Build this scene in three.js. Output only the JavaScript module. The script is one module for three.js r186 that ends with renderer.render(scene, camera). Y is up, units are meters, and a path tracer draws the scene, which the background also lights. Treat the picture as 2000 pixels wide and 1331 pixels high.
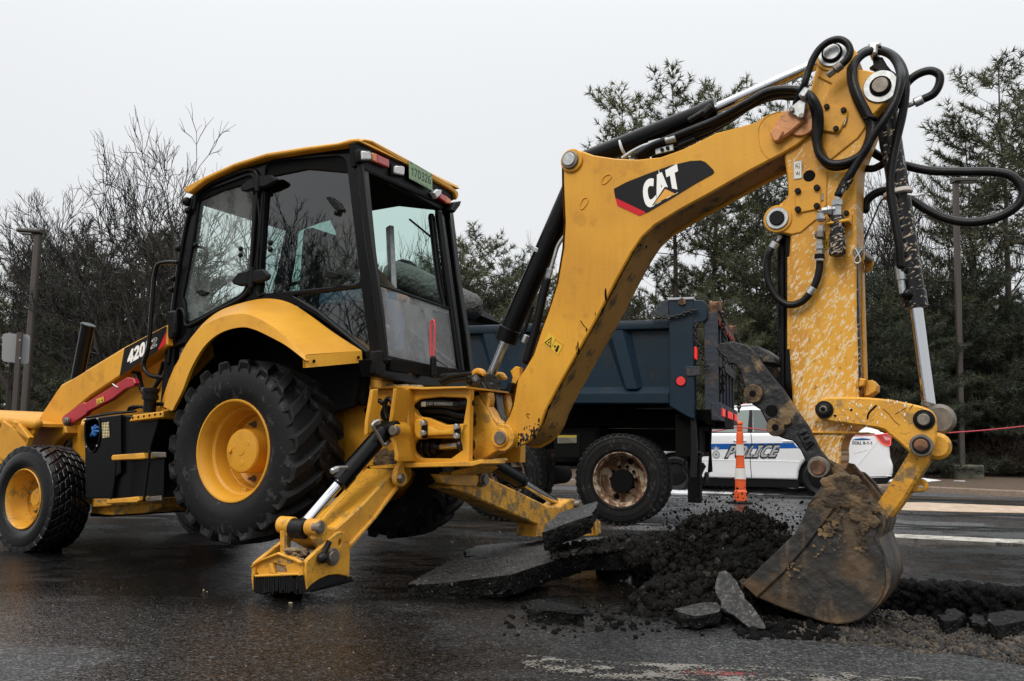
import * as THREE from 'three';
import { mergeGeometries, toCreasedNormals } from 'three/addons/utils/BufferGeometryUtils.js';
import { MarchingCubes } from 'three/addons/objects/MarchingCubes.js';

// ───────── camera, sky, sun, exposure ─────────
const scene = new THREE.Scene();
const FOCAL = 1700, EYE = 0.95;                       // lens of a 2000 px wide frame
const camera = new THREE.PerspectiveCamera(2 * Math.atan(665.5 / FOCAL) * 180 / Math.PI, 2000 / 1331, 0.1, 900);
camera.rotation.order = 'YXZ';
camera.rotation.set(Math.atan(205 / FOCAL), 0, 0.018);
camera.position.set(0, EYE, 0);
camera.updateMatrixWorld();
const renderer = new THREE.WebGLRenderer({ antialias: true });
renderer.toneMapping = THREE.LinearToneMapping;
renderer.toneMappingExposure = 1.07;
renderer.shadowMap.enabled = true;
{ // overcast sky: even, slightly blue grey cloud, brighter towards the zenith as an overcast sky is
  const w = 256, h = 128, d = new Float32Array(w * h * 4);
  for (let j = 0; j < h; j++) for (let i = 0; i < w; i++) {
    const el = ((j + 0.5) / h - 0.5) * Math.PI, s = Math.max(0, Math.sin(el));
    const az = (i / w) * Math.PI * 2;
    const mott = 1 + 0.03 * Math.sin(az * 3 + 2 * s) * Math.sin(az * 2 + 5 * s + 1);
    const L = (0.775 + 2.3 * Math.pow(s, 4.2)) * mott;
    const k = (j * w + i) * 4;
    if (el < -0.02) { d[k] = 0.06; d[k + 1] = 0.06; d[k + 2] = 0.062; } else { d[k] = L * 0.972; d[k + 1] = L * 0.995; d[k + 2] = L * 1.02; }
    d[k + 3] = 1;
  }
  const t = new THREE.DataTexture(d, w, h, THREE.RGBAFormat, THREE.FloatType);
  t.mapping = THREE.EquirectangularReflectionMapping; t.magFilter = t.minFilter = THREE.LinearFilter; t.needsUpdate = true;
  scene.background = t; scene.environment = t;
}
const sun = new THREE.DirectionalLight(0xfff6ea, 1.5);
sun.position.set(-9, 17, 9.5); sun.target.position.set(1, 0.6, -6); scene.add(sun, sun.target);
sun.castShadow = true; sun.shadow.radius = 45; sun.shadow.mapSize.set(2048, 2048);
Object.assign(sun.shadow.camera, { left: -14, right: 14, top: 14, bottom: -14, near: 1, far: 60 });

// ───────── small tools ─────────
let seed = 7;
const rnd = () => { seed = (seed + 0x6D2B79F5) | 0; let t = Math.imul(seed ^ (seed >>> 15), 1 | seed); t = (t + Math.imul(t ^ (t >>> 7), 61 | t)) ^ t; return ((t ^ (t >>> 14)) >>> 0) / 4294967296; };
const rr = (a, b) => a + (b - a) * rnd();
const lerp = (a, b, t) => a + (b - a) * t, clamp = (v, a, b) => Math.min(b, Math.max(a, v)), smooth = (a, b, v) => { const t = clamp((v - a) / (b - a), 0, 1); return t * t * (3 - 2 * t); };
const V = (x, y, z) => new THREE.Vector3(x, y, z);
const hash2 = (x, y) => { let h = Math.imul(x, 374761393) + Math.imul(y, 668265263) | 0; h = Math.imul(h ^ (h >>> 13), 1274126177); return ((h ^ (h >>> 16)) >>> 0) / 4294967296; };
function vnoise(x, y, p = 0, s = 0) {                  // value noise, periodic in p cells when p > 0
  const xi = Math.floor(x), yi = Math.floor(y), fx = x - xi, fy = y - yi;
  const m = v => p ? ((v % p) + p) % p : v, u = fx * fx * (3 - 2 * fx), v = fy * fy * (3 - 2 * fy);
  const a = hash2(m(xi) + s, m(yi)), b = hash2(m(xi + 1) + s, m(yi)), c = hash2(m(xi) + s, m(yi + 1)), d = hash2(m(xi + 1) + s, m(yi + 1));
  return lerp(lerp(a, b, u), lerp(c, d, u), v);
}
function fbm(x, y, oct = 4, p = 0, s = 0) { let a = 0.5, f = 1, r = 0, n = 0; for (let i = 0; i < oct; i++) { r += a * vnoise(x * f, y * f, p * f, s + i * 131); n += a; a *= 0.5; f *= 2; } return r / n; }
function noise3(x, y, z) { return (vnoise(x + z * 0.71, y - z * 0.37) + vnoise(y * 1.1 + 17, z * 1.1 + x * 0.23) + vnoise(z + 41, x * 0.93 + y * 0.31)) / 3; }

// a ray through a point of the photograph, used to measure real positions on known planes
function ray(px, py) { return V((px - 1000) / FOCAL, -(py - 665.5) / FOCAL, -1).applyQuaternion(camera.quaternion); }
function groundAt(px, py, h = 0) { const d = ray(px, py), t = (h - EYE) / d.y; return V(d.x * t, h, d.z * t); }
function planeAt(px, py, p, n) { const d = ray(px, py), t = p.clone().sub(camera.position).dot(n) / d.dot(n); return camera.position.clone().addScaledVector(d, t); }
function depthAt(px, py, D) { const d = ray(px, py); return camera.position.clone().addScaledVector(d, D / -d.z); }
const crop = (x, y, k) => pts => pts.map(([u, v, ...r]) => [x + u / k, y + v / k, ...r]);
const A = crop(300, 240, 2.559), B = crop(0, 580, 2.5596), Cc = crop(300, 640, 2.4648), Dd = crop(640, 660, 3.914), Ee = crop(460, 900, 2.7778), Fv = crop(900, 180, 1.8486), Gg = crop(1460, 60, 2.376), Hh = crop(1360, 580, 1.9574), TR = crop(880, 570, 2.773), W1 = crop(0, 780, 4.16), W2 = crop(1480, 60, 4.4375), W3 = crop(1580, 760, 5.5467), W4 = crop(1480, 320, 4.16), W5 = crop(880, 690, 5.323), W6 = crop(470, 820, 3.697), CAR = crop(1340, 760, 4.7619), CB = crop(760, 400, 3.697), TRL = crop(0, 200, 2.218), SL = crop(780, 940, 2.5641), PX0 = p => p;

class Frame {                                          // an upright frame: X along the thing, Y up, Z towards the viewer
  constructor(o, deg) { this.o = o; this.deg = deg; const t = deg * Math.PI / 180; this.a = V(Math.cos(t), 0, Math.sin(t)); this.n = V(-Math.sin(t), 0, Math.cos(t)); }
  loc(v) { const q = v.clone().sub(this.o); return V(q.dot(this.a), q.y, q.dot(this.n)); }
  P(px, py, w) { return this.loc(planeAt(px, py, this.o.clone().addScaledVector(this.n, w), this.n)); }     // on the plane Z = w
  PX(px, py, X) { return this.loc(planeAt(px, py, this.o.clone().addScaledVector(this.a, X), this.a)); }    // on the plane X = const
  xy(w, pts) { return pts.map(([x, y, r]) => { const q = this.P(x, y, w); return r ? [q.x, q.y, r] : [q.x, q.y]; }); }
  wy(X, pts) { return pts.map(([x, y, r]) => { const q = this.PX(x, y, X); return r ? [q.z, q.y, r] : [q.z, q.y]; }); }
  pts(w, pts) { return pts.map(([x, y, ww]) => this.P(x, y, ww === undefined ? w : ww)); }
  place(g) { g.position.copy(this.o); g.rotation.y = -this.deg * Math.PI / 180; return g; }
}

// ───────── geometry ─────────
function roundPoly(pts) {                              // a third entry rounds that corner
  const out = [], n = pts.length;
  for (let i = 0; i < n; i++) {
    const [x, y, r] = pts[i];
    if (!r) { out.push([x, y]); continue; }
    const a = pts[(i + n - 1) % n], b = pts[(i + 1) % n];
    let ax = a[0] - x, ay = a[1] - y, bx = b[0] - x, by = b[1] - y; const la = Math.hypot(ax, ay), lb = Math.hypot(bx, by);
    const k = Math.min(r, la * 0.48, lb * 0.48); ax = x + ax / la * k; ay = y + ay / la * k; bx = x + bx / lb * k; by = y + by / lb * k;
    for (let j = 0; j <= 5; j++) { const t = j / 5, u = 1 - t; out.push([u * u * ax + 2 * u * t * x + t * t * bx, u * u * ay + 2 * u * t * y + t * t * by]); }
  }
  return out;
}
function smoothPoly(pts, n = 6) {                      // closed smooth curve through the points
  const c = new THREE.CatmullRomCurve3(pts.map(p => V(p[0], p[1], 0)), true, 'centripetal');
  return c.getPoints(pts.length * n).slice(0, -1).map(p => [p.x, p.y]);
}
const clean = g => { if (g.index) g = g.toNonIndexed(); for (const k of Object.keys(g.attributes)) if (!['position', 'normal', 'uv', 'color'].includes(k)) g.deleteAttribute(k); return g; };
function area(p) { let a = 0; for (let i = 0; i < p.length; i++) { const q = p[(i + 1) % p.length]; a += p[i][0] * q[1] - q[0] * p[i][1]; } return a; }
function ext(pts, z, t, { b = 0.006, holes = [], crease = 0.6, seg = 1 } = {}) {   // near face at z, thickness t away from it
  let p = roundPoly(pts); if (area(p) < 0) p = p.slice().reverse();
  const s = new THREE.Shape(p.map(q => new THREE.Vector2(q[0], q[1])));
  for (const h of holes) { let q = roundPoly(h); if (area(q) > 0) q = q.slice().reverse(); s.holes.push(new THREE.Path(q.map(c => new THREE.Vector2(c[0], c[1])))); }
  b = Math.min(b, t * 0.45);
  let g = new THREE.ExtrudeGeometry(s, { depth: t - 2 * b, bevelEnabled: b > 0, bevelThickness: b, bevelSize: b, bevelOffset: -b, bevelSegments: seg, curveSegments: 4 });
  g.translate(0, 0, z - t + b); g.deleteAttribute('uv');
  return toCreasedNormals(clean(g), crease);
}
function extX(wy, X, t, o = {}) { const g = ext(wy.map(([w, y, r]) => [-w, y, r]), X, t, { ...o, holes: (o.holes || []).map(h => h.map(([w, y, r]) => [-w, y, r])) }); g.rotateY(Math.PI / 2); return g; }   // face at X, thickness towards -X
function lathe(profile, p0, p1, seg = 24, crease = 0.5) { // profile of [r, along], along measured from p0 to p1
  let g = new THREE.LatheGeometry(profile.map(p => new THREE.Vector2(Math.max(p[0], 1e-5), p[1])), seg);
  g = clean(g); g.deleteAttribute('uv'); g = toCreasedNormals(g, crease);
  const d = p1.clone().sub(p0).normalize(); g.applyQuaternion(new THREE.Quaternion().setFromUnitVectors(V(0, 1, 0), d)); g.translate(p0.x, p0.y, p0.z); return g;
}
function cyl(p0, p1, r, { r1 = r, c = Math.min(0.004, r * 0.2), seg = 20 } = {}) { const L = p0.distanceTo(p1); return lathe([[0, 0], [r - c, 0], [r, c], [r1, L - c], [r1 - c, L], [0, L]], p0, p1, seg); }
function pin(x, y, z, r, len, seg = 20) { return cyl(V(x, y, z - len), V(x, y, z), r, { seg }); }
function tube(points, r, { n = points.length * 6, seg = 8, caps = true } = {}) {
  const c = new THREE.CatmullRomCurve3(points, false, 'centripetal'); let g = clean(new THREE.TubeGeometry(c, n, r, seg, false)); g.deleteAttribute('uv');
  if (!caps) return g;
  const a = points[0], b = points.at(-1), s = new THREE.SphereGeometry(r, seg, 6), s2 = s.clone(); s.translate(a.x, a.y, a.z); s2.translate(b.x, b.y, b.z);
  const strip = q => { q = clean(q); q.deleteAttribute('uv'); return q; };
  return mergeGeometries([g, strip(s), strip(s2)]);
}
function box(cx, cy, cz, sx, sy, sz, b = 0.006) { return ext([[cx - sx / 2, cy - sy / 2], [cx + sx / 2, cy - sy / 2], [cx + sx / 2, cy + sy / 2], [cx - sx / 2, cy + sy / 2]], cz + sz / 2, sz, { b }); }
function beam(p0, p1, w, h, b = 0.005, up = V(0, 1, 0)) { // box between two points
  const L = p0.distanceTo(p1), g = box(L / 2, 0, 0, L, h, w, b), x = p1.clone().sub(p0).normalize(), z = x.clone().cross(up).normalize(), y = z.clone().cross(x);
  g.applyMatrix4(new THREE.Matrix4().makeBasis(x, y, z)); g.translate(p0.x, p0.y, p0.z); return g;
}
function ball(p, r, sx = 1, sy = 1, sz = 1) { const g = clean(new THREE.SphereGeometry(r, 14, 10)); g.deleteAttribute('uv'); g.scale(sx, sy, sz); g.translate(p.x, p.y, p.z); return g; }
function strips(rows, closed = false, crease = 0.5) {  // rows of Vector3 of equal length, joined row to row
  const P = [], q = (a, b, c, d) => { for (const v of [a, b, c, a, c, d]) P.push(v.x, v.y, v.z); };
  const n = rows.length;
  for (let i = 0; i < (closed ? n : n - 1); i++) { const a = rows[i], b = rows[(i + 1) % n]; for (let j = 0; j < a.length - 1; j++) q(a[j], a[j + 1], b[j + 1], b[j]); }
  const g = new THREE.BufferGeometry(); g.setAttribute('position', new THREE.Float32BufferAttribute(P, 3)); g.computeVertexNormals();
  return toCreasedNormals(g, crease);
}
function boxUV(g) {
  const p = g.attributes.position, uv = new Float32Array(p.count * 2), a = V(), b = V(), c = V();
  for (let i = 0; i < p.count; i += 3) {
    a.fromBufferAttribute(p, i); b.fromBufferAttribute(p, i + 1); c.fromBufferAttribute(p, i + 2);
    const n = b.clone().sub(a).cross(c.clone().sub(a)), x = Math.abs(n.x), y = Math.abs(n.y), z = Math.abs(n.z);
    [a, b, c].forEach((v, k) => { const o = (i + k) * 2; if (z >= x && z >= y) { uv[o] = v.x; uv[o + 1] = v.y; } else if (x >= y) { uv[o] = v.z; uv[o + 1] = v.y; } else { uv[o] = v.x; uv[o + 1] = v.z; } });
  }
  g.setAttribute('uv', new THREE.BufferAttribute(uv, 2)); return g;
}
const usedNames = {};
const numbered = n => { const k = (usedNames[n] = (usedNames[n] ?? -1) + 1); return k ? `${n}_${String(k).padStart(3, '0')}` : n; };
function obj(name, geos, mat, parent = scene, keepUV = false) {
  let g = (Array.isArray(geos) ? geos : [geos]).map(clean);
  if (!keepUV) g.forEach(q => q.deleteAttribute('uv'));
  if (g.some(q => q.attributes.color) && !g.every(q => q.attributes.color)) g.forEach(q => q.deleteAttribute('color'));
  g = g.length > 1 ? mergeGeometries(g) : g[0];
  if (!g.attributes.normal) g.computeVertexNormals();
  if (!keepUV) boxUV(g);
  const m = new THREE.Mesh(g, mat); m.name = parent === scene ? numbered(name) : name; m.castShadow = m.receiveShadow = true; parent.add(m); return m;
}
function thing(name, label, category, pos = V(0, 0, 0), deg = 0, group) {
  const o = new THREE.Group(); o.name = numbered(name); o.position.copy(pos); o.rotation.y = -deg * Math.PI / 180; scene.add(o); return tag(o, label, category, group);
}
function tag(o, label, category, group, kind) { if (label) o.userData.label = label; if (category) o.userData.category = category; if (group) o.userData.group = group; if (kind) o.userData.kind = kind; return o; }
function part(name, parent) { const o = new THREE.Group(); o.name = name; parent.add(o); return o; }

// ───────── textures and materials ─────────
function dataTex(n, fn, srgb = true, m = n) {
  const d = new Uint8Array(n * m * 4);
  for (let j = 0; j < m; j++) for (let i = 0; i < n; i++) { const c = fn(i / n, j / m), k = (j * n + i) * 4; for (let q = 0; q < 3; q++) d[k + q] = clamp(c[q], 0, 1) * 255; d[k + 3] = 255; }
  const t = new THREE.DataTexture(d, n, m, THREE.RGBAFormat); t.wrapS = t.wrapT = THREE.RepeatWrapping; t.magFilter = THREE.LinearFilter; t.minFilter = THREE.LinearMipmapLinearFilter; if (srgb) t.colorSpace = THREE.SRGBColorSpace; t.needsUpdate = true; return t;
}
const rep = (t, k, l = k) => { const c = t.clone(); c.repeat.set(k, l); c.needsUpdate = true; return c; };
const toS = v => v <= 0.0031308 ? v * 12.92 : 1.055 * Math.pow(v, 1 / 2.4) - 0.055;
const mixc = (a, b, t) => [lerp(a[0], b[0], t), lerp(a[1], b[1], t), lerp(a[2], b[2], t)];
const S = (r, g, b) => [toS(r), toS(g), toS(b)];
const std = (o) => { if (Array.isArray(o.color)) o.color = new THREE.Color().setRGB(...o.color); return new THREE.MeshStandardMaterial({ roughness: 0.6, metalness: 0, side: THREE.DoubleSide, ...o }); };
const phy = (o) => { if (Array.isArray(o.color)) o.color = new THREE.Color().setRGB(...o.color); return new THREE.MeshPhysicalMaterial({ roughness: 0.6, side: THREE.DoubleSide, ...o }); };
const YEL = S(0.67, 0.325, 0.026), MUD = S(0.17, 0.115, 0.06), BLK = S(0.016, 0.015, 0.014);
function paintTex(base, dirt, amount, chips, s, n = 512, dust = base[0] > 0.5 ? 0.07 : 0.012) { // paint with dust, patches of dirt and scratches down to the primer
  const sc = []; seed = 1000 + s; for (let i = 0; i < chips; i++) sc.push([rnd(), rnd(), rr(-0.9, 0.9), rr(0.015, 0.09), rr(0.0008, 0.003), rnd()]);
  return dataTex(n, (u, v) => {
    const f = fbm(u * 6, v * 6, 5, 6, s), g = fbm(u * 24, v * 24, 3, 24, s + 50), h = fbm(u * 3, v * 3, 3, 3, s + 90);
    let c = mixc(base, [base[0] * 0.93, base[1] * 0.91, base[2] * 0.9], smooth(0.35, 0.75, h));
    c = mixc(c, [0.66, 0.55, 0.38], dust * smooth(0.5, 0.8, g));
    const d = smooth(0.60 - amount * 0.45, 0.74 - amount * 0.25, f * 0.7 + g * 0.3); c = mixc(c, dirt, d * Math.min(0.9, 0.35 + amount * 1.2));
    const run = fbm(u * 70, v * 5, 3, 0, s + 33) - 0.5; c = c.map(q => q * (1 + 0.05 * run));
    const sp = vnoise(u * 220, v * 220, 220, s + 7); if (sp > 0.985 - amount * 0.06) c = mixc(c, BLK, 0.55);
    for (const q of sc) { let dx = u - q[0], dy = v - q[1]; dx -= Math.round(dx); dy -= Math.round(dy); if (Math.abs(dx) > 0.1 || Math.abs(dy) > 0.1) continue; const ca = Math.cos(q[2]), sa = Math.sin(q[2]), a = dx * ca + dy * sa, b = -dx * sa + dy * ca + 0.01 * Math.sin(a * 60 + q[5] * 9); if (Math.abs(a) < q[3] && Math.abs(b) < q[4] * (1 - Math.abs(a) / q[3]) + 0.0006) c = mixc(c, BLK, 0.75); }
    return c;
  });
}
const bumpFine = dataTex(256, (u, v) => { const f = fbm(u * 32, v * 32, 4, 32, 3); return [f, f, f]; }, false);
const bumpLump = dataTex(256, (u, v) => { const f = Math.pow(fbm(u * 10, v * 10, 5, 10, 9), 1.3); return [f, f, f]; }, false);
const M = {};
M.yellow = phy({ map: rep(paintTex(YEL, [YEL[0] * 0.8, YEL[1] * 0.76, YEL[2] * 0.7], 0.06, 0, 1), 0.8), roughness: 0.45, clearcoat: 0.06, clearcoatRoughness: 0.3, specularIntensity: 0.7, bumpMap: rep(bumpFine, 3), bumpScale: 0.0006 });
M.yellowWorn = phy({ map: rep(paintTex(YEL, MUD, 0.14, 40, 2), 2.2), roughness: 0.5, clearcoat: 0.1, clearcoatRoughness: 0.35, bumpMap: rep(bumpFine, 3), bumpScale: 0.0012 });
M.yellowMuddy = std({ map: rep(paintTex(YEL, MUD, 0.40, 80, 3), 2.6), roughness: 0.72, bumpMap: rep(bumpLump, 2), bumpScale: 0.006 });
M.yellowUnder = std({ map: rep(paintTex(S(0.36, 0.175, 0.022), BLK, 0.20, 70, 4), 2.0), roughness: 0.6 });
M.black = phy({ color: [0.003, 0.003, 0.0033], roughness: 0.24, specularIntensity: 0.38, bumpMap: rep(bumpFine, 4), bumpScale: 0.0004 });
M.blackWorn = phy({ specularIntensity: 0.5, map: rep(paintTex(S(0.008, 0.008, 0.009), MUD, 0.08, 30, 6, 256), 1.4), roughness: 0.4 });
M.plastic = phy({ color: [0.0035, 0.0035, 0.004], roughness: 0.45, specularIntensity: 0.36 });
M.hose = phy({ color: [0.005, 0.005, 0.0055], roughness: 0.34, specularIntensity: 0.45, bumpMap: rep(bumpFine, 6), bumpScale: 0.0008 });
M.dark = phy({ color: [0.003, 0.003, 0.003], roughness: 0.85, specularIntensity: 0.3 });
M.grease = std({ color: [0.010, 0.008, 0.006], roughness: 0.25, bumpMap: rep(bumpLump, 5), bumpScale: 0.006 });
M.chrome = std({ color: [0.55, 0.56, 0.58], metalness: 1, roughness: 0.12, bumpMap: rep(bumpFine, 2), bumpScale: 0.0003 });
M.zinc = std({ map: rep(dataTex(256, (u, v) => { const f = fbm(u * 12, v * 12, 4, 12, 5); return S(0.30 + 0.25 * f, 0.315 + 0.25 * f, 0.32 + 0.24 * f); }), 4), metalness: 0.85, roughness: 0.42 });
M.steel = std({ map: rep(dataTex(256, (u, v) => { const f = fbm(u * 10, v * 10, 4, 10, 15); return S(0.10 + 0.2 * f, 0.09 + 0.17 * f, 0.08 + 0.13 * f); }), 3), metalness: 0.7, roughness: 0.5 });
M.rust = std({ map: rep(dataTex(256, (u, v) => { const f = fbm(u * 8, v * 8, 5, 8, 21); return mixc(S(0.05, 0.025, 0.014), S(0.22, 0.10, 0.045), smooth(0.3, 0.7, f)); }), 2), roughness: 0.85, bumpMap: rep(bumpLump, 3), bumpScale: 0.003 });
M.red = phy({ map: rep(paintTex(S(0.42, 0.018, 0.03), MUD, 0.03, 10, 8, 256), 1), roughness: 0.4, clearcoat: 0.3, clearcoatRoughness: 0.2 });
M.orangeBlock = std({ map: rep(paintTex(S(0.62, 0.27, 0.10), BLK, 0.08, 20, 9, 256), 2), roughness: 0.5 });
M.glass = phy({ color: [0.62, 0.80, 0.74], roughness: 0.0, transmission: 1, thickness: 0, ior: 1.5 });
M.glassDark = phy({ color: [0.30, 0.43, 0.40], roughness: 0.0, transmission: 1, thickness: 0, ior: 1.85 });

const drops = dataTex(512, (u, v) => { let h = 0; for (const [k, o, r0] of [[26, 3, 0.42], [52, 7, 0.40]]) { const X = u * k, Y = v * k, i = Math.floor(X), j = Math.floor(Y), a = hash2(i + o, j), b = hash2(i, j + o * 3); const d = Math.hypot(X - i - 0.3 - 0.4 * a, Y - j - 0.3 - 0.4 * b) / (r0 * (0.3 + 0.6 * hash2(i + 9, j + 5))); if (d < 1) h = Math.max(h, Math.sqrt(1 - d * d)); } return [h, h, h]; }, false);
const dropRough = (lo, hi) => dataTex(256, (u, v) => { const f = fbm(u * 5, v * 3, 4, 0, 6), r = lerp(lo, hi, smooth(0.35, 0.65, f)); return [r, r, r]; }, false);
M.glassFrost = phy({ color: [0.86, 0.87, 0.88], roughness: 1, roughnessMap: dropRough(0.22, 0.55), transmission: 0.9, thickness: 0, ior: 1.5, bumpMap: rep(drops, 3), bumpScale: 0.004 });
M.glassWet = phy({ color: [0.78, 0.92, 0.87], roughness: 1, roughnessMap: dropRough(0.10, 0.45), transmission: 0.95, thickness: 0, ior: 1.5, bumpMap: rep(drops, 3.5), bumpScale: 0.004 });
M.lampRed = phy({ color: [0.45, 0.02, 0.015], roughness: 0.15, clearcoat: 1 });
M.lampOrange = phy({ color: [0.65, 0.17, 0.02], roughness: 0.15, clearcoat: 1 });
M.lampClear = phy({ color: [0.62, 0.62, 0.6], roughness: 0.12, clearcoat: 1, bumpMap: rep(bumpFine, 4), bumpScale: 0.002 });
M.white = phy({ color: [0.72, 0.73, 0.74], roughness: 0.35, clearcoat: 0.5 });
M.mud = std({ map: rep(dataTex(512, (u, v) => { const f = fbm(u * 9, v * 9, 5, 9, 31), g = fbm(u * 3, v * 3, 3, 3, 32); return mixc(mixc(S(0.035, 0.024, 0.014), S(0.15, 0.095, 0.045), smooth(0.3, 0.72, f)), S(0.27, 0.17, 0.075), smooth(0.58, 0.75, g) * 0.6); }), 1.6), roughness: 0.85, bumpMap: rep(bumpLump, 2.2), bumpScale: 0.02 });
M.mudSmear = std({ map: rep(dataTex(512, (u, v) => { const f = fbm(u * 5, v * 5, 5, 5, 41), g = fbm(u * 14, v * 3, 4, 0, 42), k = fbm(u * 3 + 4, v * 3, 4, 3, 43); let c = mixc(S(0.018, 0.016, 0.014), S(0.075, 0.045, 0.022), smooth(0.38, 0.72, f)); c = mixc(c, S(0.085, 0.056, 0.03), smooth(0.52, 0.70, g) * 0.8); c = mixc(c, S(0.26, 0.16, 0.06), smooth(0.66, 0.76, k) * 0.6); return c; }), 1.2), roughness: 0.55, bumpMap: rep(bumpLump, 2), bumpScale: 0.008 });
M.thumb = std({ map: rep(dataTex(512, (u, v) => { const f = fbm(u * 7, v * 7, 5, 7, 51), k = fbm(u * 3, v * 3, 4, 3, 53); return mixc(S(0.006, 0.006, 0.007), S(0.17, 0.11, 0.05), smooth(0.56, 0.70, f * 0.6 + k * 0.4)); }), 2), roughness: 0.5, bumpMap: rep(bumpLump, 3), bumpScale: 0.006 });
M.sandDirt = std({ map: rep(dataTex(256, (u, v) => { const f = fbm(u * 16, v * 16, 5, 16, 61); return mixc(S(0.12, 0.085, 0.05), S(0.38, 0.28, 0.17), f); }), 4), roughness: 0.95, bumpMap: rep(bumpLump, 6), bumpScale: 0.01 });
M.tyre = phy({ specularIntensity: 0.5,  map: rep(dataTex(512, (u, v) => { const f = fbm(u * 6, v * 6, 5, 6, 71), k = fbm(u * 20, v * 20, 3, 20, 72); let c = mixc(S(0.004, 0.004, 0.0043), S(0.009, 0.009, 0.0093), f); return mixc(c, S(0.06, 0.058, 0.055), smooth(0.60, 0.66, f * 0.55 + k * 0.45) * 0.6); }), 2), roughness: 0.62, bumpMap: rep(bumpFine, 4), bumpScale: 0.001 });
M.tyreWet = phy({ color: [0.005, 0.005, 0.0055], roughness: 0.25, specularIntensity: 0.8, bumpMap: rep(bumpFine, 4), bumpScale: 0.0015 });
M.mudSkin = std({ map: rep(dataTex(256, (u, v) => { const f = fbm(u * 9, v * 9, 4, 9, 75); return S(0.05 + 0.09 * f, 0.05 + 0.085 * f, 0.048 + 0.08 * f); }), 6), roughness: 0.9 });
{ // stick: pale slurry flung up over the yellow paint
  seed = 99; const st = []; for (let i = 0; i < 3200; i++) { const y = Math.pow(rnd(), 1.9) * 0.97, dens = 1 - y; st.push([rnd(), y, 0.85 + rr(-0.45, 0.45), rr(0.003, 0.016) * (rnd() < 0.06 ? 2.4 : 1) * (0.4 + dens), rr(0.0009, 0.0036) * (0.6 + 0.6 * dens)]); }
  const W = 384, Hh_ = 1024, buf = new Float32Array(W * Hh_);
  for (const [x, y, ang, L, t] of st) { // metres: 0.75 wide, 2.0 high
    const ca = Math.cos(ang), sa = Math.sin(ang), X = x * 0.75, Y = y * 2;
    for (let j = Math.floor((Y - L * 2.2) / 2 * Hh_); j <= (Y + L * 2.2) / 2 * Hh_; j++) for (let i = Math.floor((X - L * 2.2) / 0.75 * W); i <= (X + L * 2.2) / 0.75 * W; i++) {
      if (i < 0 || j < 0 || i >= W || j >= Hh_) continue; const dx = (i + 0.5) / W * 0.75 - X, dy = (j + 0.5) / Hh_ * 2 - Y, a = dx * ca + dy * sa, b = -dx * sa + dy * ca + (vnoise(i * 0.25, j * 0.25) - 0.5) * 0.008;
      const e = Math.hypot(a / (L * 1.8), b / (t * 1.8)); if (e < 1) buf[j * W + i] = Math.max(buf[j * W + i], smooth(1, 0.5, e));
    }
  }
  M.stick = std({ map: dataTex(W, (u, v) => { const f = fbm(u * 5, v * 14, 4, 0, 81), g = fbm(u * 30, v * 80, 3, 0, 82); let c = mixc(YEL, [YEL[0] * 0.9, YEL[1] * 0.87, YEL[2] * 0.8], smooth(0.4, 0.7, f)); c = mixc(c, BLK, 0.5 * smooth(0.70, 0.78, g) * smooth(0.55, 0, v)); const k = buf[Math.floor(v * Hh_) * W + Math.floor(u * W)]; return mixc(c, [0.86, 0.78, 0.68], k * 0.92); }, true, Hh_), roughness: 0.55 });
  M.stick.map.wrapS = M.stick.map.wrapT = THREE.ClampToEdgeWrapping;
  M.blackSplat = phy({ specularIntensity: 0.5, map: dataTex(256, (u, v) => { const ii = Math.floor(u * W) % W, jj = Math.floor(v * 0.55 * Hh_ + 0.32 * Hh_) % Hh_; return mixc(S(0.006, 0.006, 0.007), [0.74, 0.67, 0.58], buf[jj * W + ii]); }, true, 512), roughness: 0.36 });
}
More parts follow.
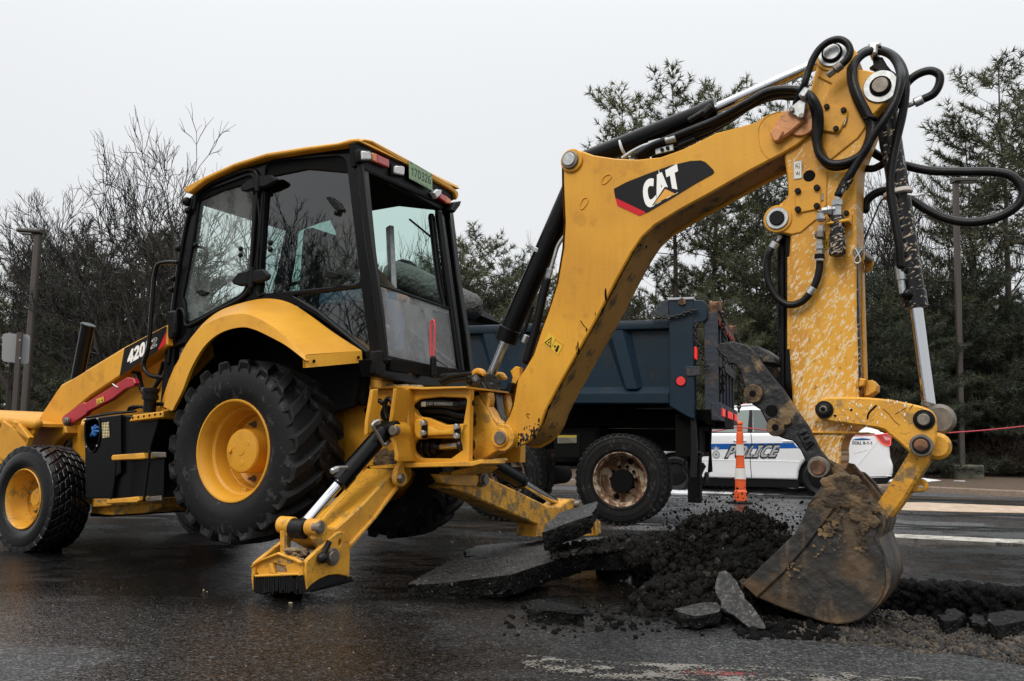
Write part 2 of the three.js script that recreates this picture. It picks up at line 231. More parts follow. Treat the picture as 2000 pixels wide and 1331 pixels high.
// flat print: drawn on a canvas in metres of the frame's own plane
function decal(name, frame, pts, w, draw, parent, { res = 900, mat = {}, lift = 0.003, X = null } = {}) {
  const xy = X === null ? frame.xy(w, pts) : frame.wy(X, pts).map(([a, y]) => [-a, y]);
  const xs = xy.map(p => p[0]), ys = xy.map(p => p[1]), x0 = Math.min(...xs), x1 = Math.max(...xs), y0 = Math.min(...ys), y1 = Math.max(...ys);
  const cw = clamp(Math.round((x1 - x0) * res), 16, 1024), ch = clamp(Math.round((y1 - y0) * res), 16, 1024), cv = document.createElement('canvas'); cv.width = cw; cv.height = ch; const c = cv.getContext('2d');
  const toC = (px, py) => { let q; if (X === null) { const a = frame.P(px, py, w); q = [a.x, a.y]; } else { const a = frame.PX(px, py, X); q = [-a.z, a.y]; } return [(q[0] - x0) / (x1 - x0) * cw, (y1 - q[1]) / (y1 - y0) * ch]; };
  const poly = (p, fill) => { c.setTransform(1, 0, 0, 1, 0, 0); c.fillStyle = fill; c.beginPath(); p.forEach(([a, b], i) => { const q = toC(a, b); i ? c.lineTo(...q) : c.moveTo(...q); }); c.closePath(); c.fill(); };
  const text = (str, bl, br, tl, fill, { font = 'bold 100px sans-serif', stroke = null, lw = 6, cap = 73 } = {}) => { // baseline from bl to br, capitals as high as tl
    const p = toC(...bl), q = toC(...br), r = toC(...tl); c.font = font; const tw = c.measureText(str).width; c.setTransform((q[0] - p[0]) / tw, (q[1] - p[1]) / tw, -(r[0] - p[0]) / cap, -(r[1] - p[1]) / cap, p[0], p[1]); if (stroke) { c.strokeStyle = stroke; c.lineWidth = lw; c.strokeText(str, 0, 0); } if (fill) { c.fillStyle = fill; c.fillText(str, 0, 0); } c.setTransform(1, 0, 0, 1, 0, 0);
  };
  draw({ c, cw, ch, toC, poly, text });
  const t = new THREE.CanvasTexture(cv); t.colorSpace = THREE.SRGBColorSpace; t.magFilter = THREE.LinearFilter;
  let g = ext(xy, lift, 0.002, { b: 0 }); const pos = g.attributes.position, uv = new Float32Array(pos.count * 2);
  for (let i = 0; i < pos.count; i++) { uv[2 * i] = (pos.getX(i) - x0) / (x1 - x0); uv[2 * i + 1] = (pos.getY(i) - y0) / (y1 - y0); }
  g.setAttribute('uv', new THREE.BufferAttribute(uv, 2));
  if (X === null) g.translate(0, 0, w); else { g.rotateY(Math.PI / 2); g.translate(X, 0, 0); }
  return obj(name, g, phy({ map: t, roughness: 0.45, specularIntensity: 0.35, ...mat }), parent, true);
}
function warnLabel(name, frame, q, w, parent, opt) {    // q: tl, tr, br, bl
  const L = (a, b, t) => [lerp(a[0], b[0], t), lerp(a[1], b[1], t)], at = (u, v) => L(L(q[0], q[1], u), L(q[3], q[2], u), v);
  return decal(name, frame, q, w, ({ poly, c, text }) => {
    poly(q, '#d9b23a'); poly([at(0.52, 0.05), at(0.96, 0.05), at(0.96, 0.2), at(0.52, 0.2)], '#c98a2a');
    poly([at(0.05, 0.92), at(0.27, 0.15), at(0.48, 0.92)], '#1c1508'); poly([at(0.12, 0.84), at(0.27, 0.32), at(0.41, 0.84)], '#d9b23a'); poly([at(0.22, 0.75), at(0.27, 0.5), at(0.32, 0.75)], '#1c1508');
    poly([at(0.55, 0.6), at(0.7, 0.5), at(0.7, 0.75)], '#1c1508'); poly([at(0.76, 0.35), at(0.86, 0.35), at(0.9, 0.9), at(0.74, 0.9)], '#1c1508'); poly([at(0.5, 0.03), at(0.515, 0.03), at(0.515, 0.97), at(0.5, 0.97)], '#1c1508');
  }, parent, { res: 500, ...opt });
}
// ───────── ground ─────────
const trenchBack = [[1215, 1118], [1330, 1105], [1480, 1112], [1600, 1125], [1700, 1133], [1760, 1140], [1850, 1147], [2000, 1160], [2200, 1178]].map(p => groundAt(...p));
const trenchNear = [[1222, 1180], [1330, 1196], [1420, 1200], [1520, 1186], [1640, 1178], [1740, 1190], [1850, 1212], [2000, 1236], [2200, 1262]].map(p => groundAt(...p));
function edgeZ(list, x) { if (x <= list[0].x) return list[0].z; for (let i = 1; i < list.length; i++) if (x <= list[i].x) { const t = (x - list[i - 1].x) / (list[i].x - list[i - 1].x); return lerp(list[i - 1].z, list[i].z, t); } return list.at(-1).z; }
function trench(x, z) { // 0 outside, 1 well inside the dug hole
  if (x < trenchBack[0].x - 0.1 || x > 5.2) return 0;
  const n = (fbm(x * 5, z * 5, 4) - 0.5) * 0.28, b = edgeZ(trenchBack, x), f = edgeZ(trenchNear, x);
  const d = Math.min(z - b, f - z, (x - trenchBack[0].x) * 0.8, 5.1 - x) + n * 0.7;
  return smooth(0, 0.075, d);
}
const gravelNear = [[1480, 1228], [1560, 1250], [1660, 1262], [1760, 1268], [1860, 1278], [2000, 1298], [2200, 1330]].map(p => groundAt(...p));
function gravel(x, z) { if (x < 1.15) return 0; const n = (fbm(x * 6, z * 6, 3, 0, 5) - 0.5) * 0.22, f = edgeZ(gravelNear, x), b = edgeZ(trenchBack, x); return smooth(0, 0.08, Math.min(f - z, z - b, (x - 1.25)) + n); }
function groundY(x, z) {
  const t = trench(x, z), g = gravel(x, z); if (!t && !g) return 0;
  return -t * (0.30 + 0.12 * fbm(x * 7, z * 7, 4, 0, 3)) + g * (1 - t) * (-0.02 + 0.05 * (fbm(x * 9, z * 9, 4, 0, 8) - 0.45));
}
{
  const range = (a, b, s) => { const o = []; for (let v = a; v < b - 1e-6; v += s) o.push(v); return o; };
  const xs = [-400, -160, -70, -40, -25, -16, -10, -7, -5, -4, -3, -2.5, -2, -1.5, -1, -0.7, -0.4, -0.15, 0.1, ...range(0.4, 5.3, 0.025), 5.3, 5.6, 6, 7, 9, 12, 16, 25, 45, 90, 180, 400];
  const zs = [120, 40, 10, 2, -1, -2, -3, ...range(-6.9, -3.2, 0.025).map(v => v).reverse(), -7.1, -7.3, -7.6, -8.0, -8.4, -8.8, -9.2, -9.6, -10, -10.5, -11, -12, -15, -19, -24, -32, -48, -80, -150, -420];
  const P = [], N = xs.length, C = [], I = [];
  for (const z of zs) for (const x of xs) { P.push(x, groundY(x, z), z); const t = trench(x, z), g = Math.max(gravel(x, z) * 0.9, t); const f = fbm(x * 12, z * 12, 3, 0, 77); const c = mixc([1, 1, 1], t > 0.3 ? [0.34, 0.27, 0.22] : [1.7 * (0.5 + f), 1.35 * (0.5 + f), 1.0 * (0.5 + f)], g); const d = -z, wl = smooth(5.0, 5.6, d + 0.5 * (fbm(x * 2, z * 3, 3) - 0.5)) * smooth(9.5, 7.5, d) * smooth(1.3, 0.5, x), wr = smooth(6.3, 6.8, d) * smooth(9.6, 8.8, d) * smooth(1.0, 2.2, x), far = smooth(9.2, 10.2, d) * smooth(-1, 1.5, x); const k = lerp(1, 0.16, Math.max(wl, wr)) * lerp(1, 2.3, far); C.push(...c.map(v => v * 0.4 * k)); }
  for (let j = 0; j < zs.length - 1; j++) for (let i = 0; i < N - 1; i++) { const a = j * N + i; I.push(a, a + 1, a + N + 1, a, a + N + 1, a + N); }
  const g = new THREE.BufferGeometry(); g.setAttribute('position', new THREE.Float32BufferAttribute(P, 3)); g.setAttribute('color', new THREE.Float32BufferAttribute(C, 3));
  const uv = new Float32Array(P.length / 3 * 2); for (let i = 0; i < P.length / 3; i++) { uv[2 * i] = P[3 * i]; uv[2 * i + 1] = -P[3 * i + 2]; } g.setAttribute('uv', new THREE.BufferAttribute(uv, 2)); g.setIndex(I); g.computeVertexNormals();
  // worn, wet asphalt: stone grains, brown run-off, dry and soaked places, sky sheen painted in at near left (8.2 m square)
  const T = 8.2, n = 2048;
  const worn = (x, d) => fbm(x * 0.9 + 3, d * 1.6, 4, 0, 11);
  const tint = dataTex(n, (u, v) => {
    const x = u * T - 4.1, d = v * T + 3;             // x to the right, d metres ahead
    const wet = worn(x, d), br = smooth(0.44, 0.72, fbm(x * 0.8 + 9, d * 1.3 + 2, 4, 0, 13)) * smooth(-2.6, -0.4, x) * smooth(1.6, 0.2, x);
    let L = 0.021 + 0.012 * (fbm(x * 30, d * 30, 2, 0, 15) - 0.5) + 0.018 * smooth(-0.3, 1.3, x) * smooth(6, 4.2, d) - 0.010 * smooth(0.4, 0.62, wet);
    const gr = vnoise(x * 125, d * 125, 0, 17), g2 = vnoise(x * 62 + 5, d * 62, 0, 18); L += 0.020 * smooth(-0.1, -1.3, x) * smooth(6.2, 4.4, d); L *= 0.05 + 4.2 * Math.pow(gr, 5) + 0.75 * g2;  // near-left lift puts the sky sheen into the grain colour
    let c = [L * 0.98, L, L * 1.03];
    c = mixc(c, [L * 0.62, L * 0.42, L * 0.27], br * 0.8);
    L *= 1; const st = vnoise(x * 60 + 31, d * 60, 0, 19); if (st > 0.955) c = mixc(c, [0.30, 0.25, 0.19], smooth(0.955, 0.985, st) * 0.7);
    const rd = Math.hypot((x - 0.90) / 0.22, (d - 3.86) / 0.05) + (vnoise(x * 40, d * 40) - 0.5) * 0.9; if (rd < 1) c = mixc(c, [0.55, 0.05, 0.05], 0.35 * (1 - rd));
    return S(c[0] * 2.5, c[1] * 2.5, c[2] * 2.5);
  });
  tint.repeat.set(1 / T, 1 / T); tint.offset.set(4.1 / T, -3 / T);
  const rough = dataTex(1024, (u, v) => {
    const x = u * T - 4.1, d = v * T + 3; const wet = worn(x, d); let r = 0.56 - 0.32 * smooth(0.36, 0.62, wet);
    const pud = fbm(x * 0.7 + 20, d * 2.0, 3, 0, 23); r = lerp(r, 0.06, smooth(0.53, 0.60, pud) * smooth(4.9, 5.6, d));
    r = lerp(r, 0.72, smooth(0.2, 1.4, x) * smooth(5.2, 4.4, d) * 0.8); r -= 0.10 * smooth(0.2, -1.6, x) * smooth(6, 4.5, d); const wl = smooth(5.0, 5.6, d + 0.5 * (fbm(x * 2, -d * 3, 3) - 0.5)) * smooth(9.5, 7.5, d) * smooth(1.3, 0.5, x), wr = smooth(6.3, 6.8, d) * smooth(9.6, 8.8, d) * smooth(1.0, 2.2, x); r = lerp(r, 0.10 + 0.22 * smooth(0.35, 0.7, fbm(x * 3, d * 5, 4, 0, 29)), Math.max(wl, wr)); r += 0.55 * (vnoise(x * 78, d * 78) - 0.5) * (0.25 + r); r = clamp(r, 0.05, 0.95);
    return [r, r, r];
  }, false);
  rough.repeat.copy(tint.repeat); rough.offset.copy(tint.offset);
  const bump = dataTex(1024, (u, v) => { const f = vnoise(u * 170, v * 170, 170, 2) * 0.7 + vnoise(u * 70, v * 70, 70, 4) * 0.3; return [f, f, f]; }, false);
  bump.repeat.set(0.9, 0.9);
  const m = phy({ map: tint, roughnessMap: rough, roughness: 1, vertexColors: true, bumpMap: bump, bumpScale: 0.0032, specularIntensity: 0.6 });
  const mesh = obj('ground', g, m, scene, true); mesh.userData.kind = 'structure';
}
const asph = (k, r, s, sp = 0.7) => phy({ specularIntensity: sp, map: rep(dataTex(256, (u, v) => { const g = vnoise(u * 46, v * 46, 46, s), f = fbm(u * 8, v * 8, 4, 8, s), st = vnoise(u * 40, v * 40, 40, s + 3); const L = k * (0.25 + 1.9 * g * g * g + 0.5 * f); return st > 0.95 ? S(0.22, 0.19, 0.15) : S(L * 1.02, L, L * 0.97); }), 1.6), roughness: r, bumpMap: rep(dataTex(256, (u, v) => { const f = vnoise(u * 60, v * 60, 60, s) * 0.6 + vnoise(u * 25, v * 25, 25, s) * 0.4; return [f, f, f]; }, false), 1.6), bumpScale: 0.011 });
M.asphTop = asph(0.034, 0.5, 3); M.asphSide = asph(0.006, 0.75, 5, 0.3); M.asphDry = asph(0.045, 0.75, 7);
// ground further off: verge with leaf litter behind a kerb
const kerbLine = [V(-60, 0, -23), V(-20, 0, -22.3), V(3, 0, -21.9), V(7.2, 0, -22.4), V(8.8, 0, -22.2), V(9.9, 0, -21.5), V(11.5, 0, -19.8), V(14, 0, -18.5), V(22, 0, -17.5), V(60, 0, -16)];
{
  const cv = new THREE.CatmullRomCurve3(kerbLine, false, 'centripetal').getPoints(120);
  const M_k = std({ map: rep(dataTex(256, (u, v) => { const f = fbm(u * 16, v * 16, 4, 16, 88); return S(0.13 + 0.12 * f, 0.095 + 0.09 * f, 0.07 + 0.07 * f); }), 1.5), roughness: 0.8 });
  const prof = [[0, 0.002], [0.01, 0.12], [0.03, 0.14], [0.16, 0.145]];
  const rows = prof.map(([o, y]) => cv.map((p, i) => { const q = cv[Math.min(i + 1, cv.length - 1)].clone().sub(cv[Math.max(i - 1, 0)]).normalize(); return V(p.x + q.z * o, y, p.z - q.x * o); }));
  const k = obj('kerb', strips(rows), M_k); k.userData.kind = 'structure';
  const rowsV = [0.16, 1.2, 3, 6, 12, 25, 60, 160].map((o, j) => cv.map((p) => V(p.x * (1 + o * 0.004), 0.141 + (j ? 0.05 * fbm(p.x, o, 3) + Math.min(o, 12) * 0.012 : 0), p.z - o)));
  const litter = std({ map: rep(dataTex(512, (u, v) => { const f = fbm(u * 20, v * 20, 4, 20, 91), g = vnoise(u * 120, v * 120, 120, 92), k2 = fbm(u * 5, v * 5, 3, 5, 93); return mixc(mixc(S(0.035, 0.024, 0.016), S(0.13, 0.075, 0.045), f * 0.6 + g * 0.5), S(0.06, 0.07, 0.03), smooth(0.55, 0.7, k2) * 0.5); }), 0.4), roughness: 0.95, bumpMap: rep(bumpLump, 1), bumpScale: 0.04 });
  const v = obj('verge', strips(rowsV), litter); v.userData.kind = 'structure';
}
function flatStrip(name, pts, mat, y) { // polygon given as points on the ground
  const s = pts.map(p => [p.x, -p.z]); const g = ext(s, 0, 0.004, { b: 0 }); g.rotateX(-Math.PI / 2); g.translate(0, y, 0); const m = obj(name, g, mat); m.userData.kind = 'structure'; return m;
}
function wornPaint(col, keep, s) { return std({ map: rep(dataTex(256, (u, v) => { const f = fbm(u * 12, v * 12, 4, 12, s); return mixc(col, [col[0] * 0.7, col[1] * 0.68, col[2] * 0.64], f); }), 0.8), alphaMap: rep(dataTex(1024, (u, v) => { const f = fbm(u * 14, v * 22, 5, 0, s) * 0.65 + vnoise(u * 160, v * 160, 160, s) * 0.35; const a = smooth(1 - keep, 1 - keep + 0.09, f); return [a, a, a]; }, false), 0.7), transparent: true, roughness: 0.6 }); }
const gp = list => list.map(p => groundAt(...p));
flatStrip('white_line', gp([[1745, 1044], [2060, 1058], [2060, 1066], [1745, 1051]]), wornPaint([0.78, 0.77, 0.74], 0.66, 5), 0.005);
flatStrip('worn_white_line', gp([[1020, 1282], [1200, 1296], [1480, 1304], [1700, 1320], [2050, 1346], [2050, 1378], [1700, 1358], [1400, 1340], [1150, 1326], [1020, 1310]]), wornPaint([0.50, 0.49, 0.47], 0.47, 6), 0.006);
{ const cm = phy({ color: [0.004, 0.004, 0.004], roughness: 0.5, specularIntensity: 0.4 }); for (const [l, w] of [[[[1700, 1020], [1800, 1028], [1880, 1030], [1960, 1033], [2060, 1036]], 1.2], [[[1690, 1030], [1760, 1029], [1850, 1034], [1930, 1031]], 1.0], [[[1740, 1003], [1840, 1008], [1950, 1006], [2060, 1010]], 0.9], [[[1720, 975], [1850, 978], [2000, 981], [2080, 983]], 1.5]]) { const a = l.map(([x, y]) => [x, y - w + rr(-0.5, 0.5)]), b = l.slice().reverse().map(([x, y]) => [x, y + w + rr(-0.5, 0.5)]); flatStrip('road_crack', gp([...a, ...b]), cm, 0.004); } }
flatStrip('dirt_strip', gp([[1700, 983], [1800, 982], [1900, 986], [2050, 992], [2050, 1004], [1900, 1001], [1780, 998], [1690, 992]]), std({ map: rep(dataTex(256, (u, v) => { const f = fbm(u * 10, v * 10, 4, 10, 66); return mixc([0.55, 0.47, 0.40], [0.78, 0.70, 0.61], f); }), 0.7), roughness: 0.9 }), 0.005);
{ // snow left along the kerb
  const snowM = std({ map: rep(dataTex(256, (u, v) => { const f = fbm(u * 8, v * 8, 5, 8, 55); return mixc([0.74, 0.74, 0.75], [0.90, 0.91, 0.92], f); }), 1), roughness: 0.9, bumpMap: rep(bumpLump, 1), bumpScale: 0.05 });
  const bank = (x0, x1, z0, z1, h, s) => { const nx = Math.round((x1 - x0) / 0.12), nz = 12, rows = []; for (let j = 0; j <= nz; j++) { const r = []; for (let i = 0; i <= nx; i++) { const x = lerp(x0, x1, i / nx), t = j / nz, e = Math.sin(Math.PI * t) * Math.min(1, Math.min(i, nx - i) / 4); r.push(V(x + 0.1 * fbm(x * 3, t * 4, 2, 0, s), (x > 9 ? 0.10 : 0.0) + h * e * (0.35 + 0.9 * fbm(x * 2.3, t * 3, 4, 0, s)) - 0.01, lerp(z0, z1, t) + (fbm(x * 1.4, s, 3) - 0.5) * 0.8)); } rows.push(r); } return strips(rows, false, 1.2); };
  const sn = obj('snow', [bank(2.2, 7.4, -19.0, -22.0, 0.16, 3), bank(7.6, 9.2, -22.0, -24.0, 0.45, 5), bank(9.7, 12.5, -22.4, -24.4, 0.18, 7), bank(13.2, 16.5, -20.4, -22, 0.12, 9)], snowM); sn.userData.kind = 'structure';
}
// ───────── backhoe loader ─────────
const nB = V(-0.5, 0, Math.cos(Math.PI / 6));
const F = new Frame(depthAt(452, 881, FOCAL / 274.6).addScaledVector(nB, -1.05).setY(0), 30);
const backhoe = thing('backhoe_loader', 'large yellow backhoe loader digging up the wet asphalt, boom and stick arched high', 'backhoe', F.o, 30);
const xy = (w, p) => F.xy(w, p), pt = (px, py, w) => F.P(px, py, w), hp = (w, l) => F.pts(w, l);
const BHm = (n, g, m, p = backhoe) => obj(n, g, m, p);

// tyres: carcass by lathe plus raised lugs
function tyreGeo(R, rim, W, { lugs, h, skew, width, inner = 0.02, seg = 72, rows = 8, stagger = 0.5, down = 0.05 }) {
  const Rc = R - h, hw = W / 2;
  const prof = [[rim, hw * 0.70], [rim + 0.012, hw * 0.80], [lerp(rim, Rc, 0.35), hw * 0.985], [lerp(rim, Rc, 0.6), hw], [lerp(rim, Rc, 0.82), hw * 0.955], [Rc - 0.012, hw * 0.88], [Rc, hw * 0.76], [Rc + 0.003, 0]];
  const c = new THREE.CatmullRomCurve3(prof.map(p => V(p[0], p[1], 0)), false, 'centripetal').getPoints(28), full = [...c, ...c.slice(0, -1).reverse().map(p => V(p.x, -p.y, 0))];
  const body = lathe(full.map(p => [p.x, p.y]), V(0, 0, 0), V(0, 0, 1), seg, 1.2);
  const rad = z => { const a = Math.abs(z) / hw; return Rc + 0.002 - 0.004 * a - 0.07 * Math.pow(Math.max(0, a - 0.62), 1.7); };
  const out = [];
  for (const side of [1, -1]) for (let i = 0; i < lugs; i++) {
    const a0 = (i + (side > 0 ? 0 : stagger)) / lugs * Math.PI * 2, rowsP = [];
    for (let j = 0; j <= rows; j++) {
      const t = j / rows, a = a0 + skew * Math.pow(t, 0.85); let z = side * lerp(-inner, hw * 0.97, Math.min(1, t * 1.12)), r = rad(z) , top = r + h * (t > 0.9 ? 0.75 : 1);
      if (t > 0.9) { r -= down * 0.4; }
      const wv = width * (1 + 0.35 * t), tw = wv * 0.72, cs = (rr_, d) => V(Math.cos(a + d / R) * rr_, Math.sin(a + d / R) * rr_, z);
      rowsP.push([cs(r - 0.02, -wv / 2), cs(top - 0.006, -tw / 2), cs(top, -tw / 2 + 0.008), cs(top, tw / 2 - 0.008), cs(top - 0.006, tw / 2), cs(r - 0.02, wv / 2)]);
    }
    const e = rowsP.at(-1), s = rowsP[0]; rowsP.push(e.map(p => p.clone().multiply(V(1, 1, 1)).multiplyScalar(1).setX(p.x * (1 - down / R)).setY(p.y * (1 - down / R)).setZ(side * hw * 0.90)));
    rowsP.unshift(s.map(p => { const k = (Rc - 0.03) / Math.hypot(p.x, p.y); return V(p.x * k, p.y * k, p.z); }));
    out.push(strips(rowsP, false, 0.7));
  }
  return [body, ...out];
}
function ring(profile, seg = 48) { return lathe(profile, V(0, 0, 0), V(0, 0, 1), seg, 0.45); }   // profile [r, z]
function nutRing(n, r, z, rad, len, a0 = 0) { const o = []; for (let i = 0; i < n; i++) { const a = a0 + i / n * Math.PI * 2, x = Math.cos(a) * r, y = Math.sin(a) * r; o.push(cyl(V(x, y, z), V(x, y, z + len * 0.6), rad, { seg: 6 }), cyl(V(x, y, z), V(x, y, z + len), rad * 0.55, { seg: 8 })); } return o; }
function rearWheel(x, y, z, turn, flip) {
  const w = part('rear_wheel', backhoe); w.position.set(x, y, z); w.rotation.set(0, flip ? Math.PI : 0, turn);
  const ty = obj('tyre', tyreGeo(0.655, 0.335, 0.50, { lugs: 19, h: 0.045, skew: -0.36, width: 0.095, inner: 0.03 }), M.tyre, w);
  // rim face sits at z = 0.22
  obj('rim', [ring([[0.345, 0.16], [0.362, 0.20], [0.366, 0.215], [0.360, 0.222], [0.350, 0.220], [0.342, 0.205], [0.328, 0.185], [0.318, 0.15], [0.312, 0.12], [0.296, 0.105], [0.283, 0.06], [0.278, 0.02], [0.268, -0.02], [0.262, -0.06], [0.235, -0.075], [0.20, -0.075], [0.15, -0.07], [0.02, -0.07]]), ring([[0.336, -0.2], [0.33, -0.1], [0.30, 0.02], [0.27, 0.0]])], M.yellow, w);
  obj('hub', [ring([[0.158, -0.07], [0.158, 0.115], [0.150, 0.128], [0.138, 0.132], [0.05, 0.135], [0.034, 0.135], [0.032, 0.139], [0.0, 0.139]]), ...[0, 1, 2].map(i => { const a = 0.6 + i * 2.09; return ring([[0.0, 0.1365], [0.016, 0.1365], [0.02, 0.134]], 14).translate(Math.cos(a) * 0.085, Math.sin(a) * 0.085, 0); }), cyl(V(-0.105, 0.01, 0.13), V(-0.105, 0.01, 0.15), 0.018, { seg: 10 })], M.yellow, w);
  for (let i = 0; i < 8; i++) { const a = 0.35 + i * Math.PI / 4, q = V(Math.cos(a) * 0.215, Math.sin(a) * 0.215, -0.075); obj('wheel_nut', [cyl(q, q.clone().add(V(0, 0, 0.03)), 0.019, { seg: 6 }), cyl(q, q.clone().add(V(0, 0, 0.06)), 0.010, { seg: 8 }), cyl(q, q.clone().add(V(0, 0, 0.008)), 0.026, { seg: 12 })], M.steel, w); }
  obj('valve_guard', [box(-0.02, -0.285, 0.075, 0.035, 0.04, 0.05, 0.004)], M.yellowWorn, w);
  return w;
}
rearWheel(0, 0.877, 0.83, 0.1, false); rearWheel(0.02, 0.78, -0.86, 0.7, true);
function frontWheel(x, y, z, turn, flip) {
  const w = part('front_wheel', backhoe); w.position.set(x, y, z); w.rotation.set(0, flip ? Math.PI : 0, turn);
  obj('tyre', tyreGeo(0.452, 0.232, 0.36, { lugs: 0, h: 0.026, skew: -0.42, width: 0.062, inner: 0.0, seg: 60 }), M.tyreWet, w);
  { const bl = [], rz = z => 0.426 - 0.07 * Math.pow(Math.max(0, Math.abs(z) / 0.18 - 0.62), 1.7), n = 30; for (let r = 0; r < 7; r++) for (let i = 0; i < n; i++) { const zc = -0.147 + r * 0.049, shoulder = r === 0 || r === 6, a0 = (i + r * 0.34 + (r > 3 ? (r - 3) * -0.68 : 0)) / n * Math.PI * 2, hz = shoulder ? 0.026 : 0.0205, ha = 0.078, sk = (r < 3 ? 1 : r > 3 ? -1 : 0.4) * 0.16; const P = (da, dz, h) => { const z = zc + dz, R = rz(z) + h, a = a0 + da + sk * dz / 0.049 * 0.5; return V(Math.cos(a) * R, Math.sin(a) * R, z); }; const rows = [[-hz, -0.02], [-hz * 0.9, 0.020], [-hz * 0.75, 0.024], [hz * 0.75, 0.024], [hz * 0.9, 0.020], [hz, -0.02]].map(([dz, h]) => [[-ha, -0.02], [-ha * 0.94, h < 0 ? h : h - 0.002], [-ha * 0.86, h], [ha * 0.86, h], [ha * 0.94, h < 0 ? h : h - 0.002], [ha, -0.02]].map(([da, hh]) => P(da, dz, Math.min(h, hh)))); bl.push(strips(rows, false, 0.5)); } for (const s of [1, -1]) for (let i = 0; i < n; i++) { const a = i / n * Math.PI * 2 + 0.05; const g = box(0.418, 0, s * 0.166, 0.05, 0.05, 0.016, 0.006); g.rotateZ(a); bl.push(g); } obj('tread_block', bl, M.tyreWet, w).userData.kind = 'stuff'; }
  obj('rim', [ring([[0.238, 0.11], [0.250, 0.150], [0.253, 0.158], [0.246, 0.164], [0.236, 0.150], [0.226, 0.12], [0.220, 0.06], [0.206, 0.03], [0.19, -0.02], [0.182, -0.05], [0.13, -0.06], [0.12, -0.05], [0.118, -0.03], [0.05, -0.03]]), ring([[0.235, -0.15], [0.215, -0.05], [0.19, 0.0]])], M.yellowWorn, w);
  obj('hub', [ring([[0.085, -0.04], [0.085, 0.03], [0.078, 0.042], [0.062, 0.044], [0.058, 0.052], [0.0, 0.052]], 32)], M.yellowWorn, w);
  for (let i = 0; i < 8; i++) { const a = 0.2 + i * Math.PI / 4, q = V(Math.cos(a) * 0.122, Math.sin(a) * 0.122, -0.035); obj('wheel_nut', [cyl(q, q.clone().add(V(0, 0, 0.04)), 0.019, { seg: 6 }), cyl(q, q.clone().add(V(0, 0, 0.06)), 0.010, { seg: 8 })], M.steel, w); }
  return w;
}
frontWheel(-2.446, 0.43, 0.89, 0.2, false); frontWheel(-2.40, 0.42, -0.95, 0.9, true);

// chassis between the wheels
BHm('chassis', [box(-0.9, 0.95, 0, 3.4, 0.42, 0.7, 0.02), box(-0.2, 1.42, 0, 1.9, 0.4, 1.12, 0.03), cyl(V(0, 0.86, -0.7), V(0, 0.86, 0.62), 0.13), box(0, 0.86, 0.25, 0.4, 0.45, 0.5, 0.05), cyl(V(-2.44, 0.45, -0.75), V(-2.44, 0.45, 0.7), 0.09), box(-2.4, 0.7, 0, 0.5, 0.4, 0.5, 0.04)], M.dark);
BHm('under_frame', [ext(xy(0.7, W1([[720, 812], [1370, 808], [1372, 835], [1300, 850], [1190, 850], [740, 880]])), 0.7, 0.5), ext(xy(0.62, W1([[735, 850], [1305, 845], [1300, 880], [1200, 925], [900, 945], [740, 930]])), 0.62, 0.9)], M.yellowMuddy);
BHm('belly_guard', [ext(xy(0.58, W1([[730, 920], [1190, 915], [1185, 935], [1000, 945], [880, 960], [728, 955]])), 0.58, 0.9)], M.dark);

// engine cowl behind the loader arm, front frame
BHm('engine_cowl', [ext(xy(0.46, B([[420, 800], [420, 620], [470, 560], [600, 440], [720, 330], [830, 270], [830, 640], [600, 640]])), 0.46, 0.92), ext(xy(0.55, B([[360, 640], [430, 640], [425, 830], [360, 760]])), 0.55, 0.1)], M.yellow);
// side tank with steps
const tank = BHm('side_tank', [ext(xy(0.93, W1([[683, 168, 0.02], [700, 158], [975, 126], [975, 600], [932, 640], [905, 808], [690, 808]])), 0.93, 0.28, { holes: [xy(0.93, W1([[690, 178, 0.02], [800, 170, 0.02], [804, 340], [762, 428], [735, 430], [694, 352]]))] }), ext(xy(0.90, W1([[968, 128], [1290, 160], [1212, 420], [1330, 430], [1320, 800], [930, 806], [930, 600], [968, 590]])), 0.90, 0.24), ext(xy(0.86, W1([[660, 160], [830, 150], [830, 450], [660, 450]])), 0.80, 0.05)], M.black);
obj('recess_rim', tube([...hp(0.935, W1([[690, 178], [798, 170], [803, 340], [762, 428], [735, 430], [694, 352], [689, 200]]))], 0.008, { n: 60, seg: 6 }), M.plastic, tank);
for (const [u, v] of [[794, 160], [790, 380], [704, 388], [684, 175]]) { const q = pt(...W1([[u, v]])[0], 0.935); obj('screw', pin(q.x, q.y, 0.945, 0.008, 0.012, 10), M.zinc, tank); }
decal('label_plate', F, W1([[828, 192], [885, 186], [888, 308], [831, 316]]), 0.933, ({ c, cw, ch }) => { c.fillStyle = '#c9b98f'; c.fillRect(0, 0, cw, ch); c.fillStyle = '#3a3428'; for (let i = 0; i < 3; i++) for (let j = 0; j < 5; j++) c.fillRect(cw * (0.08 + i * 0.31), ch * (0.05 + j * 0.19), cw * 0.2, ch * 0.13); c.fillStyle = '#c9b98f'; for (let i = 0; i < 3; i++) for (let j = 0; j < 5; j++) c.fillRect(cw * (0.11 + i * 0.31), ch * (0.075 + j * 0.19), cw * 0.1 * (1 + (i + j) % 2 * 0.3), ch * 0.05); }, tank);
const q0 = xy(0.96, W1([[935, 470], [945, 455], [1200, 437], [1208, 480], [1195, 487], [940, 498]]));
obj('step', [ext(q0, 1.0, 0.16), ], M.yellowWorn, tank); obj('step', ext(xy(0.96, W1([[897, 830], [905, 815], [1155, 790], [1163, 820], [1150, 838], [903, 848]])), 1.0, 0.16), M.yellowWorn, tank);
obj('step_strap', [tube(hp(0.99, W1([[938, 495], [932, 600], [918, 720], [900, 815]])), 0.009, { seg: 6 }), tube(hp(0.99, W1([[1214, 430], [1210, 490], [1190, 640], [1168, 820]])), 0.011, { seg: 6 })], M.plastic, tank);
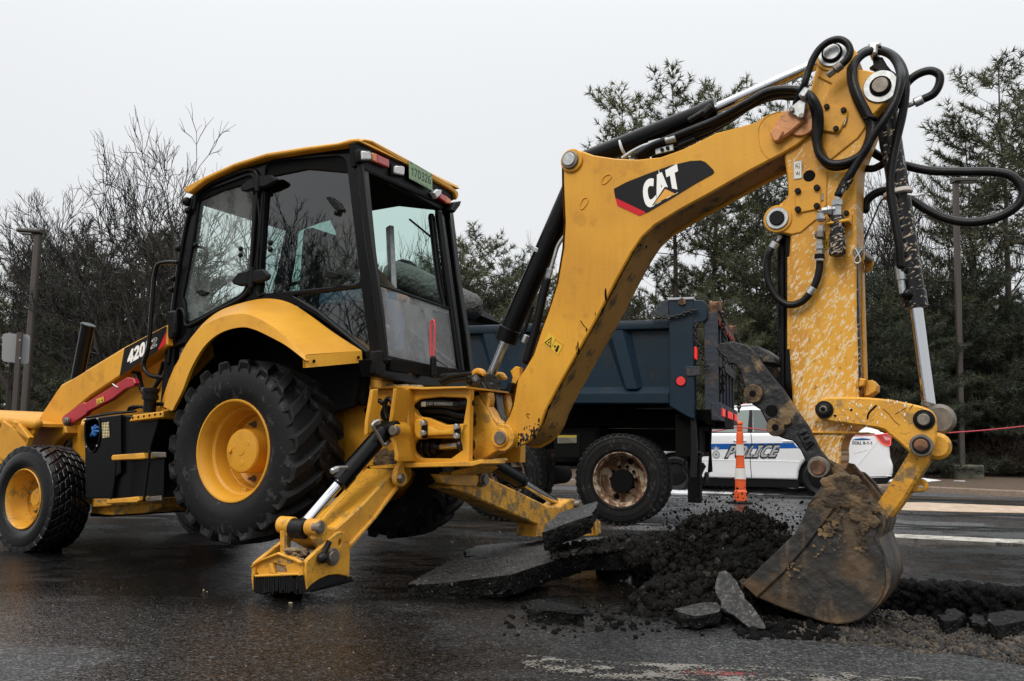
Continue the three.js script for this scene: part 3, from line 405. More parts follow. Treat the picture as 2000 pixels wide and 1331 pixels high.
obj('step_bracket', ext(xy(0.95, W1([[1226, 432], [1338, 432], [1340, 474], [1226, 478]])), 0.95, 0.02), M.steel, tank); obj('step_bracket', [ext(xy(0.95, W1([[1186, 795], [1304, 784], [1306, 824], [1186, 838]])), 0.95, 0.02)], M.steel, tank);
obj('top_step', [ext(xy(0.97, W1([[1045, 182], [1075, 130], [1325, 98], [1320, 148]])), 0.97, 0.2)], M.yellow, tank);
for (let i = 0; i < 6; i++) { const q = pt(...W1([[1076 + i * 45, 152 - i * 6.2]])[0], 0.972); obj('step_hole', pin(q.x, q.y, 0.974, 0.010, 0.01, 10), M.dark, tank); }
obj('filler_cap', [(() => { const q = pt(...W1([[1212, 105]])[0], 0.75); return lathe([[0.05, 0], [0.05, 0.10], [0.065, 0.10], [0.065, 0.135], [0.055, 0.14], [0.055, 0.16], [0.066, 0.162], [0.066, 0.19], [0, 0.20]], q, q.clone().add(V(0, 1, 0))); })()], M.plastic, tank);
obj('pipes', [tube(hp(0.72, W1([[820, 128], [940, 110], [1035, 100], [1050, 70], [1150, 62], [1180, 70]])), 0.012), tube(hp(0.70, W1([[1260, 45], [1300, 40], [1340, 50], [1350, 70]])), 0.015), tube(hp(0.74, W1([[700, 150], [900, 120], [1100, 100]])), 0.010)], M.hose, tank);

// loader arm, brace, bucket
const arm = BHm('loader_arm', [ext(xy(0.66, B([[832, 142], [620, 253], [372, 403], [305, 440, 0.05], [285, 462, 0.05], [190, 610], [95, 745], [60, 800], [130, 830], [240, 780], [280, 720], [330, 680], [322, 640], [342, 585], [450, 496], [600, 395], [834, 240]])), 0.66, 0.16, { b: 0.012 }), ext(xy(-0.5, B([[832, 142], [620, 253], [372, 403], [305, 440], [190, 610], [60, 800], [240, 780], [330, 680], [342, 585], [600, 395], [834, 240]])), -0.5, 0.16)], M.yellow);
decal('model_decal', F, B([[622, 258], [832, 146], [828, 232], [800, 262], [597, 398]]), 0.661, ({ poly, text }) => { poly(B([[560, 420], [580, 230], [860, 100], [860, 300]]), '#15130f'); poly(B([[830, 178], [860, 160], [840, 270], [790, 264]]), '#c4232e'); text('420', B([[637, 337]])[0], B([[722, 288]])[0], B([[643, 272]])[0], '#efebe4', { font: 'bold 100px sans-serif', stroke: '#efebe4', lw: 7 }); text('F', B([[723, 290]])[0], B([[750, 276]])[0], B([[729, 226]])[0], '#efebe4', { font: 'bold 100px sans-serif', stroke: '#efebe4', lw: 7 }); text('2', B([[752, 262]])[0], B([[784, 244]])[0], B([[757, 216]])[0], null, { font: 'bold 100px sans-serif', stroke: '#d8d4cc', lw: 6 }); }, arm);
const brace = BHm('arm_brace', [ext(xy(0.70, B([[320, 610, 0.02], [335, 592], [430, 528], [440, 534], [648, 404], [680, 408], [690, 432], [682, 448], [640, 462], [575, 512], [452, 575], [440, 592], [352, 648], [330, 646, 0.02]])), 0.73, 0.05)], M.red);
{ const q = pt(...B([[332, 622]])[0], 0.75); obj('bolt', [pin(q.x, q.y, 0.775, 0.026, 0.06), pin(q.x, q.y, 0.765, 0.036, 0.03)], M.steel, brace); }
warnLabel('warning_label', F, B([[482, 512], [518, 498], [519, 524], [484, 540]]), 0.732, brace);
obj('cable_tie', tube(hp(0.74, B([[562, 436], [578, 448], [588, 452]])), 0.005), M.white, brace);
const lb = BHm('loader_bucket', [ext(xy(0.9, B([[-60, 610], [120, 628], [185, 634], [160, 700], [110, 760], [40, 830], [-60, 850]])), 0.9, 0.04), box(-3.55, 0.78, -0.1, 0.9, 0.05, 1.9), ext(xy(0.9, B([[-160, 560], [185, 634], [185, 650], [-160, 640]])), 0.9, 1.9)], M.yellow);
{ const p0 = pt(...B([[-160, 610]])[0], 0.9), p1 = pt(...B([[182, 636]])[0], 0.9); obj('bucket_rail', [tube([p0, p1], 0.05), cyl(pt(...B([[92, 655]])[0], 0.92), pt(...B([[98, 625]])[0], 0.92), 0.055), beam(pt(...B([[95, 650]])[0], 0.95), pt(...B([[150, 720]])[0], 0.95), 0.05, 0.07), beam(pt(...B([[0, 700]])[0], 0.95), pt(...B([[130, 790]])[0], 0.95), 0.05, 0.3)], M.yellow, lb); }
BHm('loader_linkage', [beam(pt(...B([[262, 705]])[0], 0.5), pt(...B([[350, 680]])[0], 0.5), 0.06, 0.09), cyl(pt(...B([[300, 760]])[0], 0.45), pt(...B([[345, 690]])[0], 0.45), 0.035)], M.yellowMuddy);
BHm('lift_cylinder', [cyl(pt(...B([[312, 740]])[0], 0.55), pt(...B([[348, 690]])[0], 0.55), 0.03)], M.chrome);
BHm('exhaust_stack', [cyl(pt(...B([[382, 420]])[0], 0.2), pt(...B([[440, 142]])[0], 0.2), 0.058, { r1: 0.064, c: 0.01 }), cyl(pt(...B([[437, 150]])[0], 0.2), pt(...B([[441, 138]])[0], 0.2), 0.07)], M.black);
BHm('loader_hose', [tube(hp(0.60, B([[600, 402], [650, 374], [676, 385], [690, 430], [705, 465], [725, 488], [760, 470], [795, 420], [812, 395]])), 0.016), tube(hp(0.55, B([[660, 378], [695, 385], [705, 430], [716, 465]])), 0.014), tube(hp(0.5, B([[725, 485], [770, 455], [800, 380], [815, 330]])), 0.016), tube(hp(0.56, B([[640, 570], [700, 550], [720, 555]])), 0.014)], M.hose);
BHm('hose_fitting', cyl(pt(...B([[598, 408]])[0], 0.6), pt(...B([[640, 380]])[0], 0.6), 0.018, { seg: 8 }), M.zinc); BHm('hose_fitting', [cyl(pt(...B([[710, 460]])[0], 0.61), pt(...B([[722, 478]])[0], 0.61), 0.02, { seg: 8 })], M.zinc);

// fender
{
  const inner = [[60, 1420], [110, 1260], [170, 1110], [240, 1010], [330, 940], [460, 895], [540, 880], [612, 882], [690, 905], [770, 955], [900, 1050], [1040, 1140]];
  const ridge = [[48, 1420], [70, 1340], [100, 1250], [150, 1130], [230, 1030], [330, 975], [440, 955], [497, 967], [610, 1030], [690, 1100], [735, 1145], [755, 1163]];
  const lip = [[92, 1440], [140, 1345], [185, 1230], [250, 1120], [330, 1052], [440, 1022], [500, 1033], [585, 1072], [655, 1110], [710, 1150], [745, 1178], [762, 1190]];
  const sm = l => new THREE.CatmullRomCurve3(l, false, 'centripetal').getPoints(60), I0 = sm(hp(0.62, A(inner))), R0 = sm(hp(1.06, A(ridge))), L0 = sm(hp(1.07, A(lip)));
  const bend = R0.map((p, i) => p.clone().lerp(I0[i], 0.06).add(V(0, 0.004, 0)));
  const in1 = L0.map(p => p.clone().add(V(0, 0.006, -0.03))), in2 = R0.map((p, i) => p.clone().add(V(0, -0.03, -0.04))), in3 = I0.map(p => p.clone().add(V(0, -0.03, 0)));
  const fd = BHm('fender', strips([I0, bend, R0, L0, in1, in2, in3], true, 0.35), M.yellow);
  // rear lip across
  const e0 = R0.at(-1), e1 = I0.at(-1); obj('fender_lip', strips([[e0, e1], [e0.clone().add(V(0.012, -0.085, 0)), e1.clone().add(V(0.012, -0.085, 0))], [e0.clone().add(V(-0.01, -0.085, 0)), e1.clone().add(V(-0.01, -0.085, 0))], [e0.clone().add(V(-0.02, 0, 0)), e1.clone().add(V(-0.02, 0, 0))]], true), M.yellow, fd);
  for (const t of [0.12, 0.9]) { const q = e0.clone().lerp(e1, t).add(V(0.015, -0.045, 0)); obj('bolt', cyl(q, q.clone().add(V(0.012, 0, 0)), 0.012, { seg: 10 }), M.plastic, fd); }
  obj('wheel_well', [ext(xy(0.60, A([[60, 1420], [110, 1260], [170, 1110], [240, 1010], [330, 945], [460, 900], [612, 888], [770, 960], [1040, 1150], [1000, 1420], [300, 1600]])), 0.60, 0.04)], M.dark, fd);
  obj('inner_panel', [ext(xy(0.62, B([[812, 600], [870, 420], [900, 350], [950, 270], [1060, 190], [1080, 300], [950, 430], [880, 570]])), 0.68, 0.05)], M.yellow, fd);
}

// cab
const cab = part('cab', backhoe);
const cabOut = A([[178, 372], [215, 335], [330, 275], [520, 205], [760, 160], [990, 148], [1046, 236], [1085, 640], [1128, 960], [1150, 1190], [1085, 1200], [960, 1075], [800, 960], [690, 905], [610, 884], [520, 882], [460, 897], [330, 945], [240, 1015], [170, 1115], [110, 1265], [70, 1380], [40, 1440], [30, 1400], [48, 1200], [65, 1040], [85, 880], [113, 680], [150, 500]]);
const doorGlass = A([[222, 385, 0.04], [262, 343, 0.03], [478, 262, 0.03], [497, 280, 0.03], [470, 780, 0.05], [438, 850, 0.05], [182, 990, 0.02], [158, 985, 0.02], [152, 900], [140, 868], [196, 580]]);
const sideGlass = A([[560, 215, 0.04], [600, 194, 0.03], [930, 165, 0.04], [960, 190, 0.04], [1030, 788, 0.03], [1008, 806, 0.02], [533, 856, 0.02], [523, 842, 0.02], [545, 480]]);
const lowGlass = A([[692, 862, 0.02], [1034, 820, 0.02], [1076, 1135, 0.01], [1060, 1138], [960, 1055], [820, 940]]);
const frontLow = A([[98, 1128, 0.01], [205, 1075], [150, 1170], [110, 1245], [95, 1245]]);
for (const w of [0.60, -0.53]) obj('side_frame', ext(xy(0.60, cabOut), w, 0.07, { holes: [doorGlass, sideGlass, lowGlass, frontLow].map(h => xy(0.60, h)), b: 0.008 }), M.black, cab);
const pane = (name, pts, mat) => { for (const w of [0.575, -0.565]) { const p = xy(0.60, pts); obj(name, ext(p, w, 0.004, { b: 0 }), mat === M.glassWet && w < 0 ? M.glass : mat, cab); } };
const thin = g => g;
function sheet(name, pts, w, mat) { const s = new THREE.Shape(roundPoly(pts).map(p => new THREE.Vector2(...p))); const g = new THREE.ShapeGeometry(s); g.translate(0, 0, w); return obj(name, g, mat, cab); }
sheet('door_window', xy(0.60, doorGlass), 0.57, M.glassWet); sheet('door_window', xy(0.60, doorGlass), -0.565, M.glass);
sheet('side_window', xy(0.60, sideGlass), 0.57, M.glassDark); sheet('side_window', xy(0.60, sideGlass), -0.565, M.glass);
sheet('lower_window', xy(0.60, lowGlass), 0.57, M.glassDark); sheet('lower_window', xy(0.60, lowGlass), -0.565, M.glassDark);
sheet('front_lower_window', xy(0.60, frontLow), 0.57, M.glassDark);
obj('door_seal', [tube(hp(0.61, A([[105, 1085], [120, 940], [138, 930], [155, 960], [158, 1010], [175, 1015], [300, 950], [445, 872], [478, 830], [488, 700], [505, 480], [520, 290], [510, 245], [480, 236], [360, 275], [255, 325], [215, 365], [200, 430]])), 0.016, { n: 120 }), tube(hp(0.605, A([[540, 860], [530, 870], [516, 845], [540, 420], [556, 230]])), 0.010)], M.plastic, cab);
obj('door_frame_edge', [tube(hp(0.605, A([[200, 380], [165, 500], [128, 700], [100, 900], [85, 1050], [72, 1200]])), 0.018), tube(hp(0.605, A([[508, 250], [530, 560], [500, 760], [482, 850]])), 0.012)], M.black, cab);
for (const [l, r, c] of [[[[443, 322, 0.02], [482, 288], [518, 276], [520, 334], [474, 350], [447, 345, 0.02]], [[536, 268], [598, 264], [630, 284, 0.02], [626, 300, 0.02], [575, 325], [540, 334]], [[524, 262], [519, 345]]], [[[401, 792, 0.02], [432, 752], [486, 738], [488, 814], [446, 820], [405, 808, 0.02]], [[502, 740], [560, 734], [592, 762, 0.02], [586, 786, 0.02], [548, 800], [500, 806]], [[494, 725], [487, 825]]]]) obj('hinge', [ext(xy(0.62, A(l)), 0.655, 0.04, { b: 0.014 }), ext(xy(0.62, A(r)), 0.655, 0.04, { b: 0.014 }), cyl(pt(...A([c[0]])[0], 0.64), pt(...A([c[1]])[0], 0.64), 0.022)], M.plastic, cab);
obj('window_latch', [ext(xy(0.6, A([[850, 752, 0.01], [880, 740], [918, 752, 0.01], [915, 772], [885, 778], [856, 772]])), 0.6, 0.03), ext(xy(0.6, A([[205, 840], [240, 832], [266, 845], [262, 858], [235, 866], [212, 852]])), 0.6, 0.03), ext(xy(0.6, A([[856, 372, 0.01], [880, 368], [920, 398], [942, 432], [930, 444], [900, 430], [880, 405]])), 0.6, 0.03), ...[[915, 450, 0.024], [583, 600, 0.022], [583, 634, 0.022], [435, 630, 0.02], [433, 662, 0.02], [207, 612, 0.022]].map(([u, v, r]) => { const q = pt(...A([[u, v]])[0], 0.585); return ball(q, r, 1, 1, 0.9); }), tube(hp(0.52, A([[210, 618], [250, 628], [266, 655], [252, 700]])), 0.013)], M.plastic, cab);
obj('door_handle', [ext(xy(0.62, A([[86, 945, 0.02], [124, 938, 0.02], [126, 1040], [112, 1082, 0.02], [82, 1080, 0.02]])), 0.655, 0.06, { b: 0.015 }), ext(xy(0.65, A([[96, 1000], [112, 995], [110, 1050], [94, 1060]])), 0.66, 0.01)], M.plastic, cab);
obj('grab_rail', tube(hp(0.72, [[344, 513], [325, 513], [308, 518], [302, 535], [296, 600], [289, 680], [280, 715], [290, 732], [316, 738]]), 0.018, { n: 80 }), M.black, cab);
obj('hinge_stop', [ball(pt(...A([[165, 395]])[0], 0.62), 0.04), ball(pt(...A([[170, 440]])[0], 0.62), 0.03), ball(pt(...A([[122, 628]])[0], 0.62), 0.03), ball(pt(...A([[95, 780]])[0], 0.62), 0.025), ball(pt(...A([[85, 835]])[0], 0.62), 0.025)], M.plastic, cab);
// roof
{
  const edge = A([[152, 345], [150, 322], [180, 306], [250, 268], [400, 200], [560, 150], [760, 118], [920, 97], [980, 80], [1022, 76]]), low = A([[1030, 92], [985, 100], [925, 114], [760, 138], [560, 170], [400, 220], [255, 288], [190, 340], [172, 352]]);
  const top = xy(0.67, edge), p = [...top, ...xy(0.67, low)];
  obj('roof', [ext(p, 0.67, 1.34, { b: 0.010 })], M.yellow, cab);
  const under = xy(0.60, A([[185, 365], [255, 292], [400, 228], [560, 178], [760, 146], [925, 122], [990, 110], [1046, 236], [990, 250], [760, 230], [520, 280], [330, 340], [200, 400]]));
  obj('roof_lining', [ext(under, 0.585, 1.17)], M.dark, cab);
  const Xr = top.at(-1)[0] - 0.015;
  const rim = A([[1022, 90], [1050, 80], [1090, 88], [1120, 104], [1275, 188], [1480, 308], [1518, 345], [1521, 368]]), rimLow = A([[1512, 384], [1500, 352], [1470, 330], [1270, 212], [1118, 122], [1085, 102], [1050, 94], [1028, 98]]);
  obj('roof_edge', extX(F.wy(Xr + 0.02, [...rim, ...rimLow]), Xr + 0.03, 0.05, { b: 0.008 }), M.yellow, cab);
  const fasc = A([[1004, 100], [1050, 94], [1088, 102], [1118, 122], [1270, 212], [1470, 330], [1502, 356], [1510, 382], [1490, 392], [1440, 442], [1240, 330], [1065, 240], [1010, 215]]);
  obj('rear_fascia', extX(F.wy(Xr, fasc), Xr, 0.06, { b: 0.012 }), M.plastic, cab);
  const onX = (name, pts, mat, t = 0.04, o = {}) => obj(name, extX(F.wy(Xr, A(pts)), Xr + t, t, { b: 0.008, ...o }), mat, cab);
  onX('lamp_housing', [[1000, 138, 0.01], [1062, 142, 0.01], [1066, 200, 0.01], [1004, 200, 0.01]], M.plastic, 0.05); onX('work_lamp', [[1008, 146, 0.01], [1054, 150, 0.01], [1058, 190, 0.01], [1010, 190, 0.01]], M.lampClear, 0.062);
  onX('tail_lamp', [[1070, 152, 0.01], [1096, 158], [1098, 204], [1072, 192, 0.01]], M.lampOrange); onX('tail_lamp', [[1096, 158], [1158, 186, 0.01], [1160, 230, 0.01], [1098, 204]], M.lampRed);
  onX('lamp_housing', [[1174, 208], [1238, 214], [1240, 274], [1176, 264]], M.plastic, 0.03); onX('work_lamp', [[1184, 218, 0.02], [1232, 222, 0.02], [1230, 268, 0.02], [1182, 258, 0.02]], M.lampClear, 0.05);
  onX('work_lamp', [[1376, 352], [1392, 335], [1418, 340], [1414, 362], [1394, 382]], M.lampClear, 0.05); onX('tail_lamp', [[1412, 352, 0.01], [1440, 366], [1442, 404], [1410, 382, 0.01]], M.lampRed, 0.045); onX('tail_lamp', [[1440, 366], [1468, 388, 0.01], [1464, 412, 0.01], [1442, 404]], M.lampOrange, 0.045);
  onX('lamp_housing', [[1468, 402], [1500, 396], [1494, 420], [1468, 454], [1450, 440]], M.plastic, 0.08);
  decal('licence_plate', F, A([[1274, 188], [1390, 256], [1392, 340], [1276, 278]]), 0, ({ c, cw, ch, text, poly }) => { c.fillStyle = '#8fa783'; c.fillRect(0, 0, cw, ch); text('17D326', A([[1284, 262]])[0], A([[1384, 310]])[0], A([[1284, 218]])[0], '#41504a', { font: 'bold 100px sans-serif' }); for (const [u0, v0, u1, v1] of [[1308, 212, 1364, 242], [1298, 288, 1372, 328]]) for (let i = 0; i < 12; i++) { const a = lerp(u0, u1, i / 12), v = lerp(v0, v1, i / 12); poly(A([[a, v - 7], [a + 3, v - 5], [a + 3, v + 3], [a, v + 1]]), '#5a6a5c'); } for (const p of [[1282, 198], [1384, 258]]) poly(A([[p[0] + 2, p[1]], [p[0] + 8, p[1] + 3], [p[0] + 8, p[1] + 9], [p[0] + 2, p[1] + 6]]), '#20261f'); }, cab, { X: Xr + 0.035, res: 1500 });
}
// rear of the cab: posts, sill, lowered rear window
{
  const rowL = [[1046, 240, 0.70], [1120, 800, 0.85], [1165, 1180, 0.93]].map(([u, v, X]) => [...A([[u, v]])[0], X]);
  const g = ([u, v], X) => F.PX(...A([[u, v]])[0], X);
  const quad = (a, b, c, d, n, mat, par = cab) => { const gg = strips([[a, b], [d, c]]); return obj(n, gg, mat, par); };
  quad(g([1128, 812], 0.86), g([1474, 930], 0.86), g([1515, 1242], 0.95), g([1166, 1168], 0.95), 'rear_window', M.glassFrost);
  obj('rear_window_edge', beam(g([1120, 808], 0.865), g([1478, 930], 0.865), 0.015, 0.02), M.plastic, cab); obj('rear_window_edge', [beam(g([1160, 1172], 0.955), g([1520, 1248], 0.955), 0.02, 0.03)], M.plastic, cab);
  obj('rear_post', [tube([g([1030, 215], 0.70), g([1075, 600], 0.80), g([1120, 900], 0.89), g([1155, 1190], 0.96)], 0.03, { seg: 6 }), tube([g([1425, 452], 0.70), g([1470, 800], 0.82), g([1510, 1080], 0.91), g([1535, 1250], 0.96)], 0.035, { seg: 6 }), tube([g([1388, 470], 0.62), g([1430, 800], 0.74), g([1455, 920], 0.80)], 0.03, { seg: 6 })], M.black, cab);
  obj('rear_post_trim', [tube([g([1445, 470], 0.71), g([1490, 800], 0.83), g([1550, 1255], 0.97)], 0.012, { seg: 6 })], M.blackWorn, cab); obj('rear_post_trim', [tube([g([1056, 300], 0.72), g([1098, 640], 0.82), g([1150, 1000], 0.92)], 0.010, { seg: 6 })], M.blackWorn, cab);
  const Xs = 0.97; obj('rear_sill', extX(F.wy(Xs, A([[1085, 1185], [1150, 1170], [1560, 1252], [1590, 1262], [1560, 1330], [1350, 1318], [1100, 1270]])), Xs, 0.12, { b: 0.01 }), M.black, cab);
  obj('post_foot', extX(F.wy(Xs, A([[1092, 1140, 0.02], [1130, 1140, 0.02], [1138, 1262, 0.02], [1090, 1262, 0.02]])), Xs + 0.03, 0.05), M.plastic, cab);
  const f = (n, p, m) => obj(n, extX(F.wy(Xs, A(p)), Xs + 0.012, 0.02, { b: 0.003 }), m, cab);
  f('reflector', [[1178, 1198, 0.005], [1224, 1208, 0.005], [1224, 1242, 0.005], [1180, 1230, 0.005]], M.lampRed); f('reflector', [[1494, 1272], [1512, 1276], [1512, 1290], [1494, 1286]], M.lampRed);
  warnLabel('warning_label', F, A([[1242, 1212], [1286, 1222], [1288, 1258], [1244, 1246]]), 0, cab, { X: Xs + 0.003 }); warnLabel('warning_label', F, A([[1436, 1260], [1474, 1266], [1476, 1294], [1438, 1286]]), 0, cab, { X: Xs + 0.003 });
  obj('wiper', [tube([F.P(...CB([[318, 1230]])[0], 0.1), F.P(...CB([[318, 1115]])[0], 0.1)], 0.026), tube([F.P(...CB([[340, 1120]])[0], 0.1), F.P(...CB([[400, 1160]])[0], 0.08), F.P(...CB([[440, 1195]])[0], 0.06)], 0.004)], M.plastic, cab);
  obj('lock_handle', tube(hp(0.1, CB([[303, 1110], [299, 1000], [305, 850], [316, 832], [327, 850], [326, 1000], [320, 1112]])), 0.0085, { n: 60 }), std({ color: [0.6, 0.05, 0.06], roughness: 0.4 }), cab);
  obj('gas_strut', [tube([g([1280, 484], 0.4), g([1400, 582], 0.6)], 0.009)], M.plastic, cab);
  obj('inner_post', [beam(g([1180, 520], 0.25), g([1195, 830], 0.33), 0.05, 0.06)], M.zinc, cab);
  // floor, seat, console, wheel
  obj('floor', [box(0.1, 1.5, 0, 1.8, 0.08, 1.1), box(-0.65, 1.75, 0, 0.25, 0.5, 0.9)], M.dark, cab);
  obj('seat', [ext([[-0.15, 1.9, 0.05], [0.4, 1.95, 0.05], [0.42, 2.05, 0.05], [0.0, 2.05], [-0.1, 2.7, 0.08], [-0.22, 2.7, 0.08], [-0.24, 1.95]].map(p => p), 0.24, 0.48, { b: 0.04, seg: 2 }), box(0.1, 1.7, 0, 0.4, 0.4, 0.35)], M.plastic, cab);
  obj('steering_wheel', [(() => { const t = clean(new THREE.TorusGeometry(0.19, 0.016, 8, 28)); t.deleteAttribute('uv'); t.rotateX(1.1); t.rotateY(Math.PI / 2); t.translate(-0.5, 2.2, 0); return t; })()], M.plastic, cab); obj('steering_column', tube([V(-0.6, 1.7, 0), V(-0.5, 2.2, 0)], 0.03), M.plastic, cab);
  obj('control_lever', [tube([V(0.62, 1.75, 0.2), V(0.6, 2.08, 0.19)], 0.012), ball(V(0.6, 2.1, 0.19), 0.03, 1, 1.4, 1), tube([V(0.62, 1.75, -0.15), V(0.6, 2.05, -0.14)], 0.012), ball(V(0.6, 2.07, -0.14), 0.03, 1, 1.4, 1)], M.plastic, cab);
}
// ───────── rear frame, stabilizers ─────────
function clod(p, r, sx, sy, sz) { const g = new THREE.IcosahedronGeometry(r, 2), q = g.attributes.position, s = rnd() * 90; for (let i = 0; i < q.count; i++) { const x = q.getX(i) / r, y = q.getY(i) / r, z = q.getZ(i) / r, k = 0.55 + 0.9 * noise3(x * 1.6 + s, y * 1.6, z * 1.6) ; q.setXYZ(i, p.x + q.getX(i) * sx * k, p.y + q.getY(i) * sy * k, p.z + q.getZ(i) * sz * k); } const c = clean(g); c.deleteAttribute('uv'); c.computeVertexNormals(); return c; }
const tubeBolt = (px, py, w, r, len, mat, par, n = 'bolt') => { const q = pt(px, py, w); return obj(n, pin(q.x, q.y, w + len, r, len + 0.02), mat, par); };
const rf = BHm('rear_frame', [
  ext(xy(0.42, Dd([[100, 408], [340, 392], [610, 392], [1090, 380], [1085, 470], [1080, 660], [1075, 960], [600, 962], [330, 985], [130, 985]])), 0.42, 0.06, { holes: [xy(0.42, Dd([[645, 520, 0.02], [700, 470, 0.03], [860, 452], [1060, 460, 0.02], [1066, 655], [900, 668], [760, 612], [680, 600, 0.03]])), xy(0.42, Dd([[660, 800, 0.02], [692, 768, 0.02], [1010, 768, 0.02], [1030, 860], [940, 925], [700, 922, 0.03], [662, 880, 0.02]]))], b: 0.008 }),
  ext(xy(0.42, Dd([[100, 408], [1090, 380], [1075, 960], [130, 985]])), -0.30, 0.08),
  ext(xy(0.30, Dd([[60, 420], [240, 405], [240, 985], [60, 975]])), 0.40, 0.7),
], M.yellow);
obj('top_plate', [ext(xy(0.48, Dd([[20, 418], [140, 388], [340, 366], [520, 366], [725, 378], [1060, 372], [1060, 386], [725, 398], [510, 388], [335, 392], [150, 408], [22, 430]])), 0.48, 0.9, { b: 0.004 }), (() => { const q = pt(...Dd([[410, 385]])[0], 0.40); return lathe([[0, 0], [0.088, 0], [0.088, 0.072], [0.082, 0.078], [0, 0.078]], q, q.clone().add(V(0, 1, 0)), 28); })()], M.yellowWorn, rf);
obj('cab_mount', (() => { const q = pt(...Dd([[405, 320]])[0], 0.40); return [lathe([[0, 0], [0.07, 0], [0.07, 0.02], [0.055, 0.03], [0.07, 0.04], [0.055, 0.055], [0.05, 0.09], [0, 0.09]], q, q.clone().add(V(0, 1, 0)), 20)]; })(), M.plastic, rf);
obj('bottom_plate', [ext(xy(0.48, Dd([[310, 985], [600, 958], [1080, 948], [1180, 932], [1188, 962], [1100, 985], [700, 992], [330, 1008]])), 0.48, 0.30, { b: 0.005 })], M.yellowWorn, rf);
obj('corner_rib', [ext(xy(0.50, Dd([[556, 392], [610, 390], [618, 945], [566, 950]])), 0.50, 0.09, { b: 0.01 })], M.yellow, rf);
obj('gusset', [ext(xy(0.60, Dd([[342, 400], [372, 392], [358, 560], [334, 690], [304, 738], [297, 700], [318, 560]])), 0.62, 0.05, { b: 0.01 }), extX(F.wy(1.0, Dd([[345, 395], [385, 392], [390, 700], [300, 740], [305, 640]])), 1.0, 0.03)], M.yellow, rf);
obj('gusset', [ext(xy(0.66, Dd([[507, 392], [532, 388], [512, 560], [496, 640], [530, 670, 0.02], [538, 720, 0.02], [522, 775], [546, 900], [540, 945], [515, 945], [512, 800], [466, 720], [472, 650]])), 0.68, 0.18, { b: 0.012 })], M.yellow, rf);
tubeBolt(...Dd([[515, 710]])[0], 0.69, 0.034, 0.03, M.steel, rf, 'cylinder_pin');
tubeBolt(...Dd([[297, 555]])[0], 0.42, 0.025, 0.003, M.dark, rf, 'frame_hole');
tubeBolt(...Dd([[452, 580]])[0], 0.42, 0.062, 0.003, M.dark, rf, 'frame_hole');
decal('label_plate', F, Dd([[530, 632], [554, 630], [554, 702], [532, 700]]), 0.505, ({ c, cw, ch }) => { c.fillStyle = '#cfc9a8'; c.fillRect(0, 0, cw, ch); c.fillStyle = '#8a8462'; for (let i = 0; i < 3; i++) c.fillRect(cw * 0.2, ch * (0.15 + i * 0.27), cw * 0.6, ch * 0.12); }, rf);
obj('grease_hose', tube(hp(0.60, Dd([[352, 620], [345, 560], [352, 500], [378, 482], [405, 488], [416, 500]])), 0.017), M.hose, rf); obj('grease_hose', tube(hp(0.60, Dd([[452, 620], [436, 560], [440, 500], [455, 472], [480, 472], [492, 490]])), 0.017), M.hose, rf);
obj('frame_dirt', [...Array(70)].map(() => { const u = rr(0, 1), q = pt(...Dd([[lerp(450, 720, u), lerp(372, 388, u)]])[0], rr(0.30, 0.46)); return clod(q.add(V(0, 0.010, 0)), rr(0.005, 0.018), 1.6, 0.7, 1); }), M.sandDirt, rf).userData.kind = 'stuff';
obj('frame_mud', [...Array(60)].map(() => { const q = pt(...Dd([[rr(380, 520), rr(880, 975)]])[0], 0.44); return clod(q, rr(0.012, 0.035), 1.2, 0.9, 0.6); }), M.mud, rf).userData.kind = 'stuff';
// swing cylinder, clamp and hoses seen through the openings
obj('clamp_block', ext(xy(0.46, Dd([[660, 640, 0.02], [680, 622], [724, 618, 0.02], [726, 775, 0.02], [690, 775], [662, 735, 0.02]])), 0.47, 0.14, { b: 0.012 }), M.yellow, rf);
obj('clamp_plate', ext(xy(0.48, Dd([[714, 632, 0.01], [735, 628], [758, 640, 0.01], [758, 768, 0.01], [716, 772, 0.01]])), 0.485, 0.02), M.black, rf); obj('clamp_plate', ext(xy(0.48, Dd([[964, 660], [1000, 655], [1012, 690], [1012, 775], [968, 778]])), 0.485, 0.02), M.black, rf);
obj('clamp_bar', ext(xy(0.46, Dd([[745, 660], [800, 680], [840, 700], [890, 708], [970, 682], [972, 742], [890, 745], [820, 750], [745, 752]])), 0.47, 0.07, { b: 0.015, seg: 2 }), M.yellow, rf);
for (const [u, v] of [[738, 655], [738, 730], [992, 682], [994, 752]]) { const q = pt(...Dd([[u, v]])[0], 0.485); obj('bolt', [cyl(V(q.x, q.y, 0.48), V(q.x, q.y, 0.515), 0.021, { seg: 6 })], M.zinc, rf); }
obj('swing_cylinder', [cyl(pt(...Dd([[680, 835]])[0], 0.34), pt(...Dd([[850, 832]])[0], 0.34), 0.062), cyl(pt(...Dd([[745, 835]])[0], 0.34), pt(...Dd([[765, 835]])[0], 0.34), 0.075), cyl(pt(...Dd([[790, 835]])[0], 0.34), pt(...Dd([[812, 835]])[0], 0.34), 0.075)], M.black, rf);
obj('swing_rod', cyl(pt(...Dd([[845, 834]])[0], 0.34), pt(...Dd([[1015, 818]])[0], 0.34), 0.027), M.chrome, rf);
obj('rod_end', [cyl(pt(...Dd([[1005, 822]])[0], 0.36), pt(...Dd([[1110, 818]])[0], 0.36), 0.055, { c: 0.02 })], M.grease, rf);
const hh = obj('hydraulic_hose', [[[640, 520], [760, 500], [900, 505], [1000, 520], [1090, 500]], [[650, 560], [780, 555], [900, 560], [1000, 590], [1100, 600]], [[660, 590], [800, 600], [950, 620], [1100, 650]]].map((l, i) => tube(hp(0.37 - 0.05 * i, Dd(l)), 0.036)), M.hose, rf);
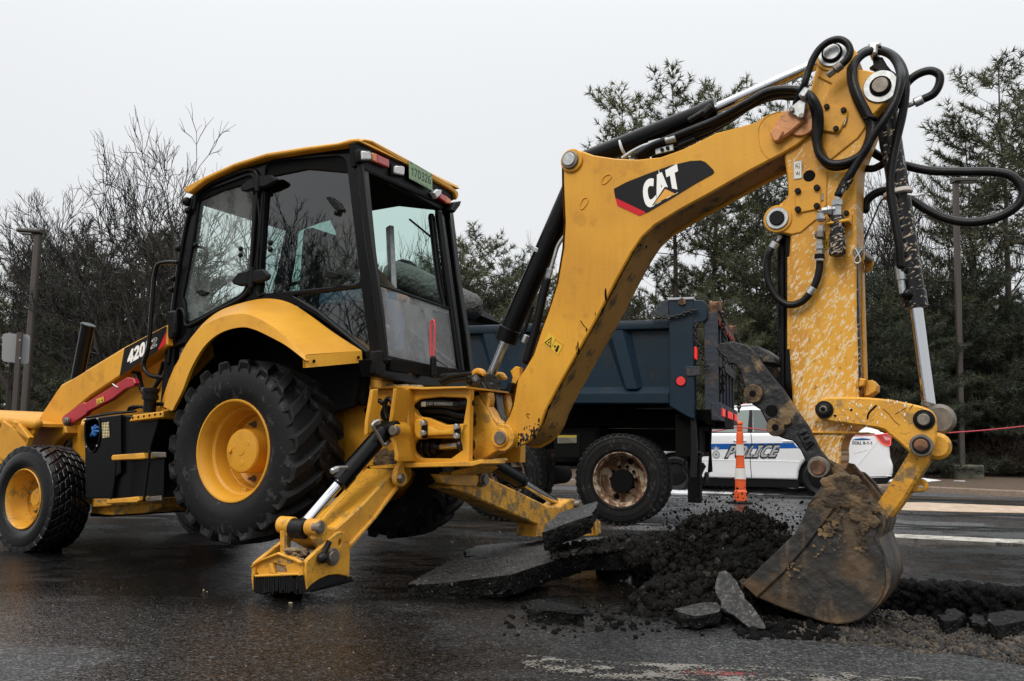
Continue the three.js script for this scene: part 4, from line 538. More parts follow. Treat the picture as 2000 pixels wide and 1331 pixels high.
decal('hose_print', F, Dd([[755, 489], [1005, 495], [1005, 522], [755, 519]]), 0.408, ({ c, cw, ch, text }) => { c.fillStyle = '#141414'; c.fillRect(0, 0, cw, ch); text('CAT HYDRAULIC', Dd([[758, 516]])[0], Dd([[960, 518]])[0], Dd([[758, 492]])[0], '#8b8880'); }, rf);
obj('hose_print_patch', ext(xy(0.41, Dd([[716, 492], [752, 488], [750, 528], [714, 526]])), 0.412, 0.004), std({ color: [0.28, 0.26, 0.2], roughness: 0.6 }), rf);
obj('hose_bundle', [tube(hp(0.30, Dd([[860, 330], [930, 300], [1000, 285], [1090, 275]])), 0.014), tube(hp(0.28, Dd([[880, 350], [960, 320], [1060, 310]])), 0.022), tube(hp(0.2, Dd([[870, 300], [960, 290], [1060, 300], [1080, 340]])), 0.02), tube(hp(0.35, Dd([[960, 440], [1040, 430], [1090, 440]])), 0.03)], M.hose, rf);

function stabilizer(name, label, o) {
  const st = part(name, backhoe), w = o.w; return st;
}
{ // near stabilizer: swings out sideways, its foot planted on the asphalt
  const st = part('stabilizer', backhoe); const X0 = 1.05, X1 = 0.78;
  const PXp = (p, X) => F.PX(p[0], p[1], X);
  // arm: rear face outline on X0, thickness towards the front
  const armO = W6([[1112, 362], [1128, 420], [1118, 490], [1060, 580], [960, 700], [860, 815], [782, 905], [775, 960], [700, 960], [600, 900], [560, 830], [552, 760, 0.02], [575, 735, 0.02], [600, 745, 0.02], [612, 765], [640, 778, 0.02], [690, 782], [760, 720], [880, 610], [1010, 470]]);
  obj('arm', [extX(F.wy(X0, armO), X0, 0.27, { b: 0.012 }), extX(F.wy(X0, W6([[1118, 470], [1125, 500], [960, 720], [790, 915], [775, 935], [770, 900], [950, 700]])), X0 + 0.02, 0.05)], M.yellowWorn, st);
  obj('hinge_lug', extX(F.wy(X0 + 0.05, W6([[1125, 340], [1150, 300], [1172, 310], [1178, 360], [1200, 410, 0.03], [1195, 470, 0.04], [1150, 488, 0.04], [1112, 470, 0.03], [1108, 410]])), X0 + 0.06, 0.04, { b: 0.01 }), M.yellowWorn, st); obj('hinge_lug', extX(F.wy(0.80, W6([[895, 330], [925, 330], [900, 420], [860, 440], [868, 400]])), 0.80, 0.04), M.yellowWorn, st);
  const pinX = (uv, X, r, len, seg = 22) => { const q = PXp(W6([uv])[0], X); return cyl(q.clone().add(V(-len, 0, 0)), q, r, { seg }); };
  obj('hinge_pin', [pinX([1168, 425], X0 + 0.08, 0.034, 0.3), pinX([1168, 425], X0 + 0.095, 0.022, 0.05, 6)], M.steel, st);
  obj('hinge_eye', [extX(F.wy(X0, W6([[1195, 345], [1245, 350, 0.03], [1250, 400, 0.03], [1225, 455, 0.03], [1180, 490], [1170, 360]])), X0 - 0.01, 0.04)], M.yellowWorn, rf);
  // clevis for the cylinder rod
  obj('clevis', [extX(F.wy(X0 - 0.02, W6([[520, 860], [530, 760, 0.03], [552, 725, 0.04], [596, 735, 0.04], [612, 790], [600, 850], [560, 930]])), X0 + 0.01, 0.06, { b: 0.012 }), extX(F.wy(0.77, W6([[300, 960], [298, 760, 0.03], [320, 728, 0.04], [365, 725, 0.04], [385, 780], [380, 860], [345, 880], [340, 975]])), 0.80, 0.06, { b: 0.012 })], M.yellowMuddy, st);
  const ea = PXp(W6([[372, 785]])[0], 0.83), eb = PXp(W6([[468, 785]])[0], 0.95);
  obj('rod_eye', [cyl(ea, eb.clone().setZ(ea.z).setY(ea.y), 0.062, { c: 0.01 })], M.blackWorn, st);
  obj('clevis_boss', pinX([578, 782], X0 + 0.02, 0.052, 0.10, 28), M.yellowWorn, st); { const q = PXp(W6([[578, 782]])[0], X0).setX(0.825); obj('clevis_boss', cyl(q.clone().add(V(-0.11, 0, 0)), q, 0.054, { seg: 28 }), M.yellowWorn, st); }
  obj('clevis_pin', [pinX([578, 782], X0 + 0.05, 0.026, 0.06), pinX([578, 782], X0 + 0.03, 0.042, 0.04)], M.steel, st);
  // cylinder
  const Xc = 0.93, top = PXp(W6([[1050, 70]])[0], 1.05), mid = PXp(W6([[712, 455]])[0], Xc), bot = PXp(W6([[470, 740]])[0], 0.90);
  const dir = top.clone().sub(mid).normalize();
  obj('cylinder_barrel', [cyl(mid, top.clone().addScaledVector(dir, -0.02), 0.062), cyl(mid.clone().addScaledVector(dir, -0.01), mid.clone().addScaledVector(dir, 0.09), 0.068), cyl(top.clone().add(V(-0.09, 0, 0)), top.clone().add(V(0.09, 0, 0)), 0.06)], M.black, st);
  obj('cylinder_rod', cyl(bot, mid, 0.036), M.chrome, st);
  obj('rod_guard', beam(bot.clone().add(V(0.05, -0.03, -0.03)), mid.clone().add(V(0.05, -0.05, -0.03)), 0.02, 0.01), M.yellowWorn, st);
  obj('cylinder_fitting', [tube([W6([[985, 10]])[0], W6([[950, 40]])[0], W6([[985, 100]])[0], W6([[1030, 180]])[0]].map(p => PXp(p, 1.10)), 0.011), cyl(PXp(W6([[960, 30]])[0], 1.08), PXp(W6([[1000, 15]])[0], 1.08), 0.02, { seg: 6 }), cyl(PXp(W6([[1040, 185]])[0], 1.08), PXp(W6([[1075, 150]])[0], 1.08), 0.018, { seg: 6 })], M.zinc, st);
  obj('cylinder_fitting', [tube([W6([[660, 370]])[0], W6([[690, 350]])[0], W6([[765, 345]])[0]].map(p => PXp(p, 1.0)), 0.010), cyl(PXp(W6([[655, 375]])[0], 1.0), PXp(W6([[700, 355]])[0], 1.0), 0.020, { seg: 6 })], M.zinc, st);
  // foot
  const rearPl = W6([[455, 1035], [470, 1010], [640, 850], [690, 812, 0.03], [735, 805, 0.04], [772, 860, 0.03], [778, 960], [772, 1140], [740, 1128], [690, 1118], [620, 1125], [560, 1150], [500, 1190], [465, 1228], [458, 1150]]);
  obj('foot_plate', extX(F.wy(1.06, rearPl), 1.075, 0.03, { b: 0.006, holes: [F.wy(1.06, W6([[694, 880, 0.02], [704, 860, 0.02], [716, 872, 0.02], [714, 905, 0.02], [700, 916, 0.02], [692, 900]]))] }), M.yellowWorn, st);
  obj('foot_plate', extX(F.wy(0.66, W6([[85, 1040], [130, 1000], [292, 875], [300, 960], [440, 1000], [430, 1250], [90, 1230], [80, 1150]])), 0.68, 0.03, { b: 0.006 }), M.yellowWorn, st);
  const bl = PXp(W6([[112, 1140]])[0], 0.68), br = PXp(W6([[450, 1110]])[0], 1.05);
  // front apron of the foot with its arched top
  const ap = F.xy(bl.z, W6([[100, 1060], [150, 1010], [230, 975], [290, 968], [360, 985], [420, 1010], [450, 1040], [440, 1110], [130, 1130], [110, 1100]])), wA = bl.z;
  obj('foot_apron', [ext(ap, wA + 0.0, 0.03, { b: 0.006, holes: [F.xy(wA, W6([[215, 1050], [232, 1035], [320, 1060], [330, 1100], [255, 1105]]))] }), ext(F.xy(wA, W6([[130, 1118], [445, 1100], [450, 1122], [132, 1136]])), wA + 0.04, 0.05), ext(F.xy(wA, W6([[85, 1060], [150, 1010], [290, 955], [420, 1005], [455, 1030], [450, 1045], [415, 1022], [290, 978], [155, 1025], [95, 1075]])), wA + 0.03, 0.06, { b: 0.012 }), ext(F.xy(wA, W6([[215, 1040], [240, 1035], [258, 1110], [235, 1112]])), wA + 0.02, 0.03)], M.yellowWorn, st);
  // rubber street pad: stacked rubber leaves
  const n = 26; for (let i = 0; i < n; i++) { const t = (i + 0.5) / n, p = F.P(...W6([[lerp(112, 448, t), lerp(1140, 1122, t)]])[0], wA), q = F.P(...W6([[lerp(118, 452, t), lerp(1258, 1238, t)]])[0], wA); obj('pad_leaf', beam(p.clone().add(V(0, 0, -0.17)), q.clone().add(V(rr(-0.004, 0.004), -p.y * 0 + 0.0, -0.17 + rr(-0.008, 0.008))), 0.40, 0.0105 + rr(-0.002, 0.001), 0.002, V(1, 0, 0)), M.tyre, st); }
  obj('pad', [extX(F.wy(1.0, W6([[480, 1210], [560, 1160], [640, 1128], [760, 1130], [768, 1165], [640, 1200], [520, 1230], [470, 1240]])), 1.06, 0.38, { b: 0.01 })], M.tyre, st);
  obj('foot_pin', [pinX([672, 992], 1.125, 0.034, 0.3), pinX([672, 992], 1.09, 0.055, 0.04)], M.steel, st);
  obj('latch', [beam(PXp(W6([[640, 880]])[0], 1.10), PXp(W6([[590, 990]])[0], 1.10), 0.03, 0.03), ball(PXp(W6([[588, 1000]])[0], 1.10), 0.035)], M.blackWorn, st);
  obj('foot_mud', [...Array(260)].map(() => { const q = PXp(W6([[rr(345, 490), rr(940, 985)]])[0], rr(0.78, 0.95)); return clod(q, Math.pow(rnd(), 2) * 0.022 + 0.006, 1.4, 0.6, 1.2); }).concat([...Array(60)].map(() => clod(F.P(...W6([[rr(250, 325), rr(1060, 1100)]])[0], wA - 0.02), rr(0.006, 0.018), 1, 0.8, 0.6)), [...Array(60)].map(() => clod(F.P(...W6([[rr(270, 450), rr(968, 1032)]])[0], wA - 0.0), rr(0.003, 0.010), 1.2, 0.8, 0.5))), M.sandDirt, st).userData.kind = 'stuff';
}
{ // far stabilizer
  const st = part('stabilizer', backhoe), X0 = 1.25, p = q => F.PX(...Ee([q])[0], X0);
  obj('arm', [extX(F.wy(X0, Ee([[1215, 85], [1300, 80, 0.03], [1345, 70, 0.03], [1400, 105], [1560, 180], [1690, 245], [1760, 250, 0.03], [1810, 212, 0.03], [1845, 208, 0.03], [1865, 240, 0.03], [1845, 270], [1780, 300], [1700, 325], [1640, 350], [1500, 290], [1250, 180], [1160, 150], [1200, 120]])), X0, 0.2, { b: 0.012 })], M.yellowMuddy, st);
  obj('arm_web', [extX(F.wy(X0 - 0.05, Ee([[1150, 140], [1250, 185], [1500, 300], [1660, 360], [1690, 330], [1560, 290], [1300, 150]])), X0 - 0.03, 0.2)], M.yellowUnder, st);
  obj('hinge_pin', [cyl(p([1327, 103]), p([1327, 103]).add(V(0.06, 0, 0)), 0.04), cyl(p([1327, 103]), p([1327, 103]).add(V(0.04, 0, 0)), 0.055)], M.steel, st);
  obj('clevis_pin', [cyl(p([1843, 238]), p([1843, 238]).add(V(0.05, 0, 0)), 0.035)], M.steel, st);
  const a = p([1470, 30]), b = p([1605, 115]), c = p([1790, 228]), d = b.clone().sub(a).normalize(); for (const q of [a, b, c]) q.x -= 0.10;
  obj('cylinder_barrel', [cyl(a.clone().addScaledVector(d, -0.4), b, 0.066), cyl(b.clone().addScaledVector(d, -0.05), b, 0.072)], M.black, st); obj('cylinder_rod', cyl(b, c, 0.034), M.chrome, st);
  obj('foot_plate', [extX(F.wy(X0, Ee([[1640, 340], [1760, 300], [1960, 320], [1970, 390], [1940, 410], [1700, 415], [1632, 415]])), X0, 0.2), extX(F.wy(X0, Ee([[1930, 310], [1965, 330], [1970, 392], [1945, 408]])), X0 + 0.03, 0.05)], M.yellowMuddy, st);
  obj('hinge_bracket', [extX(F.wy(X0, Ee([[1080, 75], [1220, 70], [1330, 85], [1290, 140], [1180, 135], [1110, 120]])), X0 + 0.02, 0.06), ext(xy(-0.1, Dd([[960, 1030], [1080, 1015], [1140, 985], [1140, 1005], [1090, 1045], [1000, 1052]])), 0.1, 0.3)], M.yellowWorn, st);
}
// swing post
const sp = BHm('swing_post', [
  ext(xy(0.20, W5([[182, 470], [215, 450], [285, 430], [330, 510], [400, 605], [450, 715], [497, 782], [545, 770, 0.04], [600, 790, 0.05], [625, 880, 0.05], [600, 960, 0.05], [545, 1000], [440, 1040], [345, 1105], [245, 1108], [205, 1040], [190, 900], [182, 700]])), 0.20, 0.14, { b: 0.02, seg: 2 }),
  ext(xy(0.18, W5([[285, 398], [330, 400], [400, 410], [410, 480], [395, 560], [450, 660], [545, 745], [500, 790], [450, 725], [400, 615], [340, 520]])), 0.19, 0.09, { b: 0.012 }),
  ext(xy(-0.10, W5([[480, 430], [570, 425], [585, 520], [640, 640], [600, 700], [545, 640], [500, 520]])), -0.10, 0.09, { b: 0.012 }),
  ext(xy(0.05, W5([[182, 470], [330, 480], [430, 700], [520, 800], [420, 1040], [260, 1100], [200, 1000]])), 0.06, 0.22),
], M.yellowWorn);
const hook = pts => W5(pts);
obj('hose_hook', ext(xy(0.16, hook([[196, 250], [212, 200, 0.03], [245, 165, 0.03], [285, 152, 0.02], [330, 172, 0.02], [347, 215], [335, 240], [300, 222], [268, 214, 0.02], [240, 250], [225, 290], [200, 290]])), 0.17, 0.06, { b: 0.012 }), M.yellow, sp);
obj('hose_hook', ext(xy(-0.08, hook([[445, 230], [470, 205], [500, 193, 0.02], [535, 205, 0.02], [567, 255], [560, 276], [515, 275], [500, 245], [470, 262]])), -0.07, 0.06, { b: 0.012 }), M.yellow, sp);
obj('trunnion', [cyl(pt(...hook([[400, 320]])[0], 0.11), pt(...hook([[420, 320]])[0], -0.1), 0.075), ball(pt(...hook([[270, 300]])[0], 0.12), 0.07), ext(xy(0.15, hook([[200, 280], [300, 250], [350, 330], [390, 400], [330, 460], [260, 440], [180, 470], [160, 400]])), 0.15, 0.1), ext(xy(0.02, hook([[330, 400], [470, 400], [500, 600], [560, 720], [480, 720], [400, 560]])), 0.03, 0.1)], M.grease, sp);
obj('foot_boss', [pin(pt(...hook([[548, 880]])[0], 0.22).x, pt(...hook([[548, 880]])[0], 0.22).y, 0.235, 0.092, 0.06, 32), pin(pt(...hook([[530, 880]])[0], 0.22).x, pt(...hook([[525, 882]])[0], 0.22).y, 0.255, 0.066, 0.04, 32)], M.yellowWorn, sp);
{ const q = pt(...hook([[515, 882]])[0], 0.26); obj('foot_pin', [pin(q.x, q.y, 0.268, 0.047, 0.05, 24)], M.steel, sp); }
obj('pivot_bracket', [ext(xy(0.2, hook([[0, 1100], [230, 1110], [330, 1095], [340, 1120], [240, 1170], [0, 1175]])), 0.25, 0.4), ext(xy(0.15, hook([[40, 1230], [250, 1180], [275, 1200], [200, 1250], [40, 1268]])), 0.2, 0.35)], M.yellowWorn, sp);

// ───────── boom ─────────
const boomPts = [...Fv([[370, 232, 0.03], [378, 214, 0.03], [402, 207, 0.03], [440, 213], [480, 228], [560, 240], [640, 243], [720, 235], [800, 207], [860, 178], [920, 148], [1000, 127], [1060, 110], [1105, 82], [1150, 68], [1195, 72], [1235, 92], [1258, 130], [1250, 160], [1215, 190], [1165, 220], [1040, 285], [900, 365], [790, 425], [700, 480], [655, 522], [615, 580], [560, 680], [484, 828]]), ...W5([[1200, 200], [1100, 380], [980, 610], [935, 740], [885, 845], [800, 925], [690, 985], [610, 985], [560, 960, 0.03], [520, 880, 0.03], [545, 760], [610, 655], [650, 545], [668, 440]]), ...Fv([[205, 1040], [232, 1000], [262, 950], [292, 860], [318, 790], [350, 690], [372, 560], [377, 470], [371, 330]])];
const BW = 0.18, boom = BHm('boom', [
  ext(xy(BW, boomPts), BW, 0.035, { b: 0.008, crease: 0.5 }), ext(xy(BW, boomPts), -BW + 0.035, 0.035, { b: 0.008, crease: 0.5 }),
], M.yellow);
{ // flanges: top and bottom plates of the box section
  const pp = xy(BW, boomPts), N = pp.length, inset = 0.022;
  const c = pp.map((p, i) => { const a = pp[(i + N - 1) % N], b = pp[(i + 1) % N]; let tx = b[0] - a[0], ty = b[1] - a[1]; const l = Math.hypot(tx, ty); return [p[0] - ty / l * -inset * Math.sign(area(pp)) , p[1] + tx / l * inset * Math.sign(area(pp))]; });
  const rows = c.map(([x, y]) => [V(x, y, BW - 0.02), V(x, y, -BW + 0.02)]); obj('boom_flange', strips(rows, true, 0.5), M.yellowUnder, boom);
  obj('boom_lug', ext(xy(0.03, W5([[835, 140], [740, 235], [742, 150], [692, 140, 0.01], [640, 190], [664, 255], [652, 310], [690, 420], [770, 420]])), 0.06, 0.05, { b: 0.006 }), M.yellow, boom); obj('stop_block', ext(xy(0.05, W5([[640, 300, 0.01], [692, 318, 0.01], [655, 432, 0.01], [606, 385, 0.01]])), 0.10, 0.12), M.plastic, boom);
  const q = pt(...Fv([[403, 249]])[0], BW); obj('pin_boss', pin(q.x, q.y, BW + 0.02, 0.082, 0.03, 32), M.yellow, boom); obj('pin', [pin(q.x - 0.004, q.y, BW + 0.042, 0.062, 0.03, 32)], M.steel, boom); obj('pin_washer', pin(q.x - 0.006, q.y, BW + 0.052, 0.046, 0.02, 28), M.zinc, boom);
  for (const s of [[[508, 322], [520, 304], [540, 297], [544, 306], [532, 322], [514, 333]], [[430, 410], [440, 388], [456, 381], [460, 392], [450, 412], [436, 424]]]) obj('weld_mark', tube([...hp(BW + 0.002, Fv(s)), hp(BW + 0.002, Fv([s[0]]))[0]], 0.004, { seg: 5, n: 30 }), M.yellow, boom);
  obj('weld_seam', tube(hp(BW + 0.001, Fv([[1155, 70], [1110, 85], [1080, 120], [1076, 170], [1090, 215], [1112, 240]])), 0.003, { seg: 5 }), M.yellowWorn, boom);
  decal('logo_decal', F, Fv([[553, 350], [600, 325], [690, 290], [760, 265], [830, 249], [868, 247], [885, 254], [912, 280], [916, 290], [908, 298], [850, 330], [760, 385], [680, 432], [645, 447], [566, 410], [558, 380]]), BW + 0.001, ({ poly, text, toC, c }) => {
    poly(Fv([[500, 300], [950, 200], [950, 480], [500, 480]]), '#18181a'); poly(Fv([[540, 375], [562, 384], [668, 434], [650, 470], [540, 430]]), '#c8232f');
    text('CAT', Fv([[666, 421]])[0], Fv([[795, 352]])[0], Fv([[652, 334]])[0], '#f2f1ee', { font: 'bold 100px sans-serif', stroke: '#f2f1ee', lw: 9 });
    poly(Fv([[690, 412], [738, 342], [796, 356]]), '#18181a'); poly(Fv([[697, 406], [739, 350], [776, 368]]), '#dca24a');
  }, boom, { res: 1100 });
  warnLabel('warning_label', F, Fv([[317, 868], [372, 910], [352, 950], [298, 906]]), BW + 0.001, boom);
  obj('scuff', [[[433, 826], [440, 838], [458, 858]], [[236, 1168], [242, 1162], [248, 1166]], [[240, 1172], [246, 1178]]].map(l => tube(hp(BW, Fv(l)), 0.003, { seg: 5 })), M.dark, boom).userData.kind = 'stuff';
  seed = 41; const marks = []; for (let i = 0; i < 120; i++) { const t = rnd(), a = lerp(935, 640, t), b = lerp(740, 990, Math.pow(t, 0.6)), o = Math.pow(rnd(), 2) * 150; const p0 = W5([[a - o * 0.7, b - o * 0.5]])[0], q1 = F.P(...p0, BW); marks.push(ball(q1, Math.pow(rnd(), 2) * 0.007 + 0.0015, rr(0.6, 1.6), rr(0.8, 2.2), 0.18)); } obj('grease_specks', marks, M.grease, boom).userData.kind = 'stuff';
  seed = 42; const um = []; for (let i = 0; i < 150; i++) { const t = rnd(), k = Math.floor(t * 7), path = [...Fv([[655, 522], [615, 580], [560, 680], [484, 828]]), ...W5([[1100, 380], [980, 610], [935, 740], [885, 845]])]; const f = t * 7 - k, a = pt(...path[k], BW), b = pt(...path[Math.min(7, k + 1)], BW), q1 = a.lerp(b, f); const edge = rnd() < 0.6; um.push(ball(V(q1.x - 0.018, q1.y + 0.012, edge ? BW - rr(0.01, 0.06) : rr(-BW, BW)), rr(0.006, 0.022), 0.5, rr(1, 3), rr(0.5, 1))); } obj('under_scuffs', um, M.dark, boom).userData.kind = 'stuff';
  // knuckle hose clamp in orange and zinc
  obj('hose_bracket', [ext(xy(BW + 0.02, W2([[112, 900, 0.01], [240, 700, 0.03], [300, 710], [420, 770], [420, 790], [310, 880], [190, 968, 0.01], [150, 968]])), BW + 0.05, 0.06, { b: 0.01 }), ext(xy(BW + 0.04, W2([[112, 895, 0.01], [170, 835, 0.01], [236, 880, 0.01], [185, 965, 0.01], [150, 968]])), BW + 0.065, 0.03), pin(pt(...W2([[385, 800]])[0], BW).x, pt(...W2([[385, 800]])[0], BW).y, BW + 0.02, 0.085, 0.04)], M.orangeBlock, boom);
  obj('clamp_plate', ext(xy(BW + 0.05, W2([[258, 690, 0.01], [320, 650], [375, 608, 0.01], [430, 630, 0.01], [415, 720], [412, 770, 0.01], [380, 782], [330, 745], [270, 722, 0.01]])), BW + 0.075, 0.012), M.zinc, boom);
  for (const [u, v] of [[298, 690], [385, 745]]) { const z = pt(...W2([[u, v]])[0], BW + 0.075); obj('bolt', pin(z.x, z.y, BW + 0.095, 0.017, 0.03, 6), M.steel, boom); }
  obj('hose_clamp', ext(xy(BW + 0.07, W2([[360, 575, 0.01], [415, 498, 0.01], [470, 525, 0.01], [425, 602, 0.01], [385, 600]])), BW + 0.11, 0.09, { b: 0.012 }), M.zinc, boom);
  obj('hose_plate', ext(xy(0.12, Fv([[702, 205], [768, 188], [770, 212], [704, 228]])), 0.13, 0.01), M.zinc, boom); for (const [u, v] of [[728, 209], [748, 203]]) { const z = pt(...Fv([[u, v]])[0], 0.13); obj('bolt', pin(z.x, z.y, 0.145, 0.013, 0.02, 6), M.plastic, boom); }
}
// boom cylinder and stick cylinder
function ram(name, a, b, c, r, rr_, mat = M.black) { const p = part(name, backhoe), d = b.clone().sub(a).normalize(); obj('barrel', [cyl(a, b, r), cyl(b.clone().addScaledVector(d, -0.09), b.clone().addScaledVector(d, 0.012), r * 1.1), cyl(a, a.clone().addScaledVector(d, 0.07), r * 1.06)], mat, p); obj('rod', cyl(b, c, rr_), M.chrome, p); return p; }
{ const r1 = ram('boom_cylinder', pt(1128, 345, 0.02), pt(988, 664, 0.02), pt(955, 742, 0.02), 0.075, 0.034);
  obj('pipe_clamp', [cyl(pt(1052, 495, 0.02), pt(1056, 487, 0.02), 0.078)], M.zinc, r1);
  obj('pipe', tube(hp(0.10, [[1102, 462], [1090, 480], [1082, 505], [1073, 535]]), 0.014), M.zinc, r1); obj('pipe_fitting', [cyl(pt(1075, 525, 0.1), pt(1068, 550, 0.1), 0.022, { seg: 6 })], M.zinc, r1);
  obj('hose', [tube(hp(0.10, [[1068, 548], [1060, 580], [1050, 625], [1040, 665], [1028, 705]]), 0.03), tube(hp(0.06, [[1040, 600], [1030, 630], [1020, 660]]), 0.014)], M.hose, r1); obj('hose_end', [cyl(pt(1029, 655, 0.08), pt(1023, 670, 0.08), 0.022)], M.zinc, r1);
  const r2 = ram('stick_cylinder', pt(1120, 322, 0.0), pt(1398, 213, 0.0), pt(1625, 112, 0.0), 0.068, 0.036);
  obj('band', cyl(pt(1216, 287, 0), pt(1221, 285, 0), 0.071), M.white, r2); obj('cylinder_port', [cyl(pt(1372, 226, 0.06), pt(1392, 208, 0.06), 0.03), cyl(pt(1345, 236, 0.08), pt(1375, 218, 0.08), 0.018)], M.blackWorn, r2);
}
// ───────── stick ─────────
const SW = 0.15, stickPts = [...Gg([[190, 1340], [192, 1200], [192, 1060], [200, 950], [160, 935, 0.03], [115, 900, 0.03], [105, 865, 0.03], [125, 825, 0.03], [185, 775], [194, 735], [170, 580], [180, 480], [290, 280], [322, 160], [340, 90, 0.03], [380, 52, 0.03], [430, 48, 0.03], [475, 78, 0.03], [500, 108], [520, 130, 0.03], [505, 190], [560, 186], [620, 192], [670, 225, 0.04], [682, 270, 0.04], [650, 320], [600, 375], [580, 430], [545, 520], [512, 610], [504, 760], [505, 1000], [506, 1340]]), ...Hh([[618, 220], [620, 384], [640, 480, 0.01], [600, 505], [560, 540, 0.03], [552, 580], [555, 620, 0.03], [545, 660], [490, 690, 0.03], [440, 650], [430, 560], [400, 470], [370, 420], [356, 200]])];
const stick = BHm('stick', [ext(xy(SW, stickPts), SW, 2 * SW, { b: 0.010, crease: 0.5 })], M.stick);
{ // slurry texture laid over the near face in metres
  const y0 = pt(1600, 850, SW).y, x0 = pt(1538, 700, SW).x, uv = stick.geometry.attributes.uv; for (let i = 0; i < uv.count; i++) uv.setXY(i, clamp((uv.getX(i) - x0 + 0.12) / 0.75, 0, 1), (uv.getY(i) - y0 + 0.35) / 2.6);
  const plate = (name, pts, w, t, m = M.yellow, par = stick, o) => obj(name, ext(xy(w, pts), w, t, o), m, par);
  plate('side_plate', W2([[520, 250], [830, 150], [880, 210], [840, 330], [960, 345], [1120, 395, 0.03], [1180, 480, 0.05], [1130, 590], [1010, 720], [920, 860], [870, 930], [620, 1130], [560, 1010], [550, 860], [555, 690], [640, 460], [520, 400]]), SW + 0.012, 0.03, M.yellow, stick, { b: 0.006 });
  plate('cover_plate', W2([[550, 865], [560, 760], [600, 632], [785, 672, 0.02], [780, 740], [715, 868, 0.03], [690, 888]]), SW + 0.03, 0.02, M.yellow, stick);
  for (const [u, v] of [[602, 662], [748, 692], [682, 852]]) tubeBolt(...W2([[u, v]])[0], SW + 0.03, 0.016, 0.018, M.plastic, stick);
  plate('gasket_strip', W2([[760, 752], [778, 758], [756, 825], [740, 818]]), SW + 0.03, 0.012, M.zinc);
  plate('cover_plate', W4([[300, 225, 0.02], [480, 175, 0.02], [512, 200, 0.02], [516, 365, 0.02], [330, 402, 0.02], [305, 370]]), SW + 0.022, 0.02, M.yellow, stick);
  for (const [u, v] of [[330, 225], [484, 198], [330, 374], [484, 346]]) tubeBolt(...W4([[u, v]])[0], SW + 0.022, 0.018, 0.02, M.plastic, stick);
  plate('gasket_strip', W4([[514, 240], [532, 236], [534, 298], [516, 302]]), SW + 0.02, 0.012, M.zinc);
  plate('pivot_plate', W4([[250, 250], [200, 330], [110, 430, 0.04], [110, 500, 0.05], [180, 555], [280, 575], [350, 560], [470, 460], [500, 440], [560, 330], [570, 60], [240, 60]]), SW + 0.010, 0.03, M.yellow, stick, { b: 0.006 });
  const pinAt = (u, v, C, w, rs, ms, n) => { const q = pt(...C([[u, v]])[0], w); rs.forEach((r, i) => obj(n[i], pin(q.x, q.y, w + 0.012 + i * 0.012, r, 0.04, 32), ms[i], stick)); };
  pinAt(165, 450, W4, SW + 0.01, [0.085, 0.068, 0.045], [M.yellow, M.zinc, M.plastic], ['pin_boss', 'pin_bushing', 'pin']);
  pinAt(652, 208, W2, SW + 0.012, [0.102, 0.082, 0.06, 0.048], [M.yellow, M.zinc, M.dark, M.zinc], ['pin_boss', 'pin_washer', 'pin_gap', 'pin']);
  pinAt(1068, 488, W2, SW + 0.012, [0.097, 0.060, 0.046], [M.zinc, M.dark, M.steel], ['pin_washer', 'pin_gap', 'pin']);
  const hq = pt(...W2([[447, 1258]])[0], SW + 0.012); obj('plate_hole', [pin(hq.x, hq.y, SW + 0.014, 0.036, 0.01, 24)], M.dark, stick);
  decal('serial_plate', F, W2([[308, 1138], [385, 1122], [388, 1280], [312, 1292]]), SW + 0.012, ({ c, cw, ch }) => { c.fillStyle = '#d9d6cc'; c.fillRect(0, 0, cw, ch); c.strokeStyle = '#55534c'; c.lineWidth = 2; c.strokeRect(3, 3, cw - 6, ch - 6); for (let k = 0; k < 2; k++) { c.beginPath(); for (let i = 0; i < 14; i++) c.lineTo(cw * (0.25 + 0.5 * vnoise(i * 1.7, k)), ch * (0.1 + k * 0.48 + 0.36 * vnoise(i * 1.3 + 5, k))); c.stroke(); } }, stick);
  // right hand edge strip and black wear strip, toothed left edge
  obj('slider', [ext(xy(0.06, W4([[165, 610], [205, 575], [275, 600], [272, 760], [262, 780], [262, 1340], [168, 1340]])), 0.08, 0.2), ext(xy(0.06, Hh([[314, 0], [358, 0], [372, 400], [330, 400], [318, 200]])), 0.08, 0.2)], M.black, stick);
  obj('slider_rail', [beam(pt(1529, 480, 0.09), pt(1530, 790, 0.09), 0.02, 0.02)], M.plastic, stick);
  const teeth = []; for (let i = 0; i < 58; i++) { const v = lerp(765, 1500, i / 57), q = pt(...W4([[256, v]])[0], SW); teeth.push(ball(q.add(V(-0.002, 0, -0.006)), 0.011, 1, 0.75, 0.5)); } obj('edge_teeth', teeth, M.yellowWorn, stick).userData.kind = 'stuff';
  const X1 = pt(1672, 600, SW).x; obj('wear_strip', [ext([[X1 - 0.004, pt(1672, 760, SW).y], [X1 + 0.012, pt(1672, 760, SW).y], [X1 + 0.012, pt(1672, 330, SW).y], [X1 - 0.004, pt(1672, 330, SW).y]], SW - 0.02, 0.07)], std({ map: M.blackSplat.map, color: [1, 0.9, 0.8], roughness: 0.5 }), stick);
  obj('edge_flange', [ext([[X1, pt(1672, 775, SW).y], [X1 + 0.016, pt(1672, 775, SW).y], [X1 + 0.016, pt(1672, 500, SW).y], [X1, pt(1672, 500, SW).y]], -0.03, 0.10)], M.yellowWorn, stick);
